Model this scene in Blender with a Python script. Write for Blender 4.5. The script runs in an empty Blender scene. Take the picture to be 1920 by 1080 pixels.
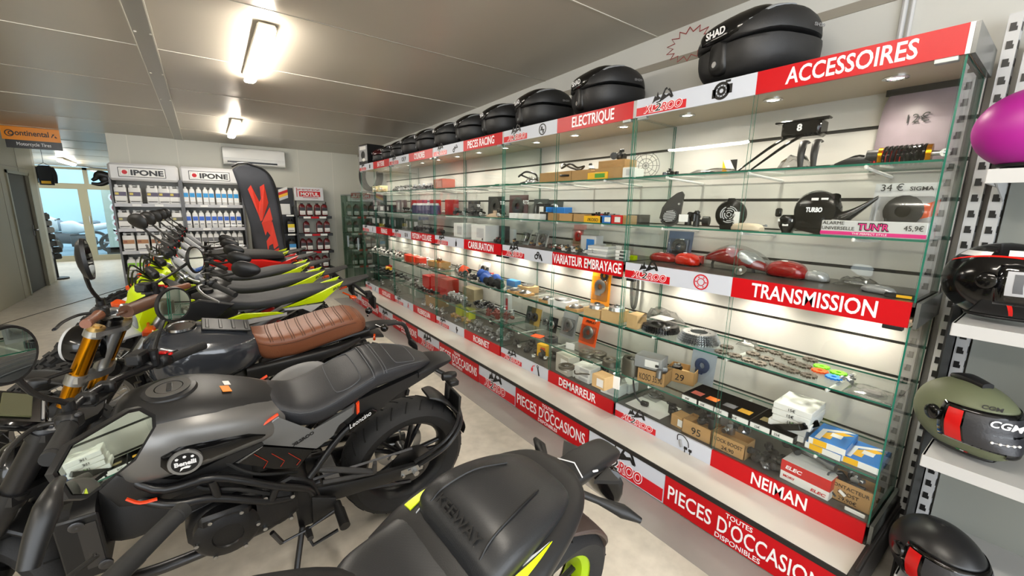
import bpy, bmesh, math, random
from mathutils import Vector as V, Matrix as MX
random.seed(7)
sc = bpy.context.scene
COL = sc.collection
PI = math.pi
R = math.radians

# ---------------------------------------------------------------- camera, world, exposure
cd = bpy.data.cameras.new('camera'); cam = bpy.data.objects.new('camera', cd); COL.objects.link(cam)
cd.sensor_width = 36; cd.lens = 771.9 / 1920 * 36; cd.clip_start = 0.02
cam.matrix_world = MX(((0.80545, 0.09911, -0.58431, 0), (-0.59239, 0.16455, -0.78867, 0), (0.01799, 0.98138, 0.19125, 1.555), (0, 0, 0, 1)))
sc.camera = cam
sc.view_settings.view_transform = 'Standard'; sc.view_settings.look = 'None'
sc.view_settings.gamma = 1; sc.view_settings.use_curve_mapping = False
sc.view_settings.exposure = 1.3
sc.cycles.max_bounces = 10; sc.cycles.transparent_max_bounces = 24; sc.cycles.diffuse_bounces = 6
sc.cycles.caustics_reflective = False; sc.cycles.caustics_refractive = False
sc.cycles.sample_clamp_indirect = 4
w = bpy.data.worlds.new('daylight'); sc.world = w; w.use_nodes = True
w.node_tree.nodes['Background'].inputs[0].default_value = (0.90, 0.95, 1.0, 1)
w.node_tree.nodes['Background'].inputs[1].default_value = 2.2

# ---------------------------------------------------------------- materials
def lin(c):
    if isinstance(c, str):
        c = [int(c[i:i + 2], 16) / 255 for i in (0, 2, 4)]
    return [x / 12.92 if x <= .04045 else ((x + .055) / 1.055) ** 2.4 for x in c[:3]] + [1]
MATS = {}
def mat(name, col='808080', rough=.5, metal=0., emit=0., coat=0., noise=0., nscale=8., bump=0., bscale=60., spec=.5, trans=0., alpha=1., ecol=None, stretch=None):
    if name in MATS: return MATS[name]
    m = bpy.data.materials.new(name); m.use_nodes = True; nt = m.node_tree; b = nt.nodes['Principled BSDF']
    I = b.inputs
    I['Base Color'].default_value = lin(col); I['Roughness'].default_value = rough; I['Metallic'].default_value = metal
    I['Specular IOR Level'].default_value = spec; I['Coat Weight'].default_value = coat; I['Coat Roughness'].default_value = .04
    I['Transmission Weight'].default_value = trans; I['Alpha'].default_value = alpha
    if emit:
        I['Emission Color'].default_value = lin(ecol or col); I['Emission Strength'].default_value = emit
    if noise or bump:
        tc = nt.nodes.new('ShaderNodeTexCoord'); src = tc.outputs['Object']
        if stretch:
            mp = nt.nodes.new('ShaderNodeMapping'); mp.inputs['Scale'].default_value = stretch
            nt.links.new(src, mp.inputs[0]); src = mp.outputs[0]
    if noise:
        n = nt.nodes.new('ShaderNodeTexNoise'); n.inputs['Scale'].default_value = nscale; n.inputs['Detail'].default_value = 6
        nt.links.new(src, n.inputs['Vector'])
        r = nt.nodes.new('ShaderNodeMapRange'); r.inputs[1].default_value = .25; r.inputs[2].default_value = .75
        r.inputs[3].default_value = 1 - noise; r.inputs[4].default_value = 1 + noise
        nt.links.new(n.outputs['Fac'], r.inputs[0])
        mx = nt.nodes.new('ShaderNodeMix'); mx.data_type = 'RGBA'; mx.blend_type = 'MULTIPLY'; mx.inputs['Factor'].default_value = 1
        mx.inputs['A'].default_value = lin(col); nt.links.new(r.outputs[0], mx.inputs['B']); nt.links.new(mx.outputs['Result'], I['Base Color'])
    if bump:
        n2 = nt.nodes.new('ShaderNodeTexNoise'); n2.inputs['Scale'].default_value = bscale; n2.inputs['Detail'].default_value = 3
        nt.links.new(src, n2.inputs['Vector'])
        bp = nt.nodes.new('ShaderNodeBump'); bp.inputs['Strength'].default_value = bump; bp.inputs['Distance'].default_value = .004
        nt.links.new(n2.outputs['Fac'], bp.inputs['Height']); nt.links.new(bp.outputs[0], I['Normal'])
    MATS[name] = m
    return m
def glassmat(name, tint, f0=.04, rough=0.0):
    # thin sheet: clear with a mirror reflection that grows towards grazing angles
    m = bpy.data.materials.new(name); m.use_nodes = True; nt = m.node_tree; nt.nodes.clear(); L = nt.links.new
    o = nt.nodes.new('ShaderNodeOutputMaterial'); mix = nt.nodes.new('ShaderNodeMixShader')
    t = nt.nodes.new('ShaderNodeBsdfTransparent'); g = nt.nodes.new('ShaderNodeBsdfGlossy'); f = nt.nodes.new('ShaderNodeLayerWeight')
    p = nt.nodes.new('ShaderNodeMath'); p.operation = 'POWER'; p.inputs[1].default_value = 5
    q = nt.nodes.new('ShaderNodeMath'); q.operation = 'MULTIPLY_ADD'; q.inputs[1].default_value = 1 - f0; q.inputs[2].default_value = f0
    t.inputs[0].default_value = list(tint) + [1]; g.inputs['Roughness'].default_value = rough; f.inputs[0].default_value = .5
    L(f.outputs['Facing'], p.inputs[0]); L(p.outputs[0], q.inputs[0]); L(q.outputs[0], mix.inputs[0]); L(t.outputs[0], mix.inputs[1]); L(g.outputs[0], mix.inputs[2])
    L(mix.outputs[0], o.inputs[0]); MATS[name] = m
    return m
GLASS = glassmat('clear glass', (.982, .993, .988), .03)
GLASS2 = glassmat('shelf glass', (.95, .982, .968), .03)
PLASTIC = glassmat('clear plastic', (.88, .88, .88), .06, .12)
GEDGE = mat('green glass edge', '1f6b58', .15)
WHITE = mat('white laminate', 'e4e3de', .3)
SLAT = mat('white slatwall', 'cbc8c2', .25, noise=.015, nscale=3)
GROOVE = mat('slat groove', '34322e', .6)
RED = mat('sign red', 'bd0a15', .35, spec=.3)
REDT = mat('logo red', 'c8101e', .3)
SIGNW = mat('sign white', 'c6cbd6', .4, spec=.3)
LETW = mat('letter white', 'f0f0f2', .35)
BLACK = mat('black plastic', '101011', .45)
BLKM = mat('matt black', '1b1b1c', .7, bump=.15, bscale=400)
BLKG = mat('gloss black', '0a0a0b', .12)
RUB = mat('rubber', '1a1a1a', .75)
DGREY = mat('dark grey', '3a3a3b', .5)
GREY = mat('mid grey', '8a8b8c', .45)
LGREY = mat('light grey', 'c4c5c6', .4)
STEEL = mat('steel', 'b9bbbd', .28, 1)
DSTEEL = mat('dark steel', '5c5c5e', .38, 1)
ALU = mat('cast aluminium', 'a4a6a8', .42, 1, noise=.08, nscale=30)
CHROME = mat('chrome', 'd8dadc', .06, 1)
MIRROR = mat('mirror glass', 'dfe6e2', .01, 1)
CARD = mat('cardboard', 'b08a58', .8, noise=.06, nscale=20)
CARD2 = mat('light cardboard', 'c9a876', .8, noise=.05, nscale=20)
PAPER = mat('white card', 'e6e6e3', .5)
GOLD = mat('gold anodised', 'd08a12', .22, 1)
REDP = mat('red plastic', 'c41414', .3)
ORANGE = mat('orange', 'e8571a', .4)
AMBER = mat('amber lens', 'd0480c', .15, coat=.5)
BLUE = mat('blue', '1f6fc0', .4)
YEL = mat('yellow', 'f0b81c', .4)
NEON = mat('neon yellow', 'c8e000', .35)
BROWN = mat('brown leather', '7c4a30', .42, bump=.25, bscale=220)
LAMPE = mat('lamp diffuser', 'fff6e6', .4, emit=30, ecol='fff7ea')
SPOTE = mat('spot lens', 'fff2d8', .4, emit=20, ecol='fff0d8')

# ---------------------------------------------------------------- mesh builder
def frame(n, up=V((0, 0, 1))):
    n = V(n).normalized()
    if abs(n.dot(up)) > .99: up = V((1, 0, 0))
    x = up.cross(n).normalized(); y = n.cross(x)
    return x, y, n
def spline(pts, n=8, closed=False):
    P = [V(p) for p in pts]; out = []; N = len(P)
    rng = range(N if closed else N - 1)
    for i in rng:
        if closed: a, b, c, d = P[i - 1], P[i], P[(i + 1) % N], P[(i + 2) % N]
        else:
            b, c = P[i], P[i + 1]; a = P[i - 1] if i else b * 2 - c; d = P[i + 2] if i + 2 < N else c * 2 - b
        for k in range(n):
            t = k / n
            out.append(.5 * ((2 * b) + (c - a) * t + (2 * a - 5 * b + 4 * c - d) * t * t + (3 * b - 3 * c + d - a) * t ** 3))
    if not closed: out.append(P[-1].copy())
    return out
def section(st, x):
    S = [list(k) + [2.5, 2.5, 0, .5][len(k) - 4:] for k in st]
    for i in range(len(S) - 1):
        if x <= S[i + 1][0] or i == len(S) - 2:
            a, b, c, d = S[max(i - 1, 0)], S[i], S[i + 1], S[min(i + 2, len(S) - 1)]; t = max(0, min(1, (x - b[0]) / (c[0] - b[0])))
            return [.5 * (2 * q + (r - p) * t + (2 * p - 5 * q + 4 * r - u) * t * t + (3 * q - 3 * r + u - p) * t ** 3) for p, q, r, u in zip(a, b, c, d)]
def on_body(st, x, ang, off=0):
    # point on a lofted hull at station x and ring angle (degrees, 90 = top, 180 = left)
    _, zt, zb, hw, et, eb, yo, wh = section(st, x); zm = zb + (zt - zb) * wh
    c, s = math.cos(R(ang)), math.sin(R(ang)); e = et if s >= 0 else eb
    y = math.copysign(abs(c) ** (2 / e), c) * hw; q = (zt - zm) if s >= 0 else (zm - zb); z = math.copysign(abs(s) ** (2 / e), s) * q
    n = V((0, y / max(hw, .01) ** 2, z / max(q, .01) ** 2)); n = n.normalized() if n.length > 0 else V((0, 0, 1))
    return V((x, yo + y, zm + z)) + n * off
def skin(st, f, nu=16, nv=4, off=.002):
    b = MB(); vs = [on_body(st, *f(i / nu, j / nv), off) for i in range(nu + 1) for j in range(nv + 1)] ; k = len(vs)
    vs += [on_body(st, *f(i / nu, j / nv), -.002) for i in range(nu + 1) for j in range(nv + 1)]; m = nv + 1
    fs = [[i * m + j, (i + 1) * m + j, (i + 1) * m + j + 1, i * m + j + 1] for i in range(nu) for j in range(nv)]
    fs += [[k + q for q in g[::-1]] for g in fs]
    E = [(i * m, (i + 1) * m) for i in range(nu)] + [(i * m + nv, (i + 1) * m + nv) for i in range(nu)] + [(j, j + 1) for j in range(nv)] + [(nu * m + j, nu * m + j + 1) for j in range(nv)]
    fs += [[p, q, k + q, k + p] for p, q in E]
    return b.add(vs, fs)
class MB:
    def __init__(s): s.v = []; s.f = []; s.m = []; s.mi = 0; s.T = None
    def add(s, vs, fs):
        o = len(s.v)
        s.v += [(s.T @ V(p)) if s.T else V(p) for p in vs]
        s.f += [[i + o for i in f] for f in fs]; s.m += [s.mi] * len(fs)
        return s
    def mat(s, i): s.mi = i; return s
    def box(s, c, d, rz=0, bev=0, rx=0, ry=0):
        x, y, z = [k / 2 for k in d]
        if bev:
            b = min(bev, x * .99, y * .99, z * .99); vs = []; ring = []
            for sz, ins in ((-z, b), (-z + b, 0), (z - b, 0), (z, b)):
                X, Y = x - ins, y - ins
                for p in ((X - b * (ins == 0), -Y), (X, -Y + b * (ins == 0)), (X, Y - b * (ins == 0)), (X - b * (ins == 0), Y), (-X + b * (ins == 0), Y), (-X, Y - b * (ins == 0)), (-X, -Y + b * (ins == 0)), (-X + b * (ins == 0), -Y)):
                    vs.append((p[0], p[1], sz))
            fs = [[7, 6, 5, 4, 3, 2, 1, 0], [24 + i for i in range(8)]]
            for k in range(3):
                for i in range(8): fs.append([k * 8 + i, k * 8 + (i + 1) % 8, k * 8 + 8 + (i + 1) % 8, k * 8 + 8 + i])
        else:
            vs = [(-x, -y, -z), (x, -y, -z), (x, y, -z), (-x, y, -z), (-x, -y, z), (x, -y, z), (x, y, z), (-x, y, z)]
            fs = [[3, 2, 1, 0], [4, 5, 6, 7], [0, 1, 5, 4], [1, 2, 6, 5], [2, 3, 7, 6], [3, 0, 4, 7]]
        M = MX.Translation(V(c)) @ MX.Rotation(rz, 4, 'Z') @ MX.Rotation(ry, 4, 'Y') @ MX.Rotation(rx, 4, 'X')
        return s.add([M @ V(p) for p in vs], fs)
    def bb(s, x0, x1, y0, y1, z0, z1, bev=0): return s.box(((x0 + x1) / 2, (y0 + y1) / 2, (z0 + z1) / 2), (abs(x1 - x0), abs(y1 - y0), abs(z1 - z0)), bev=bev)
    def quad(s, *p): return s.add(p, [list(range(len(p)))])
    def tube(s, pts, r, n=8, smooth=0, caps=True, flat=None):
        P = spline(pts, smooth) if smooth else [V(p) for p in pts]
        N = len(P); rr = r if isinstance(r, (list, tuple)) else None
        vs = []; fs = []; up = V((0, 0, 1)); px = None
        for i, p in enumerate(P):
            t = (P[min(i + 1, N - 1)] - P[max(i - 1, 0)])
            if t.length < 1e-9: t = V((0, 0, 1))
            t.normalize()
            if px is None: x, y, _ = frame(t, up)
            else:
                x = px - t * px.dot(t)
                if x.length < 1e-6: x, y, _ = frame(t, up)
                x.normalize(); y = t.cross(x)
            px = x
            if rr: q = i / (N - 1) * (len(rr) - 1); k = min(int(q), len(rr) - 2); rad = rr[k] + (rr[k + 1] - rr[k]) * (q - k)
            else: rad = r
            for j in range(n):
                a = 2 * PI * j / n
                vs.append(p + x * (math.cos(a) * rad) + y * (math.sin(a) * rad * (flat or 1)))
        for i in range(N - 1):
            for j in range(n): fs.append([i * n + j, i * n + (j + 1) % n, (i + 1) * n + (j + 1) % n, (i + 1) * n + j])
        if caps: fs.append(list(range(n))[::-1]); fs.append([(N - 1) * n + j for j in range(n)])
        return s.add(vs, fs)
    def cyl(s, a, b, r, n=16, r2=None, caps=True):
        a, b = V(a), V(b); x, y, _ = frame(b - a); r2 = r if r2 is None else r2; vs = []
        for p, q in ((a, r), (b, r2)):
            for j in range(n): vs.append(p + x * (math.cos(2 * PI * j / n) * q) + y * (math.sin(2 * PI * j / n) * q))
        fs = [[j, (j + 1) % n, n + (j + 1) % n, n + j] for j in range(n)]
        if caps: fs += [list(range(n))[::-1], [n + j for j in range(n)]]
        return s.add(vs, fs)
    def lathe(s, c, axis, prof, n=24, closed=False):
        # prof: (radius, height along axis)
        c = V(c); x, y, z = frame(axis); vs = []; k = len(prof)
        for j in range(n):
            a = 2 * PI * j / n; d = x * math.cos(a) + y * math.sin(a)
            for r, h in prof: vs.append(c + d * r + z * h)
        fs = []
        for j in range(n):
            for i in range(k if closed else k - 1): fs.append([j * k + i, j * k + (i + 1) % k, ((j + 1) % n) * k + (i + 1) % k, ((j + 1) % n) * k + i])
        return s.add(vs, fs)
    def prism(s, poly, o, x, y, h):
        # polygon in the plane (o, x, y), thickness h along x cross y
        o, x, y = V(o), V(x), V(y); z = x.cross(y).normalized() * h; n = len(poly)
        a = [o + x * p[0] + y * p[1] for p in poly]; vs = a + [p + z for p in a]
        return s.add(vs, [list(range(n))[::-1], [n + i for i in range(n)]] + [[i, (i + 1) % n, n + (i + 1) % n, n + i] for i in range(n)])
    def ell(s, c, r, n=16, m=10, squash=None):
        vs = []; fs = []
        rx, ry, rz = (r, r, r) if not isinstance(r, (tuple, list)) else r
        for i in range(m + 1):
            t = PI * i / m
            for j in range(n):
                a = 2 * PI * j / n; vs.append((c[0] + rx * math.sin(t) * math.cos(a), c[1] + ry * math.sin(t) * math.sin(a), c[2] + rz * math.cos(t)))
        for i in range(m):
            for j in range(n): fs.append([i * n + j, (i + 1) * n + j, (i + 1) * n + (j + 1) % n, i * n + (j + 1) % n])
        return s.add(vs, fs)
    def body(s, st, n=20, smooth=4, caps=True, axis='x'):
        # lofted hull: stations (x, ztop, zbot, halfwidth, exponent top, exponent bottom, yoffset, widest height 0..1)
        S = [list(k) + [2.5, 2.5, 0, .5][len(k) - 4:] for k in st]
        Q = []
        if smooth:
            for i in range(len(S) - 1):
                a, b, c, d = S[max(i - 1, 0)], S[i], S[i + 1], S[min(i + 2, len(S) - 1)]
                for k in range(smooth):
                    t = k / smooth
                    Q.append([.5 * (2 * q + (r - p) * t + (2 * p - 5 * q + 4 * r - u) * t * t + (3 * q - 3 * r + u - p) * t ** 3) for p, q, r, u in zip(a, b, c, d)])
            Q.append(S[-1])
        else: Q = S
        vs = []
        for x, zt, zb, hw, et, eb, yo, wh in Q:
            zm = zb + (zt - zb) * wh; hw = max(hw, .0005)
            for j in range(n):
                a = 2 * PI * j / n; c, si = math.cos(a), math.sin(a); e = et if si >= 0 else eb
                cy = math.copysign(abs(c) ** (2 / e), c); cz = math.copysign(abs(si) ** (2 / e), si)
                z = zm + cz * ((zt - zm) if si >= 0 else (zm - zb)); y = yo + cy * hw
                vs.append((x, y, z) if axis == 'x' else (y, x, z) if axis == 'y' else (y, z, x))
        N = len(Q); fs = [[i * n + j, i * n + (j + 1) % n, (i + 1) * n + (j + 1) % n, (i + 1) * n + j] for i in range(N - 1) for j in range(n)]
        if caps: fs += [list(range(n)), [(N - 1) * n + j for j in range(n)][::-1]]
        return s.add(vs, fs)
    def text(s, t, o, x, y, size, w=None, bold=.0, h=.0008, align='LEFT', condense=1, maxw=None, shear=0):
        vs, fs, bw = glyphs(t, bold, shear)
        o, x, y = V(o), V(x).normalized(), V(y).normalized(); z = x.cross(y)
        sx = size * condense
        if w: sx = w / bw
        if maxw and bw * sx > maxw: sx = maxw / bw
        dx = {'LEFT': 0, 'CENTER': -bw * sx / 2, 'RIGHT': -bw * sx}[align]
        return s.add([o + x * (p[0] * sx + dx) + y * (p[1] * size) + z * (h if p[2] > 0 else 0) for p in vs], fs)
    def build(s, name, mats, parent=None, smooth=40, loc=None, sub=0, recalc=True, label=None):
        me = bpy.data.meshes.new(name)
        me.from_pydata([tuple(p) for p in s.v], [], s.f)
        for m in (mats if isinstance(mats, (list, tuple)) else [mats]): me.materials.append(m)
        me.polygons.foreach_set('material_index', s.m)
        if recalc:
            bm = bmesh.new(); bm.from_mesh(me); bmesh.ops.recalc_face_normals(bm, faces=bm.faces[:]); bm.to_mesh(me); bm.free()
        if smooth:
            me.polygons.foreach_set('use_smooth', [True] * len(me.polygons)); me.set_sharp_from_angle(angle=R(smooth))
        o = bpy.data.objects.new(name, me); COL.objects.link(o)
        if parent: o.parent = parent
        if loc: o.location = loc
        if sub:
            d = o.modifiers.new('subdivision', 'SUBSURF'); d.levels = sub; d.render_levels = sub
        if label: o['label'] = label
        return o
_G = {}
def glyphs(t, bold=0, shear=0):
    k = (t, bold, shear)
    if k not in _G:
        cu = bpy.data.curves.new('t', 'FONT'); cu.body = t; cu.size = 1.37; cu.offset = bold; cu.extrude = .05; cu.resolution_u = 3; cu.shear = shear
        ob = bpy.data.objects.new('t', cu); me = bpy.data.meshes.new_from_object(ob)
        vs = [tuple(v.co) for v in me.vertices]; fs = [list(p.vertices) for p in me.polygons]
        x0 = min(v[0] for v in vs); x1 = max(v[0] for v in vs)
        _G[k] = ([(v[0] - x0, v[1], v[2]) for v in vs], fs, x1 - x0)
        bpy.data.objects.remove(ob); bpy.data.curves.remove(cu); bpy.data.meshes.remove(me)
    return _G[k]
def thing(name, label, cat, loc=(0, 0, 0), rz=0, group=None):
    o = bpy.data.objects.new(name, None); COL.objects.link(o); o.empty_display_size = .1
    o.location = loc; o.rotation_euler = (0, 0, rz); return tag(o, label, cat, group)
def tag(o, label, cat, group=None, kind=None):
    o['label'] = label; o['category'] = cat
    if group: o['group'] = group
    if kind: o['kind'] = kind
    return o
def struct(o): o['kind'] = 'structure'; return o
KIDS = {}
def dup(root, loc, rot=None, label=None, group=None, scale=None):
    r = root.copy(); COL.objects.link(r); r.location = loc
    if rot is not None: r.rotation_euler = rot if isinstance(rot, (tuple, list)) else (0, 0, rot)
    if label: r['label'] = label
    if group: r['group'] = group
    if scale: r.scale = scale if isinstance(scale, (tuple, list)) else (scale,) * 3
    if root.name not in KIDS: KIDS[root.name] = [(c, [g for g in bpy.data.objects if g.parent == c]) for c in bpy.data.objects if c.parent == root]
    for ch, gr in KIDS[root.name]:
        c = ch.copy(); COL.objects.link(c); c.parent = r
        for g in gr:
            d = g.copy(); COL.objects.link(d); d.parent = c
    return r
# ================================================================ the room
def ceil_z(y): return 2.76 - .025 * y
FLOORM = mat('concrete floor', 'bfb8ac', .34, noise=.16, nscale=1.6, bump=.03, bscale=9)
nt = FLOORM.node_tree; bs = nt.nodes['Principled BSDF']
n3 = nt.nodes.new('ShaderNodeTexNoise'); n3.inputs['Scale'].default_value = 14; n3.inputs['Detail'].default_value = 8
mr = nt.nodes.new('ShaderNodeMapRange'); mr.inputs[1].default_value = .3; mr.inputs[2].default_value = .7; mr.inputs[3].default_value = .88; mr.inputs[4].default_value = 1.12
old = bs.inputs['Base Color'].links[0].from_socket
mx = nt.nodes.new('ShaderNodeMix'); mx.data_type = 'RGBA'; mx.blend_type = 'MULTIPLY'; mx.inputs['Factor'].default_value = 1
tcn = [n for n in nt.nodes if n.type == 'TEX_COORD'][0]
nt.links.new(tcn.outputs['Object'], n3.inputs['Vector']); nt.links.new(n3.outputs['Fac'], mr.inputs[0])
nt.links.new(old, mx.inputs['A']); nt.links.new(mr.outputs[0], mx.inputs['B']); nt.links.new(mx.outputs['Result'], bs.inputs['Base Color'])
CEILM = mat('ceiling panel', 'b4ac9e', .3, noise=.02, nscale=2, bump=.04, bscale=300)
WALLM = mat('wall panel', 'c6c5b9', .45, noise=.02, nscale=2)
WALLR = mat('painted wall', 'c9c9c4', .6, noise=.03, nscale=3)
SEAM = mat('panel seam', '9a9488', .5)
SEAML = mat('light seam', 'd8d4c8', .4)
FRAMEM = mat('olive aluminium frame', '8d8a74', .4)
DOORM = mat('dark brown door', '2c2822', .6)

struct(MB().bb(-5.5, 2.75, -3.2, 15.3, -.06, 0).build('floor', FLOORM, smooth=0))
b = MB().bb(1.612, 1.84, .2, 7.2, 0, .0012)  # band of floor in a greyer tone than the concrete around it
tag(b.build('floor_strip', mat('grey floor band', '8f8a86', .4, noise=.1, nscale=5), smooth=0), 'grey strip on the floor along the white and red display plinths', 'floor strip')
b = MB(); Y0, Y1 = -3.2, 15.3
b.add([(-5.5, Y0, ceil_z(Y0)), (2.75, Y0, ceil_z(Y0)), (2.75, Y1, ceil_z(Y1)), (-5.5, Y1, ceil_z(Y1)), (-5.5, Y0, ceil_z(Y0) + .1), (2.75, Y0, ceil_z(Y0) + .1), (2.75, Y1, ceil_z(Y1) + .1), (-5.5, Y1, ceil_z(Y1) + .1)],
      [[0, 1, 2, 3], [7, 6, 5, 4], [0, 1, 5, 4], [1, 2, 6, 5], [2, 3, 7, 6], [3, 0, 4, 7]])
b.mat(1)
k = 0; y = 4.22 - 1.16 * 6
while y < 15:
    z = ceil_z(y); m = 1 if k % 2 == 0 else 2
    b.mat(m).bb(-5.5, 2.75, y - .004, y + .004, z - .003, z + .004); y += 1.16; k += 1
struct(b.build('ceiling', [CEILM, SEAML, SEAM], smooth=0))
LT0 = V((0, -1, 0))
# right wall behind the display cases
b = MB().bb(2.6, 2.75, -3.2, 8.9, 0, 2.86)
b.mat(1).bb(2.595, 2.6, -3.2, 8.85, 2.50, 2.545)
struct(b.build('wall_right', [WALLR, mat('wall batten', '8d877c', .5)], smooth=0))
b = MB().tube([(2.588, .612, 2.05), (2.588, .612, 2.74)], .011).tube([(2.588, .585, 2.05), (2.588, .585, 2.74)], .008)
tag(b.build('conduit', LGREY), 'pair of thin grey vertical pipes on the white wall above the case end', 'pipe')
b = MB(); o_ = V((2.596, 1.66, 2.60)); k_ = []
for i in range(28): a_ = 2 * PI * i / 28; r_ = .16 if i % 2 else .11; k_.append(o_ + LT0 * (r_ * math.cos(a_)) + V((0, 0, r_ * .62 * math.sin(a_))))
b.tube(k_ + k_[:1], .0035, 5)
tag(b.build('starburst_outline', mat('faded red print', 'a03a3a')), 'red starburst outline stuck on the wall behind the nearest top box', 'sticker')
# back wall with vertical panel joints
b = MB().bb(-1.07, 2.75, 8.79, 8.93, 0, 2.62)
for x in (-.84, -.25, .33, 1.5, 2.1): b.mat(1).bb(x - .004, x + .004, 8.786, 8.79, 0, 2.56)
struct(b.build('wall_back', [WALLM, SEAML], smooth=0))
# side of the passage behind the oil shelves
struct(MB().bb(-1.07, -.93, 8.93, 15.3, 0, 2.6).build('wall_passage', WALLM, smooth=0))
# left wall with a dark door
b = MB().bb(-2.55, -2.43, 5.6, 10.05, 0, 2.7).bb(-2.55, -2.43, 11.02, 11.45, 0, 2.6).bb(-2.55, -2.43, 10.05, 11.02, 1.95, 2.6)
for y in (8.6, 9.75, 10.62): b.mat(1).bb(-2.43, -2.426, y - .004, y + .004, (2.0 if y > 10 else 0), ceil_z(y))
b.mat(1).bb(-2.43, -2.426, 9.75, 11.3, 2.06, 2.07)
struct(b.build('wall_left', [mat('olive wall panel', 'a8a490', .5), SEAM], smooth=0))
struct(MB().bb(-5.62, -5.5, -3.2, 5.72, 0, 2.86).build('wall_left_far', mat('olive wall panel', 'a8a490', .5), smooth=0))  # unseen wall, added to keep bright sky reflections out of the case glass
struct(MB().bb(-5.5, -2.55, 5.6, 5.72, 0, 2.7).build('wall_left_side', mat('olive wall panel', 'a8a490', .5), smooth=0))  # unseen, added with the far wall to close the open left side
struct(MB().bb(-5.5, -2.43, 11.45, 11.57, 0, 2.6).build('wall_left_return', WALLM, smooth=0))
o = MB().bb(-2.5, -2.46, 10.05, 11.02, 0, 1.95).build('door_1', DOORM, smooth=0); struct(o)
fr = MB().bb(-2.46, -2.415, 10.0, 10.05, 0, 2.0).bb(-2.46, -2.415, 11.02, 11.07, 0, 2.0).bb(-2.46, -2.415, 10.0, 11.07, 1.95, 2.0).build('door_frame', FRAMEM, o, smooth=0)
MB().cyl((-2.46, 10.93, 1.02), (-2.40, 10.93, 1.02), .012).tube([(-2.40, 10.93, 1.02), (-2.40, 10.80, 1.02)], .011).bb(-2.46, -2.452, 10.9, 10.96, .92, 1.1).build('door_handle', DSTEEL, o)
# glazed door wall at the far end of the passage
Yg = 15.2
def bar(x0, x1, z0, z1): return (x0, x1, Yg - .04, Yg + .04, z0, z1)
b = MB()
for a in ((-5.4, -.95, 2.30, 2.36), (-5.4, -.95, 1.82, 1.96), (-5.4, -.95, 0, .14), (-3.30, -3.20, 0, 2.36), (-2.385, -2.30, 1.96, 2.36), (-2.53, -2.36, .14, 1.82), (-1.62, -1.5, 0, 2.36), (-4.3, -4.2, 0, 2.36)): b.bb(*bar(*a))
dw = struct(b.build('window_1', FRAMEM, smooth=0))
MB().bb(-5.4, -.95, Yg - .004, Yg + .004, .05, 2.33).build('pane', glassmat('door glass', (.86, .93, .95), .04), dw, smooth=0)
MB().bb(-2.40, -2.38, Yg - .09, Yg - .04, .95, 1.15, bev=.005).build('door_handle', STEEL, dw)
# the yard behind it
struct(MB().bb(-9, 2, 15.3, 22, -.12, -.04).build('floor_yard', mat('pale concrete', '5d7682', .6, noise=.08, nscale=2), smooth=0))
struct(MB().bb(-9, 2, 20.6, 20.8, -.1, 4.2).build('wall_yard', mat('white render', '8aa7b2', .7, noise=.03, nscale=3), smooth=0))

b = MB().tube([(-.98, 10.9, .002), (-1.6, 9.3, .002), (-2.15, 7.9, .002), (-2.35, 7.2, .002)], .006, 4)
tag(b.build('floor_crack', mat('floor joint', '4c4a45', .8)), 'thin dark joint line running across the floor towards the passage', 'floor joint')
t = thing('poster_board', 'tall white board with red shop lettering standing outside behind the glass door', 'board', (-2.0, 16.0, -.04))
MB().bb(-.22, .5, 0, .03, .15, 1.95).build('board', mat('pale board', 'b9c4bd', .5), t, smooth=0)
b = MB().text('XL2ROO', (.22, -.004, .40), (0, 0, 1), (-1, 0, 0), .30, w=1.4, bold=.12, shear=.2); b.mat(1).text('XL2ROO', (.21, -.008, .42), (0, 0, 1), (-1, 0, 0), .28, w=1.36, bold=.01, shear=.2)
b.build('shop_lettering', [LETW, mat('faded logo red', '9a3048', .5)], t, smooth=0); MB().bb(-.3, .4, .0, .25, -.0, .3).build('foot', DGREY, t)
t = thing('hanging_jacket', 'dark motorcycle jacket hanging high beside the glass door', 'jacket', (-2.345, 11.72, 1.82)); t.scale = (.62, .62, .62)
MB().body([(0, .06, -.06, .16, 3, 3), (.2, .08, -.07, .17, 3, 3), (.48, .08, -.07, .19, 3, 3), (.58, .05, -.04, .10, 3, 3)], n=18, axis='z').build('torso', mat('dark textile', '23262b', .8), t)
for y, z in ((.16, .26), (-.16, .24)): MB().tube([(y * .9, 0, .52), (y * 1.3, -.03, .32), (y * 1.25, -.06, .06)], [.06, .05, .045], 10, smooth=4).build('sleeve', MATS['dark textile'], t)
MB().bb(-.1, .1, -.075, -.06, .04, .12).build('orange_patch', YEL, t); MB().tube([(-.12, 0, .58), (0, 0, .66), (.12, 0, .58)], .008, 6).tube([(0, 0, .66), (0, 0, 1.04)], .006, 6).build('hanger', BLACK, t)
t = thing('hanging_glove_rack', 'black clamp-like accessory sticking out from the left side of the oil rack', 'accessory', (-1.10, 8.42, 1.86))
MB().tube([(.06, 0, .03), (-.05, 0, .06), (-.10, 0, .0), (-.14, 0, -.03)], [.05, .055, .03, .02], 10, smooth=4).build('arm', BLACK, t); MB().tube([(.03, 0, -.03), (-.06, 0, -.08), (-.15, 0, -.07)], [.04, .03, .018], 10, smooth=4).ell((.0, 0, -.0), (.07, .05, .07), 14, 8).build('jaw', BLACK, t)
t = thing('goods_stand', 'slim dark stand of small goods at the end of the left wall', 'stand', (-2.47, 11.85, 0))
MB().cyl((0, 0, 0), (0, 0, 1.3), .02, 10).cyl((0, 0, 0), (0, 0, .03), .16, 20).build('post', BLACK, t)
rr_ = random.Random(5)
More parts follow.
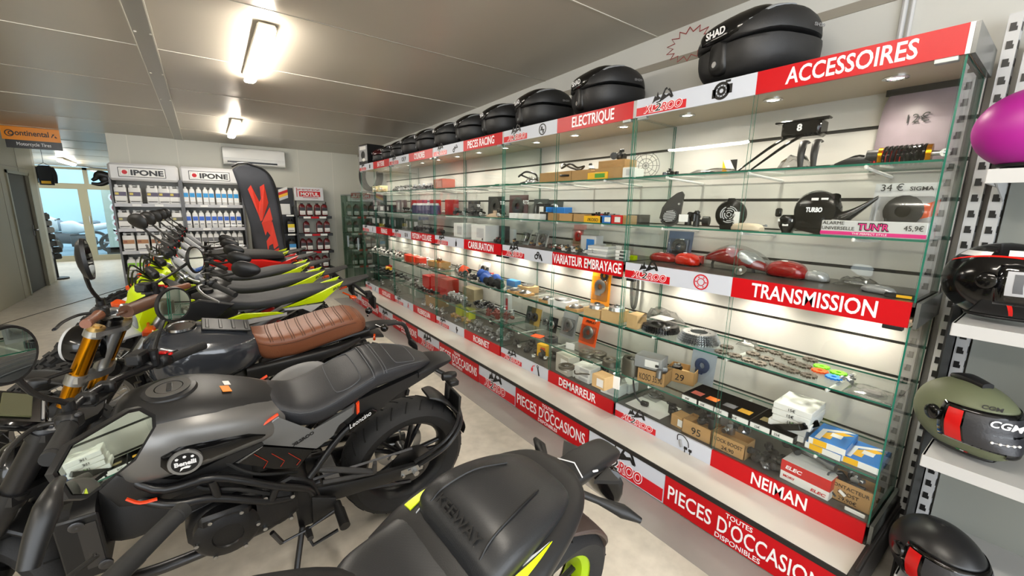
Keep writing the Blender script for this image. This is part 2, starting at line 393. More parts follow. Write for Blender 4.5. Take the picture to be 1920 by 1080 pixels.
for i in range(7): MB().box((rr_.uniform(-.05, .05), rr_.uniform(-.05, .05), .45 + .13 * i), (.16, .14, .11), rr_.uniform(0, 3), bev=.02).build('packet', rr_.choice([BLACK, DGREY, mat('dusky red', '5a2320'), GREY]), t)
def yard_bike(label, x, y, rz, col):
    t = thing('parked_motorcycle', label, 'motorcycle', (x, y, -.04), rz)
    for wx in (-.68, .68): MB().lathe((wx, 0, .31), (0, 1, 0), [(.22, -.05), (.29, -.06), (.31, 0), (.29, .06), (.22, .05)], 28, True).build('wheel', RUB, t); 
    MB().body([(-.35, .95, .65, .10), (-.1, 1.0, .62, .18), (.15, .88, .66, .13), (.7, .95, .78, .11), (.85, .92, .85, .04)], n=18).build('bodywork', col, t)
    MB().body([(-.75, .95, .75, .05), (-.62, 1.15, .65, .14), (-.4, 1.05, .7, .14)], n=16).build('front_fairing', col, t)
    MB().body([(-.2, .6, .25, .12), (.2, .6, .22, .14), (.35, .5, .3, .1)], n=14).build('engine', ENGY, t)
    for s in (-1, 1): MB().tube([(-.45, s * .08, .95), (-.68, s * .08, .31)], .025, 8).build('fork_leg', GREY, t)
    MB().tube([(-.35, -.36, 1.05), (-.45, 0, 1.02), (-.35, .36, 1.05)], .015, 8, smooth=4).build('handlebar', BLACK, t)
    MB().tube([(0, .0, .4), (.68, .1, .31)], .03, 8).build('swingarm', GREY, t); return t
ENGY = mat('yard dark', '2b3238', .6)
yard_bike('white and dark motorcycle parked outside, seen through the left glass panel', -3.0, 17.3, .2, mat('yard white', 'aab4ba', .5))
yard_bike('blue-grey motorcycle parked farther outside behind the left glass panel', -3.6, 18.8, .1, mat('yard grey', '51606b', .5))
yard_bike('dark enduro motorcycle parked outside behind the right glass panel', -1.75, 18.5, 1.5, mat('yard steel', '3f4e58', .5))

# ceiling trunking
b = MB()
pts = [(-.262, 0.2), (-.262, 8.78)]
y0, y1 = -3, 8.78
for (xa, xb, t, mi) in ((-.27, -.155, .006, 0), (-.163, -.155, .016, 1), (-.27, -.264, .010, 1)):
    b.mat(mi).add([(x, y, ceil_z(y) - dz) for y in (y0, y1) for x in (xa, xb) for dz in (0, t)], [[0, 2, 3, 1], [4, 5, 7, 6], [0, 1, 5, 4], [2, 6, 7, 3], [1, 3, 7, 5], [0, 4, 6, 2]])
for y in (1.2, 3.0, 3.9, 4.9, 5.9): b.mat(1).cyl((-.25, y, ceil_z(y) - .006), (-.25, y, ceil_z(y) - .012), .008, 8).cyl((-.17, y, ceil_z(y) - .006), (-.17, y, ceil_z(y) - .012), .008, 8)
struct(b.build('trim_1', [mat('grey joint metal', 'a9a69e', .3, .3), SEAML], smooth=0))

# ceiling luminaires
def luminaire(x, y, L, label, along='y'):
    z = ceil_z(y); t = thing('ceiling_light', label, 'ceiling light', (x, y, z), 0 if along == 'y' else PI / 2, 'strip lights on the ceiling')
    MB().box((0, 0, -.022), (.11, L, .044), bev=.012).build('housing', mat('lamp housing', 'b9b4a8', .4), t)
    MB().body([(-L / 2 + .015, -.040, -.062, .035, 3, 3), (-L / 2 + .05, -.036, -.085, .043, 3, 3), (L / 2 - .05, -.036, -.085, .043, 3, 3), (L / 2 - .015, -.040, -.062, .035, 3, 3)], n=16, smooth=2, axis='y').build('diffuser', LAMPE, t)
    for s in (-1, 1): MB().box((0, s * (L / 2 - .003), -.035), (.05, .03, .05), bev=.008).build('end_cap', LGREY, t)
    return t
luminaire(.435, 3.85, 1.27, 'long glowing strip light on the ceiling, nearest one in front of the bikes')
luminaire(.44, 7.1, 1.27, 'small-looking glowing strip light above the air conditioner')
luminaire(-2.35, 13.6, 1.2, 'glowing strip light in the far passage before the glass door')
luminaire(.43, .4, 1.27, 'added unseen fill strip light on the ceiling right above the viewer')  # out of view, added as fill over the near floor and bikes
luminaire(-2.6, 3.85, 1.27, 'added unseen fill strip light on the ceiling left of the shop floor, beside the left wall')  # out of view, added for fill from the left
luminaire(-2.6, .2, 1.27, 'added unseen fill strip light on the ceiling left of and behind the viewer')  # another unseen lamp added for fill on the left
luminaire(-2.6, -2.2, 1.27, 'added unseen fill strip light on the ceiling far behind the viewer on the left')  # unseen lamp added to lift the fill from behind
tag(MB().tube([(-2.33, 14.15, 2.36), (-2.0, 14.0, 2.30), (-1.5, 13.9, 2.28), (-1.1, 13.9, 2.28)], .012, 6).build('lamp_cable', BLACK), 'dark cable leading from the far passage strip light to the shelf side', 'cable')

# tyre maker's sign hanging from the ceiling
def hsign():
    yS = 8.95; zt = ceil_z(yS); t = thing('hanging_sign', 'orange and black tyre sign hanging from the ceiling near the left wall', 'sign', (-1.853, yS, zt))
    CO = mat('sign orange', 'f2930b', .3); CB = mat('sign black', '14110d', .3); CD = mat('sign brown letters', '2a1503', .4)
    MB().bb(-.28, .28, -.006, .006, -.175, 0).build('upper_panel', CO, t, smooth=0)
    MB().bb(-.255, .285, -.007, .007, -.285, -.175).build('lower_panel', CB, t, smooth=0)
    b = MB().text('ontinental', (-.155, -.008, -.112), (1, 0, 0), (0, 0, 1), .075, w=.325, bold=.025)
    b.lathe((-.205, -.009, -.09), (0, -1, 0), [(.034, 0), (.045, 0), (.045, .002), (.034, .002)], 24, True)
    b.lathe((-.190, -.010, -.09), (0, -1, 0), [(.017, 0), (.027, 0), (.027, .002), (.017, .002)], 20, True)
    b.prism([(0, 0), (.012, .01), (.02, .03), (.034, .038), (.03, .046), (.04, .05), (.028, .058), (.02, .05), (.012, .056), (.016, .04), (.004, .02)], (.19, -.008, -.12), (1, 0, 0), (0, 0, 1), .002)
    b.prism([(.028, .01), (.05, 0), (.056, .006), (.036, .03)], (.195, -.008, -.12), (1, 0, 0), (0, 0, 1), .002)
    b.build('brand_lettering', CD, t, smooth=0)
    MB().text('Motorcycle Tires', (.01, -.009, -.247), (1, 0, 0), (0, 0, 1), .047, w=.33, bold=.01, align='CENTER').build('lettering', LETW, t, smooth=0)
    for x in (-.2, .2): MB().cyl((x, 0, 0), (x, 0, .02), .004, 6).build('hook', STEEL, t)
hsign()

# air conditioner on the back wall
t = thing('air_conditioner', 'white wall mounted air conditioner high on the back wall', 'air conditioner', (.80, 8.79, 2.18))
MB().body([(-.46, .285, .0, .10, 5, 5, -.10, .5), (-.455, .29, 0, .105, 5, 5, -.105, .5), (.455, .29, 0, .105, 5, 5, -.105, .5), (.46, .285, 0, .10, 5, 5, -.10, .5)], n=28, smooth=1).build('casing', mat('white appliance', 'dcdcd8', .3), t)
MB().bb(-.40, .33, -.222, -.19, .03, .065, bev=.004).build('air_outlet', BLKG, t)
MB().bb(-.40, .33, -.226, -.205, .022, .034).build('louvre', WHITE, t)
MB().bb(-.45, .45, -.2125, -.209, .108, .111).bb(-.45, .45, -.2125, -.209, .085, .087).build('panel_line', GREY, t)
# ================================================================ glazed display cases along the right wall
CX, CW, CY = 2.074, 1.33, .302
ZT1, ZT0, ZM1, ZM0, ZL1, ZL0 = 2.176, 2.080, 1.237, 1.140, .298, .203
SHELF_Z = {'top': 1.750, 'second': 1.466, 'deck': ZM1, 'upper': .815, 'lower': .497, 'bottom': ZL1}
UNDER = mat('case underside', 'b8a990', .35)
DECKM = mat('dark case deck', '4b4743', .3)
LT, UP = V((0, -1, 0)), V((0, 0, 1))        # reading direction of everything written on the fronts
def rider(b, o, s, x=LT):
    # brush-stroke jumping rider emblem, s = width
    for P in ([(0, .25), (.12, .75), (.18, .62), (.25, .95), (.30, .66), (.42, .50), (.30, .42), (.18, .40), (.10, .35)],
              [(.34, .30), (.45, .62), (.58, 1.05), (.66, 1.12), (.72, 1.0), (.62, .95), (.56, .72), (.66, .62), (.80, .72), (.98, .40), (.88, .40), (.80, .55), (.66, .46), (.50, .34)],
              [(.70, .95), (.80, 1.02), (.90, .80), (1.0, .44), (.90, .50), (.80, .82)],
              [(.2, .3), (.45, .36), (.42, .28), (.22, .22)]):
        b.prism([(p[0] * s, p[1] * s * .62) for p in P], o, x, UP, .0012)
def logo(parent, o, wband, hband, wtxt, txth, emb, fx=-.0015):
    o = V(o)
    MB2 = MB(); MB2.T = TR
    MB2.prism([(0, 0), (wband, 0), (wband, hband * .93), (0, hband)], o, LT, UP, .001)
    MB2.build('logo_band', REDT, parent, smooth=0)
    t0 = o + LT * (wband * .16) + UP * (hband * .22)
    b = MB(); b.T = TR
    sc_ = wtxt / 3.4
    parts = [('XL', 0, 1.02), ('2', .98, .66), ('ROO', 1.62, 1.78)]
    BO = .085
    for s, dx, ww in parts: b.mat(0).text(s, t0 + LT * (dx * sc_) + V((-.0020, 0, 0)), LT, UP, txth, w=ww * sc_, bold=BO, h=.0004, shear=.15)
    for s, dx, ww in parts:
        w1, w0 = glyphs(s, BO, .15)[2], glyphs(s, .012, .15)[2]; u = ww * sc_ / w1
        b.mat(2 if s == '2' else 1).text(s, t0 + LT * (dx * sc_ + (w1 - w0) / 2 * u) + V((-.0028, 0, 0)), LT, UP, txth, w=w0 * u, bold=.012, h=.0004, shear=.15)
    b.build('logo_lettering', [LETW, REDT, BLACK], parent, smooth=0)
    b = MB(); b.T = TR; rider(b, t0 + LT * (wtxt * .22) + UP * (txth * .55) + V((-.0008, 0, 0)), emb); b.build('emblem', BLACK, parent, smooth=0)
def picto(kind, parent, o, s):
    b = MB(); b.T = TR; o = V(o); m = BLACK; N = V((-1, 0, 0))
    def ring(r0, r1, c=(0, 0)): b.lathe(o + LT * c[0] + UP * c[1], N, [(r0, 0), (r1, 0), (r1, .0015), (r0, .0015)], 24, True)
    def blk(x, y, w, h): b.prism([(x, y), (x + w, y), (x + w, y + h), (x, y + h)], o, LT, UP, .0015)
    if kind == 'disc':
        m = REDT; ring(s * .42, s * .5); ring(s * .2, s * .25)
        for k in range(6): a = k * PI / 3; ring(.0, s * .045, (s * .33 * math.cos(a), s * .33 * math.sin(a)))
    elif kind == 'variator':
        ring(s * .34, s * .5); ring(s * .12, s * .26)
        for k in range(10): a = k * PI / 5; ring(0, s * .03, (s * .3 * math.cos(a), s * .3 * math.sin(a)))
        blk(s * .30, -s * .2, s * .32, s * .5); blk(s * .2, s * .42, s * .3, s * .12); blk(-s * .55, -s * .35, s * .2, s * .5)
    elif kind == 'bolt': ring(s * .4, s * .5); blk(-s * .2, -s * .05, s * .2, s * .3); blk(s * .02, -s * .32, s * .16, s * .3); blk(-s * .3, -s * .08, s * .55, s * .08)
    elif kind == 'rider': ring(s * .12, s * .24, (-s * .4, -s * .25)); rider(b, o + LT * (-s * .4) + UP * (-s * .3), s)
    elif kind == 'battery': blk(-s * .3, -s * .35, s * .6, s * .6); blk(-s * .22, s * .25, s * .12, s * .12); blk(s * .1, s * .25, s * .12, s * .12)
    elif kind == 'piston': ring(s * .2, s * .32, (-s * .5, 0)); m = BLACK; blk(-s * .05, -s * .35, s * .2, s * .7); b.prism([(s * .3, s * .4), (s * .55, 0), (s * .3, -s * .4), (s * .7, -s * .1), (s * .9, s * .4), (s * .6, s * .2)], o, LT, UP, .0015)
    elif kind == 'pad': b.prism([(-.1 * s, -.4 * s), (.1 * s, -.3 * s), (.2 * s, .4 * s), (.05 * s, .42 * s)], o, LT, UP, .0015)
    elif kind == 'barrel': ring(s * .1, s * .2, (-s * .3, s * .1)); blk(-s * .45, -s * .35, s * .3, s * .3); blk(s * .25, -s * .3, s * .12, s * .6); blk(s * .42, -s * .3, s * .1, s * .5)
    elif kind == 'jet': b.prism([(-.16 * s, -.45 * s), (.12 * s, -.45 * s), (.2 * s, 0), (.06 * s, .2 * s), (0, .5 * s), (-.05 * s, .2 * s), (-.2 * s, 0)], o, LT, UP, .0015)
    elif kind == 'clutch': ring(s * .14, s * .26, (-s * .35, -s * .1)); ring(s * .08, s * .2, (-s * .1, s * .2)); b.prism([(.1 * s, .1 * s), (.3 * s, .2 * s), (.6 * s, -.4 * s), (.42 * s, -.45 * s)], o, LT, UP, .0015); b.prism([(0, 0), (.12 * s, 0), (.2 * s, -.3 * s), (.08 * s, -.3 * s)], o, LT, UP, .0015)
    elif kind == 'tool': b.prism([(-.3 * s, -.4 * s), (-.2 * s, -.45 * s), (.3 * s, .3 * s), (.4 * s, .5 * s), (.2 * s, .35 * s)], o, LT, UP, .0015)
    elif kind == 'crank': m = REDT; b.prism([(-.1 * s, .4 * s), (.1 * s, .4 * s), (.05 * s, .1 * s), (.3 * s, .1 * s), (.1 * s, -.05 * s), (.3 * s, -.45 * s), (.15 * s, -.45 * s), (-.05 * s, -.1 * s), (-.3 * s, -.45 * s), (-.4 * s, -.35 * s), (-.15 * s, 0)], o, LT, UP, .0015)
    elif kind == 'tap': b.prism([(-.15 * s, .45 * s), (.1 * s, .4 * s), (.05 * s, .1 * s), (.25 * s, .2 * s), (.3 * s, -.1 * s), (.1 * s, -.2 * s), (.05 * s, -.45 * s), (-.1 * s, -.45 * s), (-.1 * s, -.1 * s), (-.25 * s, 0)], o, LT, UP, .0015)
    elif kind == 'starter': b.mat(1).tube([o + LT * (-s * .5) + UP * (s * -.4), o + LT * (-s * .45) + UP * (s * .2), o + LT * (-s * .1) + UP * (s * .35)], s * .05, 6); b.cyl(o + LT * (-s * .52) + UP * (s * -.3), o + LT * (-s * .48), s * .13, 8); b.mat(0).prism([(.3 * s, .4 * s), (.5 * s, .3 * s), (.75 * s, -.5 * s), (.55 * s, -.55 * s)], o, LT, UP, .0015); ring(s * .1, s * .16, (s * .4, s * .4))
    elif kind == 'key': b.tube([o + LT * (s * q[0]) + UP * (s * q[1]) for q in ((-.5, .1), (-.5, .5), (-.1, .6), (.3, .3), (.4, -.1))], s * .035, 6, smooth=4); b.mat(2).cyl(o + LT * (-s * .3) + UP * (s * .2), o + LT * (-s * .15) + UP * (-s * .3), s * .12, 10); b.mat(0); blk(s * .05, -s * .35, s * .26, s * .2); blk(s * .1, -s * .65, s * .07, s * .3); blk(s * .42, -s * .4, s * .24, s * .2); blk(s * .5, -s * .75, s * .07, s * .35)
    b.build('pictogram', [m, REDT, GREY], parent, smooth=0)
TR = None
SIGNS = [('ACCESSOIRES', 'variator', .41, .098, 'TRANSMISSION', 'disc', .43, .08, 'NEIMAN', 'key', .344, .164),
         ('ELECTRIQUE', 'bolt', .388, .115, 'VARIATEUR EMBRAYAGE', 'clutch', .493, .014, 'DEMARREUR', 'starter', .404, .121),
         ('PIECES RACING', 'rider', .44, .10, 'CARBURATION', 'jet', .434, .099, 'ROBINET', 'tap', .36, .14),
         ('CYLINDRES', 'piston', .38, .16, 'PISTON + CULASSE', 'barrel', .47, .06, 'VILEBREQUIN', 'crank', .40, .12),
         ('BATTERIE', 'battery', .36, .15, 'FREINAGE', 'pad', .33, .14, 'OUTILLAGE', 'tool', .38, .12)]
def lamp_spot(parent, x, y, z, e, r=.022):
    l = bpy.data.lights.new('spot_beam', 'SPOT'); l.energy = e; l.spot_size = R(150); l.spot_blend = .9; l.shadow_soft_size = r; l.color = (1, .91, .78)
    o = bpy.data.objects.new('spot_beam', l); COL.objects.link(o); o.parent = parent; o.location = (x, y, z)
def case(k):
    global TR
    S = SIGNS[k]; y0 = CY + CW * k; y1 = y0 + CW; O = V((2.3, (y0 + y1) / 2, 0)); TR = MX.Translation(-O)
    t = thing('display_case', f'glazed display case with lit shelves under the red {S[0]} sign, above the {S[8]} sign', 'display case', O)
    F = lambda f: y0 + CW * f
    def nb(): b = MB(); b.T = TR; return b
    # plinth, ledge and its panels
    nb().bb(1.86, 2.56, y0, y1, .0, .18).build('plinth', BLACK, t, smooth=0)
    b = nb().bb(1.842, 2.08, y0 + .001, y1 - .001, .185, .203); b.mat(1).bb(1.834, 1.842, y0, y1, .178, .2015); b.mat(1).bb(1.842, 2.08, y0, y1, .17, .185)
    b.build('ledge', [mat('ledge laminate', 'd9d4cc', .2), mat('black edge', '1c1a19', .4)], t, smooth=0)
    p = nb().bb(1.838, 1.858, F(.585), F(1.0) - .008, .006, .176).build('plinth_logo_panel', SIGNW, t, smooth=0)
    logo(p, (1.8375, F(1.0) - .012, .012), .535, .080, .32, .070, .20)
    b = nb().bb(1.838, 1.858, y0 + .004, F(.583), .006, .176)
    p = b.build('plinth_text_panel', RED, t, smooth=0)
    b = nb().text('PIECES', (1.837, F(.566), .052), LT, UP, .083, w=.235, bold=.012).text("D'OCCASIONS", (1.837, F(.366), .052), LT, UP, .083, w=.46, bold=.012)
    b.text('TOUTES', (1.837, F(.342), .142), LT, UP, .025, w=.12, bold=.01).text('DISPONIBLES', (1.837, F(.371), .015), LT, UP, .026, w=.205, bold=.01)
    b.build('lettering', LETW, p, smooth=0)
    # three sign strips
    for nm, zb, zt, txt, pic, f0, f1 in (('top_sign', ZT0, ZT1, *S[0:4]), ('middle_sign', ZM0, ZM1, *S[4:8]), ('lower_sign', ZL0 + .001, ZL1 - .002, *S[8:12])):
        b = nb().bb(CX, CX + .012, F(.5), y1 - .012, zb, zt); b.mat(1).bb(CX, CX + .012, y0 + .012, F(.5), zb, zt)
        p = b.build(nm, [SIGNW, RED], t, smooth=0); h = zt - zb
        w = (f0 - f1) * CW
        nb().text(txt, (CX - .0005, F(f0), zb + h * .20), LT, UP, h * .70, w=w, bold=.022).build('lettering', LETW, p, smooth=0)
        logo(p, (CX - .0004, y1 - .013, zb + h * .06), .31, h * .46, .24, h * .42, .13)
        picto(pic, p, (CX - .0004, F(.62), zb + h * .5), h * .85)
    # roof box, decks, base
    b = nb().bb(CX + .012, 2.52, y0 + .004, y1 - .004, ZT1 - .02, ZT1 - .002); b.mat(1).bb(CX + .012, 2.50, y0 + .004, y1 - .004, ZT0 + .006, ZT0 + .02); b.mat(2).bb(CX + .001, CX + .012, y0, y0 + .012, ZT0, ZT1).bb(CX + .001, CX + .012, y1 - .012, y1, ZT0, ZT1)
    b.build('roof_box', [DGREY, UNDER, ALU], t, smooth=0)
    b = nb().bb(CX + .012, 2.50, y0 + .004, y1 - .004, ZM1 - .018, ZM1); b.mat(1).bb(CX + .012, 2.50, y0 + .004, y1 - .004, ZM0 + .02, ZM0 + .032)
    b.build('middle_deck', [DECKM, UNDER], t, smooth=0)
    nb().bb(CX + .012, 2.50, y0 + .004, y1 - .004, ZL1 - .016, ZL1).bb(CX + .012, 2.5, y0 + .004, y1 - .004, .19, .21).build('bottom_deck', DECKM, t, smooth=0)
    # slatted back
    b = nb().mat(1).bb(2.506, 2.52, y0, y1, .20, ZT1 - .02); z = .182
    while z < 2.15:
        a, c = max(z + .008, .2), min(z + .152, ZT0 + .02)
        if c > a: b.mat(0).bb(2.494, 2.506, y0 + .002, y1 - .002, a, c)
        z += .16
    b.build('slatted_back', [SLAT, GROOVE], t, smooth=0)
    # glass sides, doors, shelves
    def pane(nm, x0_, x1_, ya, yb, za, zb, big):
        b = nb(); X, Y, Z = (x0_, x1_), (ya, yb), (za, zb)
        vs = [(X[i], Y[j], Z[q]) for i in (0, 1) for j in (0, 1) for q in (0, 1)]
        fx = [[0, 1, 3, 2], [4, 6, 7, 5]]; fy = [[0, 4, 5, 1], [2, 3, 7, 6]]; fz = [[0, 2, 6, 4], [1, 5, 7, 3]]
        o = len(b.v); b.mat(0).add(vs, {'x': fx, 'y': fy, 'z': fz}[big])
        b.mat(1).add(vs, [f for g, q in (('x', fx), ('y', fy), ('z', fz)) if g != big for f in q])
        return b.build(nm, [GLASS2 if big == 'z' else GLASS, GEDGE], t, smooth=0)
    for za, zb in ((ZL1, ZM0), (ZM1, ZT0)):
        pane('side_glass', CX + .010, 2.49, y0 + .004, y0 + .010, za, zb, 'y'); pane('side_glass', CX + .010, 2.49, y1 - .010, y1 - .004, za, zb, 'y')
        pane('sliding_door', CX + .004, CX + .009, y0 + .012, F(.5) + .006, za - .01, zb + .01, 'x'); pane('sliding_door', CX + .014, CX + .019, F(.5) - .006, y1 - .012, za - .01, zb + .01, 'x')
    for nm in ('top', 'second', 'upper', 'lower'):
        z = SHELF_Z[nm]; sh = pane('glass_shelf', 2.105, 2.47, y0 + .016, y1 - .016, z - .008, z, 'z')
        for f in (.17, .5, .83): b = nb().tube([(2.49, F(f), z - .03), (2.12, F(f), z - .017)], [.008, .006], 6).box((2.11, F(f), z - .014), (.02, .012, .016), bev=.003).build('bracket', WHITE, sh)
    for za in (ZM0 - .012, ZT0 - .012):
        for f in (.04, .96): nb().bb(CX - .003, CX + .025, F(f) - .03, F(f) + .03, za - .004, za + .012, bev=.002).build('door_clip', mat('clip', '8c9290', .3, .6) if za > 2 else BLACK, t)
    if k == 0:
        
        for za, zb in ((ZT0, ZT1), (ZM0, ZM1), (.2, ZL1)): nb().bb(CX + .004, 2.49, y0 - .012, y0, za, zb).build('end_cap', mat('end cap', '5d5f5c', .25), t, smooth=0)
        nb().bb(1.84, 2.58, y0 - .03, y0 - .002, .06, .215).tube([(1.87, y0 - .02, .222), (2.53, y0 - .02, .222)], .006, 6).build('base_end', mat('dark base end', '2b2826', .5), t, smooth=0)
    # recessed spots, three under the roof box and three under the middle deck
    for f in (.164, .497, .83):
        for x, z in ((2.25, ZT0 + .006), (2.36, ZM0 + .02)):
            b = nb().lathe((x, F(f), z), (0, 0, -1), [(.026, .0), (.042, .0), (.042, .004), (.030, .007), (.026, .002)], 20, True)
            sp = b.build('spot_ring', CHROME, t)
            nb().cyl((x, F(f), z - .0005), (x, F(f), z - .0025), .026, 16).build('spot_lens', SPOTE, sp)
            lamp_spot(sp, x - O.x, F(f) - O.y, z - .012, 4.2)
    return t
CASES = [case(k) for k in range(5)]
TR = None

# perforated steel posts
def post(y, x, z0, z1, label):
    t = thing('perforated_post', label, 'post', (x, y, 0))
    b = MB().bb(-.03, .03, -.018, .018, z0, z1); z = z0 + .05
    b.mat(1)
    while z < z1 - .03: b.bb(-.0325, -.0295, -.010, .010, z, z + .014).bb(-.0325, -.0295, -.006, .010, z + .014, z + .028); b.bb(-.014, .014, -.0195, -.0175, z + .004, z + .03); z += .0625
    b.build('upright', [LGREY, BLACK], t, smooth=0)
    return t
post(.262, 2.53, .0, 2.30, 'white slotted steel post at the end of the display cases')
post(.205, 2.53, .0, 2.20, 'white slotted steel post carrying the left ends of the helmet shelves')
# ================================================================ oil shelves on the back wall
BOTW = mat('white bottle', 'dcdcda', .4)
def bottle(name, label, loc, c1, c2, w=.072, h=.255, neck='side', group=None, capc=None, body=None):
    t = thing(name, label, 'bottle', loc, 0, group); B = body or BOTW; d = w * .7
    b = MB().body([(0, d * .48, -d * .48, w * .46, 5, 5), (.006, d * .5, -d * .5, w * .5, 5, 5), (h * .72, d * .5, -d * .5, w * .5, 5, 5), (h * .84, d * .42, -d * .42, w * .44, 4, 4), (h * .90, d * .34, -d * .34, w * .26, 3, 3), (h * .92, d * .24, -d * .24, w * .2, 2, 2)], n=16, smooth=0, axis='z')
    b.build('flask', B, t)
    MB().cyl((0, 0, h * .915), (0, 0, h), w * .22, 12).build('cap', capc or B, t)
    b = MB().bb(-w * .42, w * .42, -d * .5 - .0015, -d * .5 + .003, h * .12, h * .66); b.mat(1).bb(-w * .42, w * .42, -d * .5 - .0022, -d * .5, h * .42, h * .66); b.mat(2).bb(-w * .32, w * .32, -d * .5 - .0026, -d * .5, h * .20, h * .24)
    b.build('sticker', [PAPER, mat('sticker ' + c1, c1, .4), mat('sticker ' + c2, c2, .4)], t, smooth=0)
    return t
def can(name, label, loc, c1, c2, group=None, w=.14, h=.27):
    t = thing(name, label, 'canister', loc, 0, group)
    MB().body([(0, .055, -.055, w * .5, 6, 6), (h * .80, .055, -.055, w * .5, 6, 6), (h * .86, .05, -.05, w * .46, 6, 6)], n=20, smooth=0, axis='z').bb(-w * .22, w * .16, -.012, .012, h * .93, h * .97, bev=.004).bb(-w * .22, -w * .14, -.012, .012, h * .84, h * .96).build('flask', BOTW, t)
    b = MB()
    for sx in (-.30, .32): b.cyl((w * sx, 0, h * .84), (w * sx, 0, h), .017, 12)
    b.bb(-w * .3, w * .32, -.01, .01, h * .84, h * .86)
    b.build('caps', BOTW, t)
    b = MB().bb(-w * .46, w * .46, -.058, -.052, h * .06, h * .62); b.mat(1).bb(-w * .46, w * .46, -.0588, -.052, h * .40, h * .62); b.mat(2).bb(-w * .40, -w * .12, -.0595, -.052, h * .46, h * .58); b.mat(3).bb(-w * .36, w * .34, -.0595, -.052, h * .09, h * .12)
    b.build('sticker', [PAPER, mat('sticker ' + c1, c1, .4), mat('sticker ' + c2, c2, .4), BLACK], t, smooth=0)
    return t
SHZ = [1.515, 1.150, .815, .470, .15]
GRACK = mat('rack grey', '8f9093', .4); GBACK = mat('rack back', 'a7a6a0', .5)
def oilrack(x0, x1, label, tall):
    t = thing('oil_rack', label, 'shelf rack', ((x0 + x1) / 2, 8.55, 0)); w = (x1 - x0) / 2
    MB().bb(-w, w, .21, .235, 0, 1.86).build('back_board', GBACK, t, smooth=0)
    for s in (-1, 1): MB().bb(s * w - .012, s * w + .012, -.23, .235, 0, tall).build('side_upright', mat('rack dark', '5b5c5f', .4), t, smooth=0)
    for z in SHZ:
        b = MB().bb(-w + .012, w - .012, -.23, .21, z - .02, z); b.mat(1).bb(-w + .012, w - .012, -.245, -.23, z - .045, z + .003); 
        sh = b.build('shelf', [GRACK, mat('shelf edge', 'b5b6ba', .35)], t, smooth=0)
        MB().tube([(-w + .02, -.238, z + .012), (-w + .02, -.238, z + .035), (w - .02, -.238, z + .035), (w - .02, -.238, z + .012)], .003, 5).build('wire_guard', STEEL, sh)
        for fx in (-.35, .3): MB().bb(w * fx - .05, w * fx + .05, -.248, -.244, z - .038, z - .005).build('price_strip', PAPER, sh, smooth=0)
    hd = MB().bb(-w - .005, w + .005, -.25, -.06, 1.845, 2.09, bev=.03).build('header_sign', mat('header white', 'd3d3d4', .4), t)
    b = MB().bb(-.285, .245, -.253, -.249, 1.895, 2.03); b.mat(1).bb(-.277, .237, -.2545, -.25, 1.903, 2.022); b.mat(2).bb(-.262, -.168, -.256, -.25, 1.917, 2.01); b.mat(1).bb(-.259, -.171, -.2568, -.25, 1.920, 2.007)
    b.mat(3).cyl((-.215, -.25, 1.963), (-.215, -.2585, 1.963), .030, 24)
    b.mat(0).text('IPONE', (-.15, -.256, 1.925), (1, 0, 0), (0, 0, 1), .076, w=.37, bold=.055)
    b.build('brand_logo', [BLACK, PAPER, GREY, RED], hd, smooth=0)
    return t
oilrack(-1.045, -.265, 'grey oil rack under the left white IPONE header, holding twin-cap canisters', 1.88)
oilrack(-.240, .540, 'grey oil rack under the right white IPONE header, holding slim bottles', 1.88)
ROWN = ['top shelf', 'second shelf', 'third shelf', 'fourth shelf', 'lowest shelf']
ORD = ['first', 'second', 'third', 'fourth', 'fifth', 'sixth', 'seventh', 'eighth', 'ninth', 'tenth', 'eleventh', 'twelfth', 'thirteenth', 'fourteenth', 'fifteenth', 'sixteenth', 'seventeenth', 'eighteenth', 'nineteenth', 'twentieth', 'twenty-first', 'twenty-second', 'twenty-third', 'twenty-fourth']
def rowfill(fn, xs, y, z, first, lab, grp, jit=.004):
    src = None
    for i, x in enumerate(xs):
        l = lab.format(ORD[i]); p = (x + random.uniform(-jit, jit), y + random.uniform(-.01, .01), z)
        if src is None: src = fn(l, p, grp)
        else: dup(src, p, random.uniform(-.06, .06), l, grp)
xs5 = [-.93, -.775, -.575, -.44, -.335]
rowfill(lambda l, p, g: can('oil_canister', l, p, '4a3f5a', 'c8b44a', g), [-.955, -.80, -.60, -.46, -.335], 8.40, SHZ[0], 0, 'white twin-cap oil canister, {} from left on top shelf of the left rack', 'canisters on the top shelf of the left oil rack')
rowfill(lambda l, p, g: can('oil_canister', l, p, '55524a', 'b8ae6a', g), [-.955, -.80, -.645, -.49, -.34], 8.40, SHZ[1], 0, 'white twin-cap oil canister, {} from left on second shelf of the left rack', 'canisters on the second shelf of the left oil rack')
rowfill(lambda l, p, g: can('oil_canister', l, p, 'a5713f', '8a4a22', g), [-.945, -.79, -.62, -.46, -.335], 8.40, SHZ[2], 0, 'brown-labelled oil canister, {} from the left on the third shelf of the left rack', 'canisters on the third shelf of the left oil rack')
rowfill(lambda l, p, g: bottle('oil_bottle', l, p, '86c41c', '3c5a10', .1, .25, 'mid', g), [-.96, -.855, -.72, -.615, -.47, -.365], 8.38, SHZ[3], 0, 'white bottle with bright green label, {} from the left on the left oil rack', 'green-labelled bottles on the left oil rack')
XS9 = [-.205 + .083 * i for i in range(9)]
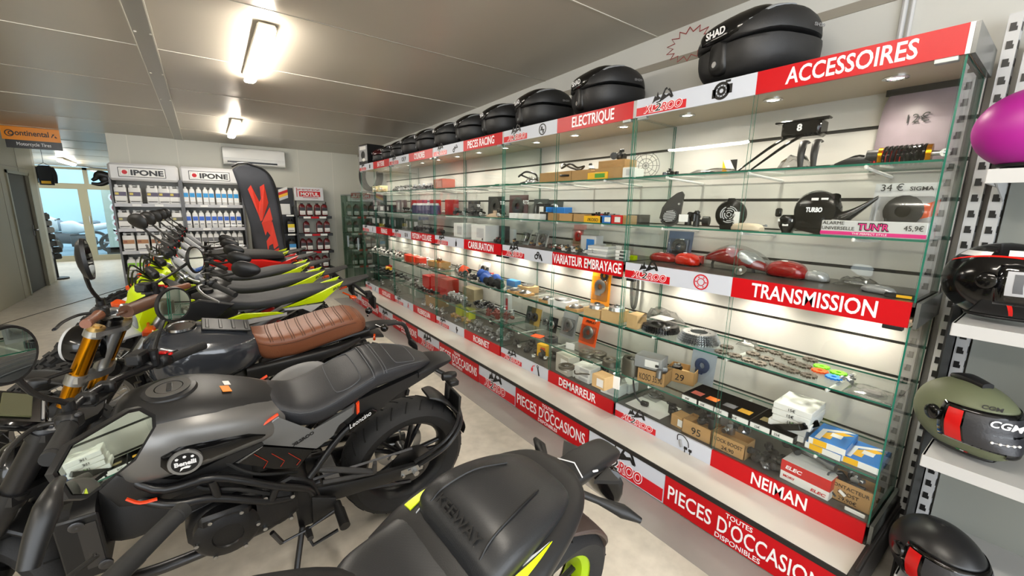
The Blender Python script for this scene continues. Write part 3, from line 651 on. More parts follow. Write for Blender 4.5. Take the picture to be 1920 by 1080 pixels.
for r, (c1, c2, nm, hh) in enumerate((('1f8fd0', 'dfe8f0', 'sky-blue', .27), ('2a5cc0', '2a3a5a', 'royal-blue', .27), ('6a6a6c', '1a1a1a', 'black-and-grey', .27), ('b9bbbe', '3a3a3a', 'pale grey', .25))):
    rowfill(lambda l, p, g: bottle('oil_bottle', l, p, c1, c2, .074, hh, 'mid', g), XS9, 8.37, SHZ[r], 0, f'slim white bottle with {nm} label, {{}} from the left on the right rack', f'{nm} labelled bottles on the right oil rack')

# black stand with canisters, mostly behind the flag
t = thing('oil_stand', 'tall black oil stand with striped header behind the feather flag', 'display stand', (1.14, 8.58, 0))
MB().bb(-.50, .22, .12, .14, 0, 1.84).bb(-.50, -.47, -.16, .14, 0, 1.5).bb(.19, .22, -.16, .14, 0, 1.5).build('frame', BLACK, t, smooth=0)
b = MB().bb(-.20, .16, .10, .118, 1.52, 1.83)
for i, c in enumerate((1, 2, 3, 4)): b.mat(c).prism([(-.02, 1.60 + .05 * i), (.13, 1.66 + .05 * i), (.13, 1.71 + .05 * i), (-.02, 1.65 + .05 * i)], (0, .098, 0), (1, 0, 0), (0, 0, 1), .002)
b.mat(4).bb(-.04, .15, .096, .1, 1.36, 1.55)
b.build('header_sign', [BLACK, LGREY, YEL, RED, PAPER], t, smooth=0)
for z in (1.36, 1.02, .66, .3):
    s = MB().bb(-.47, .19, -.17, .12, z - .03, z).build('shelf', BLACK, t, smooth=0)
    for x in (-.36, .10): MB().bb(x - .06, x + .06, -.174, -.17, z - .028, z - .002).build('price_strip', PAPER, s, smooth=0)
for z, c, cn in ((1.02, 'e0c820', 'yellow'), (.66, '3a8fd0', 'blue')):
    for x, wh in ((.78, 'left of'), (1.25, 'right of')):
        bottle('oil_bottle', f'dark oil bottle with {cn} label on the black stand, {wh} the feather flag', (x, 8.5, z), c, '202020', .13, .26, 'mid', None, BLACK, BLACK)
# MOTUL rack
MRED = mat('dark red bottle', '5e0c10', .3)
t = thing('oil_rack', 'narrow rack of dark red bottles under the white MOTUL header', 'shelf rack', (1.66, 8.6, 0))
b = MB().bb(-.28, .25, .10, .12, .1, 1.86); b.mat(1).tube([(-.27, .09, 0), (-.27, .09, 1.8)], .012, 6).tube([(.25, .09, 0), (.25, .09, 1.6)], .012, 6); b.build('back_board', [mat('wall panel', 'c6c5b9'), DSTEEL], t, smooth=0)
hd = MB().bb(-.30, .20, -.03, .04, 1.615, 1.86, bev=.008).build('header_sign', mat('header white', 'd3d3d4', .4), t)
b = MB().bb(-.22, .14, -.034, -.03, 1.69, 1.785); b.mat(1).text('MOTUL', (-.04, -.035, 1.705), (1, 0, 0), (0, 0, 1), .062, w=.31, bold=.05, align='CENTER')
b.mat(2)
for i in range(14): b.bb(-.24 + .027 * i, -.222 + .027 * i, -.0335, -.03, 1.80 + .006 * (i % 3), 1.82 + .006 * (i % 2))
b.bb(-.16, .10, -.0335, -.03, 1.665, 1.675).bb(-.262, -.25, -.0335, -.03, 1.68, 1.84)
b.build('brand_logo', [RED, PAPER, mat('faded red print', 'a03a3a')], hd, smooth=0)
MZ = [1.335, 1.015, .69, .36]
for z in MZ:
    s = MB().bb(-.28, .29, -.16, .10, z - .012, z).bb(-.28, .29, -.17, -.16, z - .045, z + .004).build('shelf', BLACK, t, smooth=0)
    b = MB().bb(-.20, -.08, -.1735, -.17, z - .042, z - .006).bb(.07, .19, -.1735, -.17, z - .042, z - .006); b.mat(1).bb(-.07, .06, -.1735, -.17, z - .042, z - .006); b.build('price_strip', [PAPER, RED], s, smooth=0)
for z, xs, nm in ((MZ[0], [-.20, -.08, .06, .18], 'top'), (MZ[1], [-.15, .08, .21], 'second'), (MZ[2], [-.22, -.12, .06, .19], 'third'), (MZ[3], [-.12, .0, .14], 'lowest')):
    rowfill(lambda l, p, g: bottle('oil_bottle', l, p, '1a1414', 'b0a090', .105, .235, 'side', g, BLACK if nm == 'top' else MRED, MRED), [1.66 + x for x in xs], 8.52, z, 0, f'dark red oil bottle, {{}} from left on {nm} shelf of the MOTUL rack', f'red bottles on the {nm} shelf of the MOTUL rack')

# feather flag
t = thing('feather_flag', 'tall dark feather flag with an orange-red angular mark behind the bikes', 'flag', (.72, 6.9, 0))
FL = mat('flag cloth', '3c3e44', .7, noise=.12, nscale=6); FLO = mat('flag orange', 'e8402a', .6)
R_ = [(-.37, 2.03), (-.30, 2.075), (-.17, 2.085), (0, 2.02), (.10, 1.88), (.16, 1.57), (.185, 1.11), (.205, .60), (.205, .42)]
L_ = [(-.36, 2.02), (-.335, 1.9), (-.29, 1.70), (-.22, 1.27), (-.17, .80), (-.155, .42)]
def lerp_edge(E, z):
    for (x0, z0), (x1, z1) in zip(E, E[1:]):
        if z <= z0 and z >= z1: return x0 + (x1 - x0) * (z0 - z) / max(z0 - z1, 1e-6)
    return E[-1][0] if z < E[-1][1] else E[0][0]
def cloth(x, z): return .012 * math.sin(9 * x + 5 * z) + .01 * math.sin(13 * z)
b = MB(); N = 40; W = 8; zs = [2.08 - (2.08 - .42) * i / N for i in range(N + 1)]
RE = spline([(x, 0, z) for x, z in R_[2:]], 6); RE = [(p.x, p.z) for p in RE]
vs = []; fs = []
for z in zs:
    xl, xr = lerp_edge(L_, min(z, 2.02)), lerp_edge(RE, z)
    if z > 2.02: xl = -.36 + (z - 2.02) * 3.2
    for j in range(W + 1):
        x = xl + (xr - xl) * j / W; vs.append((x, cloth(x, z), z))
for i in range(N):
    for j in range(W): a = i * (W + 1) + j; fs.append([a, a + 1, a + W + 2, a + W + 1])
b.add(vs, fs)
o = b.build('cloth', FL, t); md = o.modifiers.new('thickness', 'SOLIDIFY'); md.thickness = .003; md.offset = 0
def fpoly(P):
    return [(x, cloth(x, z) - .006, z) for x, z in P]
b = MB()
for P in ([(-.20, 1.74), (-.16, 1.80), (-.075, 1.57), (-.05, 1.62), (-.055, 1.78), (.0, 1.82), (.035, 1.56), (-.06, 1.32), (-.085, 1.30), (-.10, 1.38)],
          [(-.075, 1.28), (.045, 1.50), (.065, 1.33), (-.04, 1.10)], [(-.035, 1.20), (.06, 1.30), (.11, .95), (.05, .90), (.04, .98), (-.01, .95), (-.03, .86), (-.035, 1.02), (.02, 1.10)],
          [(.115, .92), (.11, .76), (.05, .72), (.125, .66), (.135, .50), (-.01, .42), (.0, .55), (-.02, .70), (-.015, .80), (.04, .88)]):
    n = len(P); b.add(fpoly(P), [list(range(n))])
o = b.build('orange_mark', FLO, t, smooth=0, recalc=False); md = o.modifiers.new('thickness', 'SOLIDIFY'); md.thickness = .002
MB().tube([(x, cloth(x, z), z) for x, z in [(-.36, 2.035), (-.28, 2.083), (-.17, 2.092)] + [(p[0] + .006, p[1]) for p in RE[1:]]], .014, 8).tube([(.205, .0, .44), (.21, 0, .05)], .013, 8).build('pole', BLACK, t)
MB().box((.2, 0, .03), (.42, .42, .06), bev=.02).build('base_plate', BLACK, t)

# tall narrow glass cabinets beyond the last case
for i, (ya, yb, zt, lab) in enumerate(((7.0, 7.52, 1.775, 'green-tinted glass cabinet just beyond the last display case, tyre on top'), (7.56, 8.2, 1.74, 'tall green-tinted glass cabinet in the corner nearest the back wall'))):
    t = thing('glass_cabinet', lab, 'cabinet', (2.3, (ya + yb) / 2, 0)); h = (yb - ya) / 2
    GC = glassmat('green cabinet glass', (.74, .84, .79), .06) if i == 0 else MATS['green cabinet glass']
    MB().bb(-.225, .24, -h, h, .06, .12).bb(-.225, .24, -h, h, zt - .02, zt).build('frame', mat('cabinet frame', '8f9a96', .3, .5), t, smooth=0)
    MB().bb(-.22, .24, -h + .01, h - .01, 0, .06).build('base', BLACK, t, smooth=0)
    for y in (-h, h - .006): MB().bb(-.225, .24, y, y + .006, .12, zt - .02).build('side_glass', GC, t, smooth=0)
    MB().bb(-.228, -.222, -h, 0, .12, zt - .02).build('glass_door', GC, t, smooth=0); MB().bb(-.228, -.222, .004, h, .12, zt - .02).build('glass_door', GC, t, smooth=0)
    MB().bb(.225, .24, -h, h, .12, zt - .02).build('back_board', mat('cabinet back', '6d7a75', .5), t, smooth=0)
    for z in (.5, .85, 1.2, 1.5): MB().bb(-.20, .22, -h + .01, h - .01, z, z + .008).build('glass_shelf', GLASS2, t, smooth=0)
    MB().bb(-.24, -.228, -.03, -.015, .8, 1.0).build('handle', STEEL, t)
    it = thing('boxed_part', ('grey boxed engine part inside the glass cabinet beneath the tyre', 'grey boxed engine part inside the corner glass cabinet')[i], 'part', (2.28, (ya + yb) / 2, .858))
    MB().box((0, 0, .06), (.2, .22, .12), bev=.006).build('box', DGREY, it); MB().cyl((0, 0, .12), (0, 0, .16), .07, 16).cyl((-.1, .03, .06), (-.13, .03, .06), .03, 12).build('metal_part', ALU, it)
t = thing('tyre', 'used black tyre standing on top of the glass cabinet at the last case', 'tyre', (2.34, 7.24, 1.776))
MB().lathe((0, 0, .265), (.9, .35, .0), [(.19, -.045), (.225, -.06), (.255, -.045), (.265, -.02), (.265, .02), (.255, .045), (.225, .06), (.19, .045), (.20, .02), (.20, -.02)], 40, True).build('carcass', RUB, t)
# ================================================================ top boxes on the roof of the display cases
CASEB = mat('textured black plastic', '232324', .5, bump=.25, bscale=350)
def top_box(label, loc, rz, group):
    t = thing('top_box', label, 'top box', loc, rz, group)
    MB().body([(-.215, .150, .09, .085, 3.5, 2.5, 0, .9), (-.19, .160, .035, .15, 3.5, 2.8, 0, .85), (-.10, .168, .006, .215, 6, 3, 0, .85), (.06, .168, .0, .228, 6, 3, 0, .85), (.16, .168, .004, .205, 6, 3, 0, .85), (.205, .160, .03, .16, 5, 3, 0, .85)], n=28, smooth=3).build('lower_shell', CASEB, t)
    MB().body([(-.225, .215, .172, .08, 2.4, 4, 0, .25), (-.20, .245, .160, .15, 2.4, 5, 0, .2), (-.11, .295, .172, .222, 2.6, 6, 0, .12), (.03, .318, .172, .236, 2.7, 6, 0, .1), (.14, .295, .172, .212, 2.6, 6, 0, .1), (.20, .24, .168, .16, 2.4, 5, 0, .1)], n=28, smooth=3).build('lid', CASEB, t)
    MB().body([(-.235, .215, .185, .05, 2.4, 3), (-.218, .247, .168, .115, 2.3, 4), (-.13, .297, .20, .165, 2.6, 5), (-.02, .324, .26, .11, 2.6, 4), (.06, .322, .30, .02, 2.6, 4)], n=24, smooth=3).build('gloss_panel', BLKG, t)
    GPN = [(-.225, .215, .172, .08, 2.4, 4, 0, .25), (-.20, .245, .160, .15, 2.4, 5, 0, .2), (-.11, .295, .172, .222, 2.6, 6, 0, .12), (.03, .318, .172, .236, 2.7, 6, 0, .1), (.14, .295, .172, .212, 2.6, 6, 0, .1), (.20, .24, .168, .16, 2.4, 5, 0, .1)]
    for s in (-1, 1): skin(GPN, lambda u, v: (-.195 + .215 * u, 90 - s * (58 - 26 * u + (3 + 13 * u) * (v - .5))), 10, 3, .003).build('silver_wedge', mat('silver trim', 'a2a5aa', .4), t)
    b = MB().body([(-.228, .165, .06, .035, 4, 3), (-.214, .172, .035, .05, 4, 3), (-.19, .172, .03, .05, 4, 3)], n=16, smooth=2); b.build('latch', BLACK, t)
    b = MB().cyl((-.22, 0, .075), (-.232, 0, .075), .013, 16); b.build('lock', STEEL, t)
    b = MB(); b.T = MX.Translation((-.242, 0, .205)) @ MX.Rotation(R(-18), 4, 'Y')
    b.text('SHAD', (0, 0, -.014), (0, -1, 0), (0, 0, 1), .028, w=.115, bold=.04, align='CENTER', shear=.25).build('brand_lettering', LETW, t, smooth=0)
    b = MB(); b.T = MX.Translation((.06, -.234, .195))
    b.text('SH39', (0, 0, 0), (1, 0, 0), (0, 0, 1), .014, w=.06, bold=.03).build('model_lettering', GREY, t, smooth=0)
    return t
TBX = [(1.10, 1.06, 'nearest and largest black motorcycle top box on the case roof, above the ACCESSOIRES sign'), (2.06, 0.98, 'black top box standing above the ELECTRIQUE sign'), (2.72, 0.96, 'black top box at the left end above the ELECTRIQUE case, third from the viewer'),
       (3.26, 0.92, 'black top box with clear film on its lid above the PIECES RACING sign'), (3.76, 0.9, 'fifth black top box from the viewer along the case roof'), (4.26, 0.88, 'sixth black top box from the viewer along the case roof'), (4.76, 0.88, 'seventh black top box from the viewer, above the CYLINDRES sign'),
       (5.22, 0.86, 'eighth black top box from the viewer along the case roof'), (5.66, 0.78, 'ninth black top box from the viewer along the case roof'), (6.04, 0.74, 'tenth black top box from the viewer, above the BATTERIE case'), (6.45, 0.72, 'far top box with dark red lid near the end of the case roof')]
src = None
for i, (y, s, lab) in enumerate(TBX):
    loc = (2.30, y, ZT1 - .001); rz = -R(16 if i else 18)
    if src is None: src = top_box(lab, loc, rz, 'top boxes on the case roof'); src.scale = (s,) * 3
    elif i == 10:
        o = top_box(lab, loc, rz, 'top boxes on the case roof'); o.scale = (s,) * 3
        for c in o.children:
            if c.name.startswith(('gloss', 'lid')): c.data.materials[0] = mat('dark red gloss', '3d0a10', .15)
    else: dup(src, loc, rz, lab, None, s)
b = MB()
rnd = random.Random(3); vs = []; fs = []
for i in range(7):
    for j in range(7): vs.append((2.10 + .02 * i, 3.12 + .03 * j + rnd.uniform(-.01, .01), 2.36 + .012 * i + rnd.uniform(-.012, .012)))
for i in range(6):
    for j in range(6): a = i * 7 + j; fs.append([a, a + 1, a + 8, a + 7])
b.add(vs, fs); o = b.build('plastic_wrap', PLASTIC, smooth=0); o.modifiers.new('thickness', 'SOLIDIFY').thickness = .001
tag(o, 'crumpled clear plastic film lying on the fourth top box', 'film')
t = thing('helmet_box', 'dark printed box standing upright at the far end of the case roof', 'box', (2.22, 6.78, ZT1 - .001), R(8))
MB().box((0, 0, .15), (.28, .30, .30), bev=.004).build('carton', BLACK, t)
b = MB().bb(-.142, -.14, -.14, .14, .05, .28); b.mat(1).bb(-.144, -.142, -.10, .10, .22, .27); b.mat(2).ell((-.143, 0, .14), (.004, .07, .06)); b.mat(1).ell((-.145, -.02, .07), (.004, .05, .025)); b.build('printed_front', [mat('grey print', '9a9a9c'), WHITE, BLACK], t)

# ================================================================ helmet shelves at the right edge
t = thing('helmet_rack', 'white steel wall rack with three shelves of helmets at the right edge', 'shelf rack', (2.3, -.5, 0))
MB().bb(.24, .28, -1.5, .68, .05, 2.2).build('back_board', mat('rack grey panel', '8e918b', .5), t, smooth=0)
for z in (1.700, 1.200, .708, .20):
    sh = MB().bb(-.30, .19, -1.4, .695, z - .012, z).bb(.19, .24, -1.4, .68, z - .012, z).bb(-.302, -.296, -1.4, .695, z - .042, z + .001).bb(-.3, .19, .690, .697, z - .042, z).build('shelf', mat('shelf white', 'bfbfbf', .4), t, smooth=0)
    MB().prism([(-.28, -.012), (.19, -.012), (.19, -.09)], (0, .688, z), (1, 0, 0), (0, 0, 1), .004).build('bracket', LGREY, sh, smooth=0)
MB().bb(-.05, .27, .727, .733, 0, 1.22).build('side_panel', BLACK, t, smooth=0)
MB().bb(-.2, .24, -1.4, .69, .03, .09).build('base', BLACK, t, smooth=0)
def hel_pt(az, el, k=1.0, chin=1.0, jet=False):
    # az 0 = forward (+x), el up
    ca, sa, ce, se = math.cos(az), math.sin(az), math.cos(el), math.sin(el)
    x, y, z = .150 * ca * ce, .122 * sa * ce, .130 * se
    f = max(0, ca)
    if chin and el < R(-2): q = min(1, (R(-2) - el) / R(30)); x += .042 * q * f ** 2 * chin; y *= 1 - .10 * q * f
    x -= .012 * (1 if ca < 0 else 0) * (1 - f) * 0
    return V((x * k, y * k, z * k))
def helmet(name, label, loc, rz, shellm, kind='full', extras=None, tint=None, tilt=0):
    t = thing(name, label, 'helmet', loc, rz)
    zc = .140; NA, NE = 48, 24; e0 = R(-62)
    def patch(a0, a1, el0, el1, k, na=20, ne=10, shape=None):
        b = MB(); vs = []; fs = []
        for i in range(ne + 1):
            for j in range(na + 1):
                a = a0 + (a1 - a0) * j / na; e = el0 + (el1 - el0) * i / ne
                if shape: a, e = shape(j / na, i / ne)
                vs.append(hel_pt(a, e, k, 0 if kind == 'jet' else 1) + V((0, 0, zc)))
        for i in range(ne):
            for j in range(na): q = i * (na + 1) + j; fs.append([q, q + 1, q + na + 2, q + na + 1])
        return b.add(vs, fs)
    # shell with a face opening
    b = MB(); vs = []; fs = []; oa = R(72); oe0, oe1 = (R(-16), R(24)) if kind == 'full' else (R(-70), R(26))
    for i in range(NE + 1):
        e = e0 + (R(90) - e0) * i / NE
        for j in range(NA): vs.append(hel_pt(2 * PI * j / NA, e, 1, 0 if kind == 'jet' else 1) + V((0, 0, zc)))
    for i in range(NE):
        for j in range(NA):
            a = 2 * PI * (j + .5) / NA; a = a - 2 * PI if a > PI else a; e = e0 + (R(90) - e0) * (i + .5) / NE
            if abs(a) < oa and oe0 < e < oe1: continue
            fs.append([i * NA + j, i * NA + (j + 1) % NA, (i + 1) * NA + (j + 1) % NA, (i + 1) * NA + j])
    o = b.add(vs, fs).build('shell', shellm, t, recalc=False, smooth=60); m = o.modifiers.new('thickness', 'SOLIDIFY'); m.thickness = .012; m.offset = -1
    b = MB(); vs = []; fs = []
    for i in range(NE + 1):
        for j in range(NA): vs.append(hel_pt(2 * PI * j / NA, e0 + (R(90) - e0) * i / NE, .87, 0) + V((0, 0, zc)))
    for i in range(NE):
        for j in range(NA): fs.append([i * NA + j, i * NA + (j + 1) % NA, (i + 1) * NA + (j + 1) % NA, (i + 1) * NA + j])
    fs.append(list(range(NA))[::-1]); b.add(vs, fs).build('lining', BLKM, t, recalc=False)
    rim = [hel_pt(2 * PI * j / 40, e0, 1, 0 if kind == 'jet' else 1) + V((0, 0, zc)) for j in range(40)]
    MB().tube(rim + rim[:1], .007, 6).build('rim', BLACK, t)
    if kind == 'full' or tint:
        vis = patch(R(-80), R(80), R(-29), R(29), 1.028).build('visor', tint or glassmat('smoked visor', (.22, .22, .23), .06), t, recalc=False); m = vis.modifiers.new('thickness', 'SOLIDIFY'); m.thickness = .002
        vis.data.polygons.foreach_set('use_smooth', [True] * len(vis.data.polygons))
    for s in (-1, 1):
        p = hel_pt(s * R(88), R(4), 1.03) + V((0, 0, zc)); MB().lathe(p, (0, s, 0), [(.0, .008), (.018, .008), (.026, .003), (.028, -.006)], 16).build('visor_pivot', BLKG, t)
    if kind == 'full':
        b = patch(R(-14), R(14), R(-36), R(-26), 1.03, 6, 3); b.build('chin_vent', BLKG, t, recalc=False)
    if extras: extras(t, patch)
    return t
def hx_black(t, patch):
    M = [mat('helmet white', 'dcdcde', .2), mat('helmet red', 'e01c14', .2), mat('sticker grey', 'a9aaae', .4)]
    for a0, a1, e0_, e1_, mi in ((R(-75), R(20), R(44), R(56), 0), (R(-150), R(-95), R(40), R(50), 0)): patch(a0, a1, e0_, e1_, 1.006).build('white_stripe', M[mi], t, recalc=False)
    patch(0, 1, 0, 1, 1.007, 24, 3, lambda u, v: (R(-150 + 140 * u), R(30 + 14 * math.sin(u * PI) - 3 * v))).build('red_stripe', M[1], t, recalc=False)
    patch(0, 1, 0, 1, 1.007, 16, 3, lambda u, v: (R(-72 + 10 * u + 4 * v), R(-18 - 34 * u))).build('red_stripe', M[1], t, recalc=False)
    o = patch(R(-72), R(25), R(-14), R(20), 1.03).build('visor_sticker', M[2], t, recalc=False)
    b = MB()
    for i in range(3):
        q = patch(R(-52), R(5), R(10 - 9 * i), R(15 - 9 * i), 1.033, 12, 1); b.add(q.v, q.f)
    b.build('sticker_print', GREY, o, recalc=False)
    patch(R(-66), R(-58), R(-10), R(16), 1.034, 2, 6).build('sticker_print', mat('print dark', '55565a'), o, recalc=False)
def hx_olive(t, patch):
    patch(R(-72), R(-56), R(-26), R(22), 1.036).build('red_inner_strip', REDP, t, recalc=False)
    patch(R(-54), R(60), R(-26), R(22), 1.034).build('visor_film', mat('charcoal film', '2c2c30', .4, bump=.2, bscale=120), t, recalc=False)
    b = MB()
    b.tube([hel_pt(R(-28 + 4 * i), R(-12), 1.040) + V((0, 0, .14)) for i in range(9)], .0008, 4)
    for i in range(5):
        p = hel_pt(R(-28 + 8 * i), R(-12), 1.045) + V((0, 0, .14)); b.ell(p, .0045, 8, 5)
    b.build('white_dots', LETW, t); b = MB()
    b.text('CGM', V(hel_pt(R(-30), R(10), 1.06)) + V((0, 0, .14)), (.55, .83, 0), (0, 0, 1), .024, w=.075, bold=.03, shear=.2)
    b.build('white_print', LETW, t)
    MB().text('CGM', V(hel_pt(R(-38), R(33), 1.012)) + V((0, 0, .14)), (.62, .78, 0), (-.4, .3, .86), .014, w=.05, bold=.03, shear=.2).build('brand_lettering', BLACK, t)
    b = MB().body([(-.06, .135, .118, .02, 3, 3), (-.02, .146, .118, .03, 3, 3), (.05, .138, .115, .02, 3, 3)], n=12); b.v = [p + V((0, 0, .14)) for p in b.v]; b.build('top_vent', BLACK, t)
    b = MB(); 
    for i, m in enumerate((0, 1, 2)):
        q = patch(R(-62 + 5 * i), R(-57 + 5 * i), R(-58), R(-52), 1.01, 2, 2); b.mat(i).add(q.v, q.f)
    b.build('flag_sticker', [mat('flag green', '1f8a4a'), LETW, RED], t, recalc=False)
def hx_bottom(t, patch): patch(R(-74), R(-58), R(-26), R(22), 1.036).build('red_inner_strip', REDP, t, recalc=False); patch(R(-54), R(60), R(-26), R(22), 1.034).build('visor_film', MATS['charcoal film'], t, recalc=False)
def hx_mag(t, patch):
    pass
helmet('open_face_helmet', 'bright magenta open-face helmet on the top white shelf at the right edge', (2.20, .125, 1.700), R(-75), mat('magenta shell', 'a3168a', .45), 'jet', hx_mag)
helmet('full_face_helmet', 'glossy black full-face helmet with white and red stripes on the second shelf', (2.16, .12, 1.200), R(-105), BLKG, 'full', hx_black)
helmet('full_face_helmet', 'matt olive green full-face helmet with dark film on its visor', (2.16, .13, .708), R(-128), mat('olive shell', '646a50', .55), 'full', hx_olive)
helmet('full_face_helmet', 'plain matt black helmet on the lowest shelf in the bottom right corner', (2.02, .105, .20), R(-140), mat('satin black shell', '161618', .35), 'full', hx_bottom)
helmet('full_face_helmet', 'dark blue helmet just entering the frame beside the olive one', (2.23, -.33, .708), R(-120), mat('dark blue shell', '1c2536', .3), 'full')
# ================================================================ goods on the case shelves
SN = {'top': 'top shelf under {0}', 'second': 'second shelf under {0}', 'deck': 'deck above {1}', 'upper': 'shelf under {1}', 'lower': 'lower shelf above {2}', 'bottom': 'bottom deck above {2}'}
def where(k, s): return SN[s].format(SIGNS[k][0], SIGNS[k][4], SIGNS[k][8])
def carton(label, p, d, m, rz=0, stk=None, txt=None, tcol=BLACK, name='carton', lidm=None, group=None):
    t = thing(name, label, 'box', p, rz, group)
    MB().box((0, 0, d[2] / 2), d, bev=.0025).build('carton', m, t)
    if lidm: MB().box((0, 0, d[2] * .5), (d[0] + .0012, d[1] + .0012, d[2] * .5)).build('printed_band', lidm, t, smooth=0)
    if stk: MB().bb(-d[0] / 2 - .001, -d[0] / 2 + .001, -d[1] * .4, d[1] * .1, d[2] * .2, d[2] * .8).build('sticker', stk, t, smooth=0)
    if txt:
        b = MB(); hh = d[2] * .8 / len(txt)
        for i, s in enumerate(txt): b.text(s, (-d[0] / 2 - .0015, 0, d[2] * .9 - hh * (i + .85)), LT, UP, hh * .6, align='CENTER', maxw=d[1] * .9, bold=.01)
        b.build('lettering', tcol, t, smooth=0)
    return t
def openbox(label, p, d, rz=0, txt=None, m=CARD):
    t = thing('open_carton', label, 'box', p, rz); x, y, z = d[0] / 2, d[1] / 2, d[2]
    b = MB().bb(-x, x, -y, y, 0, .003)
    for a in ((-x, -x + .003, -y, y), (x - .003, x, -y, y), (-x, x, -y, -y + .003), (-x, x, y - .003, y)): b.bb(*a, 0, z)
    b.build('carton', m, t, smooth=0)
    MB().bb(-x + .003, x - .003, -y + .003, y - .003, z * .5, z * .55).build('inner_flap', CARD2, t, smooth=0)
    if txt:
        b = MB(); hh = z * .85 / len(txt)
        for i, s in enumerate(txt): b.text(s, (-x - .0012, 0, z * .92 - hh * (i + .85)), LT, UP, hh * .6, align='CENTER', maxw=d[1] * .85)
        b.build('handwriting', BLACK, t, smooth=0)
    return t
def gear(name, label, p, r, h, n, m, hole=.4, cat='sprocket', group=None, lug=5, tooth=.12, rz=0):
    t = thing(name, label, cat, p, rz, group); b = MB(); O, I = [], []
    for i in range(n):
        for q, rr in ((0, 1 - tooth), (.3, 1), (.55, 1), (.85, 1 - tooth)): a = 2 * PI * (i + q) / n; O.append((r * rr * math.cos(a), r * rr * math.sin(a)))
    N = len(O); vs = [(x, y, z) for z in (0, h) for x, y in O] + [(x * hole / math.hypot(x, y) * r, y * hole / math.hypot(x, y) * r, z) for z in (0, h) for x, y in O]
    fs = []
    for i in range(N): j = (i + 1) % N; fs += [[i, j, N + j, N + i], [2 * N + j, 2 * N + i, 3 * N + i, 3 * N + j], [N + i, N + j, 3 * N + j, 3 * N + i], [j, i, 2 * N + i, 2 * N + j]]
    b.add(vs, fs).build('toothed_ring', m, t, smooth=30)
    if lug:
        b = MB(); rr = (hole * .75 + .25) * r
        for i in range(lug): a = 2 * PI * i / lug; b.cyl((rr * math.cos(a), rr * math.sin(a), h * .5), (rr * math.cos(a), rr * math.sin(a), h * 1.05), r * .06, 8)
        b.bb(-.001, .001, -.001, .001, h * .5, h * .6).build('bolt_holes', BLACK, t)
    return t
def lens(label, p, d, m, rz=0, base=None, name='tail_lamp'):
    t = thing(name, label, 'lamp lens', p, rz); x, y, z = d
    MB().body([(-y / 2, z * .5, z * .1, x * .18, 2.5, 3), (-y * .34, z * .86, 0, x * .45, 2.6, 3), (0, z, 0, x * .5, 2.6, 3), (y * .3, z * .9, 0, x * .44, 2.6, 3), (y / 2, z * .55, z * .12, x * .12, 2.5, 3)], n=24, axis='y').build('lens', m, t)
    MB().body([(-y * .42, z * .3, 0, x * .38, 3, 5), (y * .42, z * .3, 0, x * .36, 3, 5)], n=16, smooth=2, axis='y').build('housing', base or BLACK, t).location = (x * .12, 0, 0)
    MB().ell((-x * .2, 0, z * .98), (x * .12, y * .08, z * .04), 12, 6).build('sticker', PAPER, t)
    return t
LRED = mat('red lens', '8a0505', .08, coat=.6, bump=.3, bscale=90); LORG = mat('orange lens', 'c41f04', .1, coat=.6, bump=.4, bscale=90); LCLR = mat('clear lens', 'b9bcc0', .12, .5, bump=.5, bscale=110)
DARKP = mat('dark engine part', '3b3a38', .45, .4, noise=.15, nscale=25); MECHM = [ALU, DARKP, BLACK, DSTEEL, STEEL, mat('brass part', 'b08a3a', .35, .9)]
def mech(name, label, p, seed, s, rz=0, mats=None, group=None, cat='engine part'):
    r = random.Random(seed); t = thing(name, label, cat, p, rz, group); mm = mats or MECHM
    def prim(b, c, k):
        q = r.random()
        if q < .4: a = r.choice(((1, 0, 0), (0, 1, 0), (0, 0, 1), (.7, .7, .2))); a = V(a) * k * r.uniform(.3, .7); b.cyl(V(c) - a, V(c) + a, k * r.uniform(.25, .5), 14)
        elif q < .6: b.box(c, (k * r.uniform(.5, 1.2), k * r.uniform(.5, 1.2), k * r.uniform(.3, .8)), r.uniform(0, 3), bev=k * .08)
        elif q < .8: b.lathe(c, (r.uniform(-1, 1), r.uniform(-1, 1), .6), [(k * .2, -k * .3), (k * .5, -k * .25), (k * .55, 0), (k * .35, .1 * k), (k * .3, k * .35), (k * .2, k * .35)], 16, True)
        else: b.ell(c, (k * r.uniform(.3, .6), k * r.uniform(.3, .6), k * r.uniform(.25, .45)), 14, 8)
    names = ['casting', 'flange', 'fitting', 'bolt_head', 'hose_stub']
    for i in range(3):
        b = MB(); c0 = None
        for q in range(3 if i == 0 else 2):
            c = (r.uniform(-.35, .35) * s * (1 - .2 * i), r.uniform(-.4, .4) * s * (1 - .2 * i), s * (.22 + .16 * i + r.uniform(0, .08)))
            prim(b, c, s * (.42 - .09 * i)); 
            if c0: b.tube([c0, c], s * .06, 6)
            c0 = c
        z0 = min(v.z for v in b.v)
        for v in b.v: v.z = max(v.z, .0)
        b.build(names[i], r.choice(mm), t)
    return t
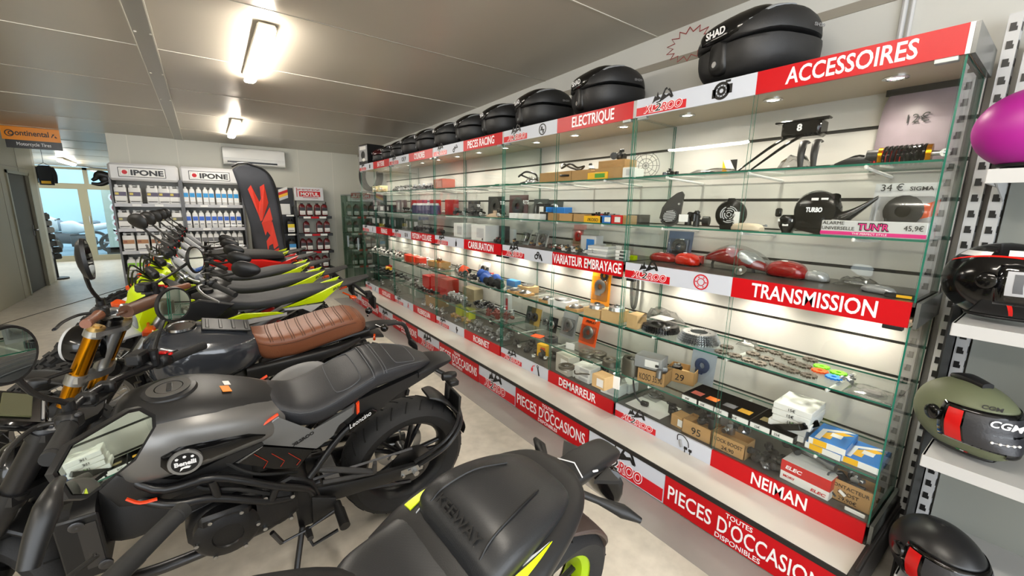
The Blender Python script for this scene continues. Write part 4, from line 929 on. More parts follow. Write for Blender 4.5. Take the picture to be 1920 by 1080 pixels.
def blister(label, p, w, h, tilt, cardm, partm, rz=0, txt=None, seed=1, bubble=True, hole=True, band=None, name='blister_pack'):
    # card standing on its lower edge, leaning back by tilt, facing the shop
    t = thing(name, label, 'blister pack', p, rz); t.rotation_euler = (0, tilt, rz)
    b = MB().bb(0, .002, -w / 2, w / 2, 0, h)
    b.build('card', cardm, t, smooth=0)
    if band: MB().bb(-.0008, 0, -w / 2, w / 2, h * .0, h * .14).build('printed_band', band, t, smooth=0)
    r = random.Random(seed); b = MB().lathe((-.008, 0, h * .48), (-1, 0, 0), [(w * .12, -.006), (w * .28, -.006), (w * .30, .004), (w * .2, .010), (w * .12, .008)], 18, True).box((-.008, w * .1, h * .3), (.012, w * .3, h * .12), bev=.003)
    b.build('packed_part', partm, t)
    if bubble: MB().body([(h * .12, .0, -.030, w * .40, 5, 5), (h * .16, .0, -.036, w * .43, 5, 5), (h * .7, .0, -.036, w * .43, 5, 5), (h * .74, 0, -.030, w * .40, 5, 5)], n=20, smooth=0, axis='z').build('plastic_bubble', PLASTIC, t).rotation_euler = (0, 0, -PI / 2)
    if txt: MB().text(txt, (-.001, 0, h * .84), LT, UP, h * .09, align='CENTER', maxw=w * .85, bold=.04, shear=.2).build('lettering', BLACK, t, smooth=0)
    return t
def bag(label, p, d, seed, content=None, rz=0, stand=False, group=None):
    r = random.Random(seed); t = thing('plastic_bag', label, 'plastic bag', p, rz, group); N = 9; x, y, z = d; b = MB(); vs = []
    for i in range(N):
        for j in range(N):
            u, v = i / (N - 1) * 2 - 1, j / (N - 1) * 2 - 1
            k = max(0, (1 - u ** 4) * (1 - v ** 4))
            vs.append((u * x / 2, v * y / 2, .002 + z * k * r.uniform(.55, 1)))
    fs = [[i * N + j, (i + 1) * N + j, (i + 1) * N + j + 1, i * N + j + 1] for i in range(N - 1) for j in range(N - 1)]
    o = b.add(vs, fs).build('film', PLASTIC, t, smooth=25); o.modifiers.new('thickness', 'SOLIDIFY').thickness = .0006
    if content: 
        b = MB()
        for q in range(5): b.tube([(r.uniform(-.3, .3) * x, r.uniform(-.35, .35) * y, z * .25) for _ in range(4)], z * .09, 6, smooth=4)
        b.box((0, 0, z * .3), (x * .4, y * .3, z * .3), r.uniform(0, 2), bev=.002); b.build('packed_part', content, t)
    return t
LSRC = {}
def spread(fn, desc, k, s, ys, x=2.30, jx=.06, group=None, **kw):
    # a row of like things along one shelf, left to right as seen from the shop
    z = SHELF_Z[s]; ys = sorted(ys, reverse=True); out = []; src = None
    for i, f in enumerate(ys):
        l = f'{desc} on the {where(k, s)}' if len(ys) == 1 else f'{desc}, {ORD[i]} from left on {where(k, s)}'
        p = (x + random.uniform(-jx, jx), CY + CW * (k + f), z)
        g = group or (f'{desc} row on the {where(k, s)}' if len(ys) > 1 else None)
        if src is None: src = fn(l, p); src.rotation_euler.z = random.uniform(-.25, .25)
        else: src_ = dup(src, p, (src.rotation_euler.x, src.rotation_euler.y, random.uniform(-.3, .3)), l)
        if g and src: src['group'] = g
        if g:
            if i and g: src_['group'] = g
    return src
Q = lambda a, b, n: [a + (b - a) * (i + .5) / n for i in range(n)]

# ---- case 0, ACCESSOIRES: top shelf
W = where
mech('bracket', 'small black lever bracket at the left end of the top shelf under ACCESSOIRES', (2.220, 1.459, 1.750), 4, .07, 0, [BLACK, BLKG])
bag('long clear bag with dark cables on the top shelf under ACCESSOIRES', (2.220, 1.209, 1.750), (.09, .30, .03), 5, BLACK)
t = thing('sticker_card', 'orange, white and black sticker card standing behind the bagged cables', 'card', (2.40, 1.21, 1.75))
MB().bb(0, .003, -.04, .04, 0, .09).build('card', PAPER, t, smooth=0); MB().prism([(-.04, 0), (.0, 0), (-.04, .09)], (-.001, 0, 0), (0, -1, 0), UP, .001).build('orange_print', YEL, t, smooth=0); MB().prism([(.04, .09), (.04, .02), (.0, .09)], (-.001, 0, 0), (0, -1, 0), UP, .001).build('black_print', BLACK, t, smooth=0)
t = thing('number_plate_holder', 'black plate bracket with two long curved legs on the top shelf under ACCESSOIRES', 'bracket', (2.220, 0.824, 1.750), 0)
MB().box((.06, .0, .185), (.10, .16, .075), bev=.012).bb(.01, .05, -.11, .11, .215, .225, bev=.004).build('head', BLKG, t)
for y in (.055, .115): MB().tube([(.02, y - .06, .15), (-.03, y - .02, .11), (-.06, y + .06, .04), (-.07, y + .10, .006)], [.014, .013, .010, .008], 8, smooth=4, flat=.5).build('curved_leg', BLKG, t)
for y in (-.03, -.08): MB().tube([(.03, y, .12), (-.03, y - .01, .115), (-.06, y - .015, .06), (-.065, y - .02, .005)], [.016, .016, .014, .010], 8, smooth=4, flat=.4).build('band', BLACK, t)
MB().text('8', (-.002 + .011, .012, .175), LT, UP, .03, bold=.05).build('emblem', LETW, t, smooth=0)
bag('clear crumpled bag under the black plate bracket on the top shelf', (2.220, 0.817, 1.750), (.10, .14, .07), 8)
bag('tangle of thin black straps right of the plate bracket on the top shelf', (2.220, 0.636, 1.750), (.08, .10, .015), 12, BLACK)
t = thing('rubber_boot', 'folded dark rubber boot lying beside the red spring', 'part', (2.220, 0.585, 1.750), .3)
MB().body([(-.07, .012, 0, .02, 2.5, 4), (-.03, .034, 0, .04, 2.5, 4), (.03, .036, 0, .038, 2.5, 4), (.08, .014, 0, .016, 2.5, 4)], n=18, axis='y').build('boot', RUB, t)
b = MB(); 
for i in range(5): b.tube([(-.02 + .01 * i, -.06, .02), (-.015 + .012 * i, 0, .045), (-.02 + .012 * i, .06, .02)], .002, 5, smooth=4)
b.build('fold', BLACK, t)
def shock(label, p, rz, springm, L, r, ring=None):
    t = thing('shock_absorber', label, 'shock absorber', p, rz); n = 9
    pts = [(r * math.cos(2 * PI * i / 12) + 0, -L * .28 + L * .5 * i / (12 * n), r + r * math.sin(2 * PI * i / 12)) for i in range(12 * n + 1)]
    MB().tube(pts, r * .17, 6).build('spring', springm, t)
    MB().cyl((0, -L * .3, r), (0, L * .25, r), r * .55, 16).build('body', BLKG, t)
    MB().cyl((0, -L * .34, r), (0, -L * .28, r), r * 1.05, 20).cyl((0, L * .22, r), (0, L * .27, r), r * 1.0, 20).build('spring_seat', ring or STEEL, t)
    MB().cyl((0, L * .27, r), (0, L * .42, r), r * .8, 20).build('reservoir', BLACK, t)
    MB().cyl((0, -L * .5, r), (0, -L * .3, r), r * .3, 12).lathe((0, -L * .48, r), (1, 0, 0), [(r * .2, -r * .35), (r * .42, -r * .35), (r * .42, r * .35), (r * .2, r * .35)], 14, True).build('eye_mount', STEEL, t)
    return t
shock('red coil spring shock absorber lying on the top shelf under ACCESSOIRES', (2.220, 0.493, 1.750), R(178), REDP, .20, .026, ALU)
shock('large black shock absorber with yellow ring at the right end of the top shelf', (2.220, 0.391, 1.750), R(4), BLKG, .25, .034, GOLD)
t = thing('hanging_bag', 'large purple-grey bagged package with a handwritten price hanging at the right end', 'package', (2.465, .47, 1.775))
MB().body([(0, .02, -.02, .125, 4, 4), (.05, .03, -.03, .13, 4, 4), (.22, .022, -.022, .125, 4, 4), (.285, .006, -.006, .11, 4, 4)], n=20, axis='z').build('package', mat('mauve print', '8a7c84', .35, noise=.15, nscale=12), t).rotation_euler = (0, 0, PI / 2)
MB().bb(-.01, .0, -.12, .12, .285, .315).build('hang_strip', BLACK, t, smooth=0); MB().text('12€', (-.034, .03, .16), LT, UP, .036, bold=.0).build('handwriting', BLACK, t, smooth=0)
b = MB().bb(-.036, .0, -.128, -.122, .0, .28).build('film_edge', PLASTIC, t, smooth=0)

# ---- case 0: second shelf
def vent_cover(label, p, r, rz, kind):
    t = thing('fan_cover', label, 'engine cover', p, rz)
    if kind == 'horn':
        P = [(r * math.cos(R(a)), r + r * math.sin(R(a))) for a in range(-170, 20, 15)] + [(r * 1.02, r * 1.7), (r * 1.15, r * 3.1), (r * .95, r * 3.4), (r * .5, r * 3.25), (-r * .3, r * 2.6), (-r * .8, r * 1.8)]
        b = MB().prism(P, (0, 0, 0), LT, UP, r * .5); b.build('housing', mat('worn black plastic', '2c2b2a', .4, noise=.2, nscale=18), t, smooth=30)
        MB().lathe((-r * .5, 0, r * 1.0), (-1, 0, 0), [(r * .72, 0), (r * .78, .004), (r * .66, .008), (.0, .006)], 28).build('grille', BLACK, t)
        b = MB()
        for i in range(7): w = r * .6 * math.sqrt(max(.05, 1 - ((i - 3) / 3.6) ** 2)); b.box((-r * .5 - .009, 0, r * (.52 + .16 * i)), (.002, 2 * w, r * .07), rx=R(-8))
        b.build('slots', LGREY, t, smooth=0); MB().cyl((-r * .5, -r * .8, r * 2.2), (-r * .5 - .01, -r * .8, r * 2.2), r * .1, 10).cyl((-r * .5, r * .85, r * .6), (-r * .5 - .01, r * .85, r * .6), r * .1, 10).bb(-r * .5, -r * .48, -r * .8, r * .85, r * .59, r * .6).build('bolt', STEEL, t)
    else:
        MB().lathe((0, 0, r), (-1, 0, 0), [(r, -r * .25), (r, .0), (r * .9, r * .2), (r * .62, r * .28), (r * .58, r * .24), (0, r * .22)], 32).bb(-.02, .03, -r * .55, r * .55, 0, r * .3, bev=.004).box((0, -.0, r * 1.98), (.03, r * .5, r * .25), bev=.006).build('housing', BLKG, t)
        b = MB()
        for q in (.14, .28, .42, .54):
            for i in range(3):
                a0 = 2 * PI * i / 3 + q * 3; b.tube([(-r * .26, r * q * math.cos(a0 + a * .16), r + r * q * math.sin(a0 + a * .16)) for a in range(11)], r * .035, 5)
        b.build('slots', LGREY, t)
        MB().bb(-r * .36, -r * .34, -r * .75, -r * .35, r * .3, r * 1.2).build('price_tag', PAPER, t, smooth=0); MB().text('27 C', (-r * .365, -r * .42, r * .35), UP, (0, 1, 0), r * .2, w=r * .7).build('handwriting', BLACK, t, smooth=0)
    return t
vent_cover('worn black horn-shaped fan cover with slotted grille on the second shelf', (2.200, 1.420, 1.466), .058, R(20), 'horn')
vent_cover('round glossy black fan cover with concentric vents and price tag', (2.200, 1.078, 1.466), .075, R(8), 'round')
t = mech('engine_cover', 'squat black engine cover with white label between the two fan covers', (2.200, 1.273, 1.466), 15, .13, .2, [BLKG, BLACK]); MB().bb(-.07, -.068, .01, .06, .03, .07).build('sticker', PAPER, t, smooth=0)
t = thing('foam_pad', 'pale beige moulded pad lying before the round fan cover', 'part', (2.140, 0.954, 1.466), -.2); MB().body([(-.07, .018, 0, .02, 3, 6), (-.04, .034, 0, .035, 3, 6), (.05, .034, 0, .035, 3, 6), (.08, .018, 0, .02, 3, 6)], n=16, axis='y').build('pad', mat('beige foam', 'cfc0a8', .8), t)
mech('clip', 'tiny metal clip standing between the beige pad and the stickered cover', (2.200, 0.911, 1.466), 3, .045, 0, [STEEL, ALU])
t = thing('engine_cover', 'small glossy black cover with three white stickers on the second shelf', 'engine cover', (2.200, 0.804, 1.466), .1)
MB().body([(0, .02, -.02, .03, 3, 3), (.03, .035, -.035, .045, 3, 3), (.06, .035, -.035, .055, 3, 3), (.08, .02, -.02, .05, 3, 3)], n=18, axis='z').box((0, .045, .09), (.03, .025, .04), bev=.006).build('cover', BLKG, t)
for y, z in ((.02, .055), (-.015, .055), (.0, .035)): MB().box((-.046, y, z), (.003, .024, .012), bev=.001).build('sticker', PAPER, t)
t = thing('crankcase_cover', 'big glossy black crankcase cover with TURBO mark and kickstart fin', 'engine cover', (2.200, 0.668, 1.466), .1)
MB().lathe((0, .03, .10), (-1, .12, 0), [(.085, -.03), (.088, .01), (.078, .03), (.05, .036), (0, .037)], 30).build('round_cover', BLKG, t)
MB().body([(-.17, .165, .15, .012, 3, 3), (-.10, .115, .07, .028, 3, 3), (-.03, .09, .0, .035, 3, 3), (.08, .07, .01, .03, 3, 3), (.12, .05, .03, .01, 3, 3)], n=18, axis='y').build('rear_fin', BLKG, t)
MB().ell((-.01, -.04, .05), (.035, .06, .04), 16, 8).cyl((0, -.03, .14), (-.02, -.03, .16), .022, 12).build('lower_case', BLKG, t)
MB().text('TURBO', (-.042, .062, .095), LT, UP, .020, w=.06, bold=.06, shear=.1).build('brand_lettering', LETW, t, smooth=0)
for y, z in ((.035, .15), (.0, .15), (.0, .126)): MB().box((-.036, y, z), (.004, .026, .011), bev=.001).build('sticker', PAPER, t)
t = blister('grey blister pack with dark cycle computer, red base and handwritten price', (2.200, 0.402, 1.466), .21, .215, R(4), LGREY, BLACK, -.05, None, 2, band=REDP)
t.location.x += .06
MB().text('34 €', (-.002, .085, .185), LT, UP, .028).build('handwriting', BLACK, t, smooth=0); MB().text('SIGMA', (-.0025, -.005, .185), LT, UP, .016, w=.07, bold=.02).build('brand_lettering', DGREY, t, smooth=0)
b = MB().bb(-.012, -.004, -.035, .035, .075, .135, bev=.004); b.build('display', BLKG, t); MB().prism([(.04, .07), (.10, .09), (.10, .15), (.055, .13)], (-.0015, 0, 0), LT, UP, .001).build('orange_print', ORANGE, t, smooth=0)
t = thing('alarm_box', 'long flat silver alarm box with pink stripe, right end of second shelf', 'box', (2.125, 0.435, 1.466), -.02)
MB().bb(-.005, .12, -.165, .165, 0, .062, bev=.003).build('carton', LGREY, t)
MB().bb(-.0062, -.005, -.165, .165, .004, .018).build('pink_stripe', mat('pink', 'd8287e', .35), t, smooth=0)
b = MB().text('ALARME', (-.0065, .16, .045), LT, UP, .014, w=.075).text('UNIVERSELLE', (-.0065, .16, .024), LT, UP, .014, w=.11).text('45,9€', (-.0065, -.10, .03), LT, UP, .02, w=.055); b.build('handwriting', BLACK, t, smooth=0)
b = MB().text("TUN'R", (-.0063, .04, .026), LT, UP, .028, w=.10, bold=.09); b.mat(1).text("TUN'R", (-.007, .037, .028), LT, UP, .024, w=.094, bold=.02); b.mat(2).text('THE PERFECT STYLE', (-.0066, .055, .007), LT, UP, .008, w=.11); b.build('brand_lettering', [BLACK, MATS['pink'], LETW], t, smooth=0)

# ---- case 0: deck
lens('smooth dark red tail lamp lens at the left of the deck above TRANSMISSION', (2.317, 1.534, 1.237), (.10, .17, .06), LRED, .1)
lens('orange-red round-cornered tail lamp beside the dark red one', (2.296, 1.349, 1.237), (.10, .15, .075), LORG, -.1)
carton('small flat red box with white label behind the orange-red lamp', (2.410, 1.378, 1.237), (.05, .12, .05), REDP, .1, PAPER)
t = thing('tail_lamp', 'large bagged red and clear double tail lamp in the middle of the deck', 'lamp lens', (2.357, 1.093, 1.237), .05)
MB().body([(-.16, .05, .01, .03, 2.5, 3), (-.08, .10, .02, .07, 2.5, 3), (.04, .125, .03, .075, 2.5, 3), (.13, .09, .04, .05, 2.5, 3), (.17, .06, .04, .01, 2.5, 3)], n=24, axis='y').build('lens', LRED, t)
MB().body([(-.15, .06, .02, .02, 2.5, 3), (-.09, .10, .03, .071, 2.5, 3), (-.03, .115, .05, .074, 2.5, 3)], n=24, axis='y').build('clear_lens', LCLR, t)
for y in (-.1, .12): MB().tube([(0, y, .05), (-.02, y, .02), (-.03, y - .01, 0)], .008, 6, smooth=3).build('mount', DGREY, t)
MB().body([(-.18, .055, .0, .04, 3, 4), (-.09, .112, .0, .085, 3, 4), (.04, .137, .0, .09, 3, 4), (.18, .06, .0, .03, 3, 4)], n=24, axis='y').build('film', PLASTIC, t, smooth=20)
t = thing('round_lamp', 'small round chrome reflector lamp in front of the bagged tail lamp', 'lamp', (2.162, 0.973, 1.237)); MB().lathe((0, 0, .025), (-.8, 0, .6), [(.0, -.02), (.018, -.016), (.028, .0), (.029, .006), (.02, .004), (.0, .008)], 20).build('reflector', CHROME, t); MB().ell((-.006, 0, .03), .008, 10, 6).build('bulb', PAPER, t)
lens('glossy red angular tail lamp right of the bagged one', (2.317, 0.827, 1.237), (.11, .19, .085), LRED, -.15)
lens('small clear indicator lens with dark end on the deck above TRANSMISSION', (2.321, 0.700, 1.237), (.07, .11, .05), LCLR, -.2, None, 'indicator_lens')
bag('flat bagged clear lens with brown card on the deck above TRANSMISSION', (2.360, 0.549, 1.237), (.12, .16, .04), 21, LCLR)
lens('narrow clear lens lying at the right end of the deck', (2.195, 0.441, 1.237), (.05, .12, .035), LCLR, -.3, None, 'indicator_lens')
carton('flat black bar lying at the far right of the deck above TRANSMISSION', (2.143, 0.355, 1.237), (.02, .09, .018), BLACK, 0, YEL)
blister('blue-grey blister card standing at the left end of the deck above TRANSMISSION', (2.44, 1.50, 1.237), .17, .19, R(6), mat('blue grey card', '52607a', .4), DGREY, 0)
carton('small yellow-green box at the left end of the deck above TRANSMISSION', (2.206, 1.655, 1.237), (.04, .05, .03), NEON)

# ---- case 0: upper shelf, sprockets
for i in range(3): gear('chain_sprocket', ('lowest', 'middle', 'topmost')[i] + ' dark sprocket of the bagged stack at the left under TRANSMISSION', (2.242, 1.449, 0.815), .115 - .004 * i, .012, 46, DSTEEL, .55).location.z = .815 + .014 * i
t = bag('clear bag with white paper slips over the stack of dark sprockets', (2.242, 1.449, 0.815), (.24, .24, .10), 31); t.location.z = .858
MB().bb(-.05, .06, -.06, .05, .035, .037).build('paper_slip', PAPER, t, smooth=0)
for i in range(5): gear('chain_sprocket', ('lowest', 'second', 'third', 'fourth', 'topmost')[i] + ' silver sprocket of the bare stack under TRANSMISSION', (2.241, 1.197, 0.815), .118 - .006 * i, .009, 48, STEEL, .50).location.z = .815 + .0115 * i
SPX = [(1352,661), (1377,668), (1365,654), (1401,676), (1412,666), (1424,660), (1447,661), (1437,674), (1424,683), (1459,682), (1463,671), (1477,676), (1485,693), (1471,688), (1503,689), (1509,702), (1518,676)]
PT = [(2.154, 1.018, 0.815), (2.156, 0.949, 0.815), (2.260, 1.040, 0.815), (2.144, 0.874, 0.815), (2.266, 0.905, 0.815), (2.378, 0.910, 0.815), (2.389, 0.842, 0.815), (2.248, 0.832, 0.815), (2.137, 0.818, 0.815), (2.194, 0.763, 0.815), (2.354, 0.771, 0.815), (2.300, 0.718, 0.815), (2.173, 0.689, 0.815), (2.179, 0.725, 0.815), (2.293, 0.681, 0.815), (2.173, 0.621, 0.815), (2.424, 0.697, 0.815)]
src = None
for i, p in enumerate(sorted(PT, key=lambda q: -q[1])):
    l = f'small bare steel sprocket, {ORD[i]} from the left on the shelf under TRANSMISSION'
    if src is None: src = gear('front_sprocket', l, p, .034, .010, 13, mat('oiled steel', '7d756a', .35, .9), .32, group='small sprockets on the shelf under TRANSMISSION', tooth=.22, lug=3)
    else: dup(src, p, random.uniform(0, 1), l)
for nm, m, p in (('rear bright green', mat('green plastic', '6fcf1c', .35), (2.359, 0.628, 0.815)), ('orange', ORANGE, (2.287, 0.613, 0.815)), ('front bright green', MATS['green plastic'], (2.331, 0.552, 0.815)), ('blue', mat('blue plastic', '1d7fe0', .35), (2.250, 0.547, 0.815))):
    gear('front_sprocket', f'{nm} plastic sprocket among the coloured ones under TRANSMISSION', p, .034, .008, 13, m, .30, tooth=.16, lug=0).location.z += .0
bag('small white bag of washers lying among the bare sprockets', (2.399, 0.992, 0.815), (.08, .10, .035), 41, PAPER)
bag('tall crumpled clear bag near the right end of the shelf under TRANSMISSION', (2.558, 0.487, 0.815), (.10, .16, .10), 42)
bag('bag of grey gaskets at the right end of the shelf under TRANSMISSION', (2.184, 0.386, 0.815), (.16, .16, .02), 43, GREY)
mech('clip', 'small metal fitting with pink tag beside the coloured sprockets', (2.261, 0.497, 0.815), 8, .05, 0, [STEEL, ALU])

# ---- case 0: lower shelf
openbox('cardboard tray marked by hand at the left end of the lower shelf above NEIMAN', (2.101, 1.369, 0.497), (.13, .17, .085), .25, ['KOSO 35,90'])
mech('carburettor', 'grey carburettor lying in the left cardboard tray above NEIMAN', (*(2.021, 1.319, 0.550)[:2], .55), 52, .12, .3, [ALU, DARKP, BLACK])
openbox('second cardboard tray behind the carburettor tray above NEIMAN', (2.353, 1.333, 0.497), (.13, .17, .085), .25, ['29'])
mech('lever', 'black lever in the second cardboard tray', (*(2.323, 1.346, 0.550)[:2], .55), 53, .09, 0, [BLACK, STEEL])
carton('silver-grey shoebox-like carton stacked on the left cardboard tray above NEIMAN', (2.19, 1.46, .5815), (.12, .17, .075), mat('silver card', '8f9294', .4), .25, PAPER)
blister('grey brochure with blue sunburst print standing against the slatted back', (2.40, 1.24, .497), .16, .24, R(5), mat('sunburst card', '98a2ae', .4), mat('navy print', '2d3a58'), -.05, None, 3, bubble=False, name='brochure')
for i, (p, c, pr) in enumerate((((2.007, 1.134, 0.497), 'c05a4a', '30€'), ((2.031, 1.045, 0.497), 'f07818', '20€'), ((2.028, 0.950, 0.497), '5a5a60', '22€'), ((2.030, 0.871, 0.497), 'e0a818', '30€'), ((2.101, 0.761, 0.497), '8a7a4a', '25€'), ((2.114, 0.671, 0.497), '3a3a3c', '25€'))):
    nm = ('red', 'orange', 'grey', 'yellow', 'dull gold', 'plain')[i]
    t = thing('part_box', f'flat black box with {nm} emblem and white price edge on the lower shelf', 'box', (2.21, p[1] + .0, .497), 0)
    MB().bb(-.10, .12, -.052, .052, .012, .03).build('lid', BLACK, t, smooth=0); MB().bb(-.103, .12, -.053, .053, 0, .03).build('tray', mat('black card', '222021', .5), t, smooth=0); MB().bb(-.1045, -.1025, -.05, .05, .001, .026).build('price_edge', PAPER, t, smooth=0)
    MB().bb(-.05, .0, -.03, .03, .030, .0308).build('emblem', mat('emblem ' + c, c), t, smooth=0); MB().text(pr, (-.105, .03, .007), LT, UP, .012).build('handwriting', BLACK, t, smooth=0)
t = carton('black case with bright green mark leaning against the white stack', (2.161, 0.638, 0.497), (.13, .16, .03), BLKG, -.4); t.rotation_euler = (R(-28), 0, -.3); MB().bb(-.04, .01, -.03, .03, .0302, .031).build('emblem', mat('green emblem', '58c030'), t, smooth=0); t.location.z += .04
for i in range(5): carton(('lowest', 'second', 'third', 'fourth', 'topmost')[i] + ' flat white box of the white stack on the lower shelf', (2.25, .66 + (.012 if i < 2 else 0), .497 + .031 * i), (.20, .16, .030), PAPER, .03 * (i % 3), None, ['15€'], BLACK)
def bluebox(label, p, rz):
    t = carton(label, p, (.20, .135, .032), mat('blue box', '1f74c4', .3), rz, None, None)
    MB().bb(-.1012, -.1, -.0675, .0675, .002, .030).build('white_edge', PAPER, t, smooth=0)
    b = MB().bb(-.102, -.1012, .0, .05, .003, .03); b.build('yellow_band', YEL, t, smooth=0)
    MB().prism([(.06, -.06), (.06, -.02), (0, .03), (-.06, .03), (-.06, -.0), (-.01, -.0)], (0, 0, .0322), (1, 0, 0), (0, 1, 0), .0006).build('yellow_stripe', YEL, t, smooth=0)
    MB().prism([(.09, -.06), (.09, -.03), (.03, .05), (-.09, .05), (-.09, .03), (.02, .03)], (0, 0, .0322), (1, 0, 0), (0, 1, 0), .0008).build('white_stripe', PAPER, t, smooth=0)
    MB().bb(-.02, .02, -.03, .01, .0325, .0335).build('barcode_sticker', PAPER, t, smooth=0)
    return t
bluebox('blue and yellow box, lower one of the pair beside the white stack', (2.22, .505, .497), -.05); bluebox('blue and yellow box, upper one of the pair beside the white stack', (2.215, .50, .530), .03)
bluebox('blue and yellow box standing alone at the right end of the lower shelf', (2.23, .385, .497), .0)

# ---- case 0: bottom deck
t = thing('paper_sheet', 'white sheet of paper lying at the left end of the bottom deck above NEIMAN', 'paper', (2.22, 1.46, ZL1)); MB().bb(-.10, .14, -.14, .12, .0003, .0012).build('sheet', PAPER, t, smooth=0); MB().bb(-.10, .14, -.142, -.14, .0003, .0014).build('edge', GREY, t, smooth=0)
t = thing('cable_plug', 'black cable with plug hanging down onto the white paper sheet', 'cable', (2.16, 1.53, ZL1)); MB().tube([(.03, .03, .26), (.0, .03, .25), (-.01, .02, .15), (.0, .0, .06), (.02, -.03, .02)], .006, 6, smooth=6).build('cable', BLACK, t); MB().box((.03, -.05, .02), (.03, .05, .03), .3, bev=.006).build('plug', BLACK, t)
bag('grey bagged switch leaning at the back of the white paper sheet', (2.354, 1.527, 0.298), (.12, .12, .05), 51, ALU)
SPB = [((2.251, 1.327, 0.298), 61), ((2.414, 1.327, 0.298), 62), ((2.460, 1.243, 0.298), 63)]
for i, (p, s) in enumerate(SPB): mech('steering_lock', f'black steering lock with ring, {ORD[i]} of the cluster behind the small carton', p, s, .12, i, [BLACK, DARKP, BLACK, DSTEEL])
carton('small cardboard box with ring on its side on the bottom deck above NEIMAN', (2.168, 1.188, 0.298), (.09, .12, .07), CARD, -.1, PAPER)
openbox('cardboard tray with a worn lock unit, left of the door joint above NEIMAN', (2.149, 1.074, 0.298), (.11, .17, .085), 0, ['95'])
mech('lock_unit', 'worn grey lock unit lying in the left tray above NEIMAN', (*(2.198, 1.071, 0.360)[:2], .36), 71, .12, 0, [DARKP, ALU, DSTEEL])
openbox('cardboard tray marked 24,90 under the door joint above NEIMAN', (2.137, 0.892, 0.298), (.11, .17, .085), 0, ['LOCK BOOST', '24,90'])
mech('lock_unit', 'shiny ignition lock lying in the tray under the door joint', (*(2.217, 0.921, 0.360)[:2], .36), 72, .12, 0, [ALU, STEEL, BLACK])
carton('grey upright plastic box behind the ignition lock tray', (2.37, 1.0, ZL1), (.07, .12, .14), LGREY, 0)
for i, p in enumerate(((2.139, 0.777, 0.298), (2.246, 0.758, 0.298), (2.171, 0.691, 0.298))): mech('switch_unit', f'black switch unit, {ORD[i]} of the dark heap left of the red box', p, 81 + i, .12, i, [BLACK, BLKM, DARKP])
mech('lever', 'bare metal lever on the dark heap left of the red box', (2.131, 0.719, 0.298), 85, .06, 0, [ALU, STEEL])
t = carton('red and white electrical parts box on the bottom deck above NEIMAN', (2.140, 0.543, 0.298), (.13, .20, .10), PAPER, -.05); MB().bb(-.0662, -.065, -.1, .1, .045, .1).build('red_band', REDP, t, smooth=0); MB().bb(-.0662, .0665, -.1008, -.0995, .045, .1).build('red_side', REDP, t, smooth=0)
b = MB().text('ELEC', (-.067, .08, .062), LT, UP, .018, w=.07, bold=.04, shear=.2); b.mat(1).text('ELEC', (-.0662, -.03, .012), LT, UP, .014, w=.06, bold=.04, shear=.2).text('MORY', (-.0662, .085, .018), LT, UP, .012, w=.05, bold=.04); b.build('brand_lettering', [LETW, REDP], t, smooth=0)
t = mech('ignition_lock', 'long grey ignition lock with black end lying on the red and white box', (2.24, .66, ZL1 + .1), 91, .09, 0, [ALU, DSTEEL]); MB().cyl((0, -.02, .03), (-.03, -.16, .02), .014, 12).cyl((-.03, -.16, .02), (-.035, -.19, .02), .02, 12).build('barrel', ALU, t)
openbox('cardboard tray hand-lettered CONTACTEUR at the right end of the bottom deck', (2.20, .395, ZL1), (.10, .165, .10), 0, ['CONTACTEUR', 'BOOST', '29,90€'])
t = mech('ignition_switch', 'silver ignition switch with white connector on the CONTACTEUR tray', (2.20, .41, ZL1 + .07), 95, .10, 0, [STEEL, ALU, BLACK]); MB().tube([(-.02, .03, .05), (-.05, .07, .04), (-.055, .06, -.02), (-.058, .03, -.05)], .004, 6, smooth=4).build('wire', DGREY, t); MB().box((-.06, .01, -.02), (.01, .03, .012), bev=.002, rx=.6).build('connector', PAPER, t)
carton('small white blank label clip at the right end of the bottom deck', (2.098, .36, ZL1), (.006, .07, .018), PAPER)
# ---- case 1, ELECTRIQUE / VARIATEUR EMBRAYAGE / DEMARREUR
t = thing('headlight_grille', 'round black wire headlight grille standing at the right end of the top shelf under ELECTRIQUE', 'grille', (2.34, 1.70, 1.75), .5)
b = MB()
for r in (.02, .045, .07, .085): b.tube([(0, r * math.cos(a * PI / 12), .088 + r * math.sin(a * PI / 12)) for a in range(25)], .002, 5)
for a in range(12): b.tube([(0, 0, .088), (0, .085 * math.cos(a * PI / 6), .088 + .085 * math.sin(a * PI / 6))], .0015, 5)
b.build('wire_disc', DSTEEL, t)
carton('white box in front of the wire headlight grille', (2.22, 1.72, 1.75), (.08, .09, .06), PAPER)
def coil(label, p, s, seed, m=BLACK, cat='cable'):
    r = random.Random(seed); t = thing('cable_coil', label, cat, p)
    pts = [(s * .5 * math.cos(a * .9) * r.uniform(.6, 1), s * .7 * math.sin(a * .9) * r.uniform(.6, 1), .01 + s * (.25 + .35 * math.sin(a * .45)) * r.uniform(.4, 1)) for a in range(12)]
    MB().tube(pts, s * .045, 6, smooth=5).build('cable', m, t); MB().box(pts[0], (s * .2, s * .25, s * .14), 1, bev=.003).build('plug', m, t); return t
coil('black cable loops standing at the left of the top shelf under ELECTRIQUE', (2.200, 2.772, 1.750), .17, 2)
bag('white paper bag leaning beside the black cable loops', (2.170, 2.665, 1.750), (.12, .12, .06), 61, PAPER)
coil('cream wiring tangle on the top shelf under ELECTRIQUE', (2.200, 2.504, 1.750), .13, 3, mat('cream wire', 'd8cba8', .5))
openbox('shallow cardboard tray, first from the left on the top shelf under ELECTRIQUE', (2.190, 2.431, 1.750), (.13, 0.2, .07), 0.03)
openbox('shallow cardboard tray, second from the left on the top shelf under ELECTRIQUE', (2.190, 2.273, 1.750), (.13, 0.19, .07), -0.05)
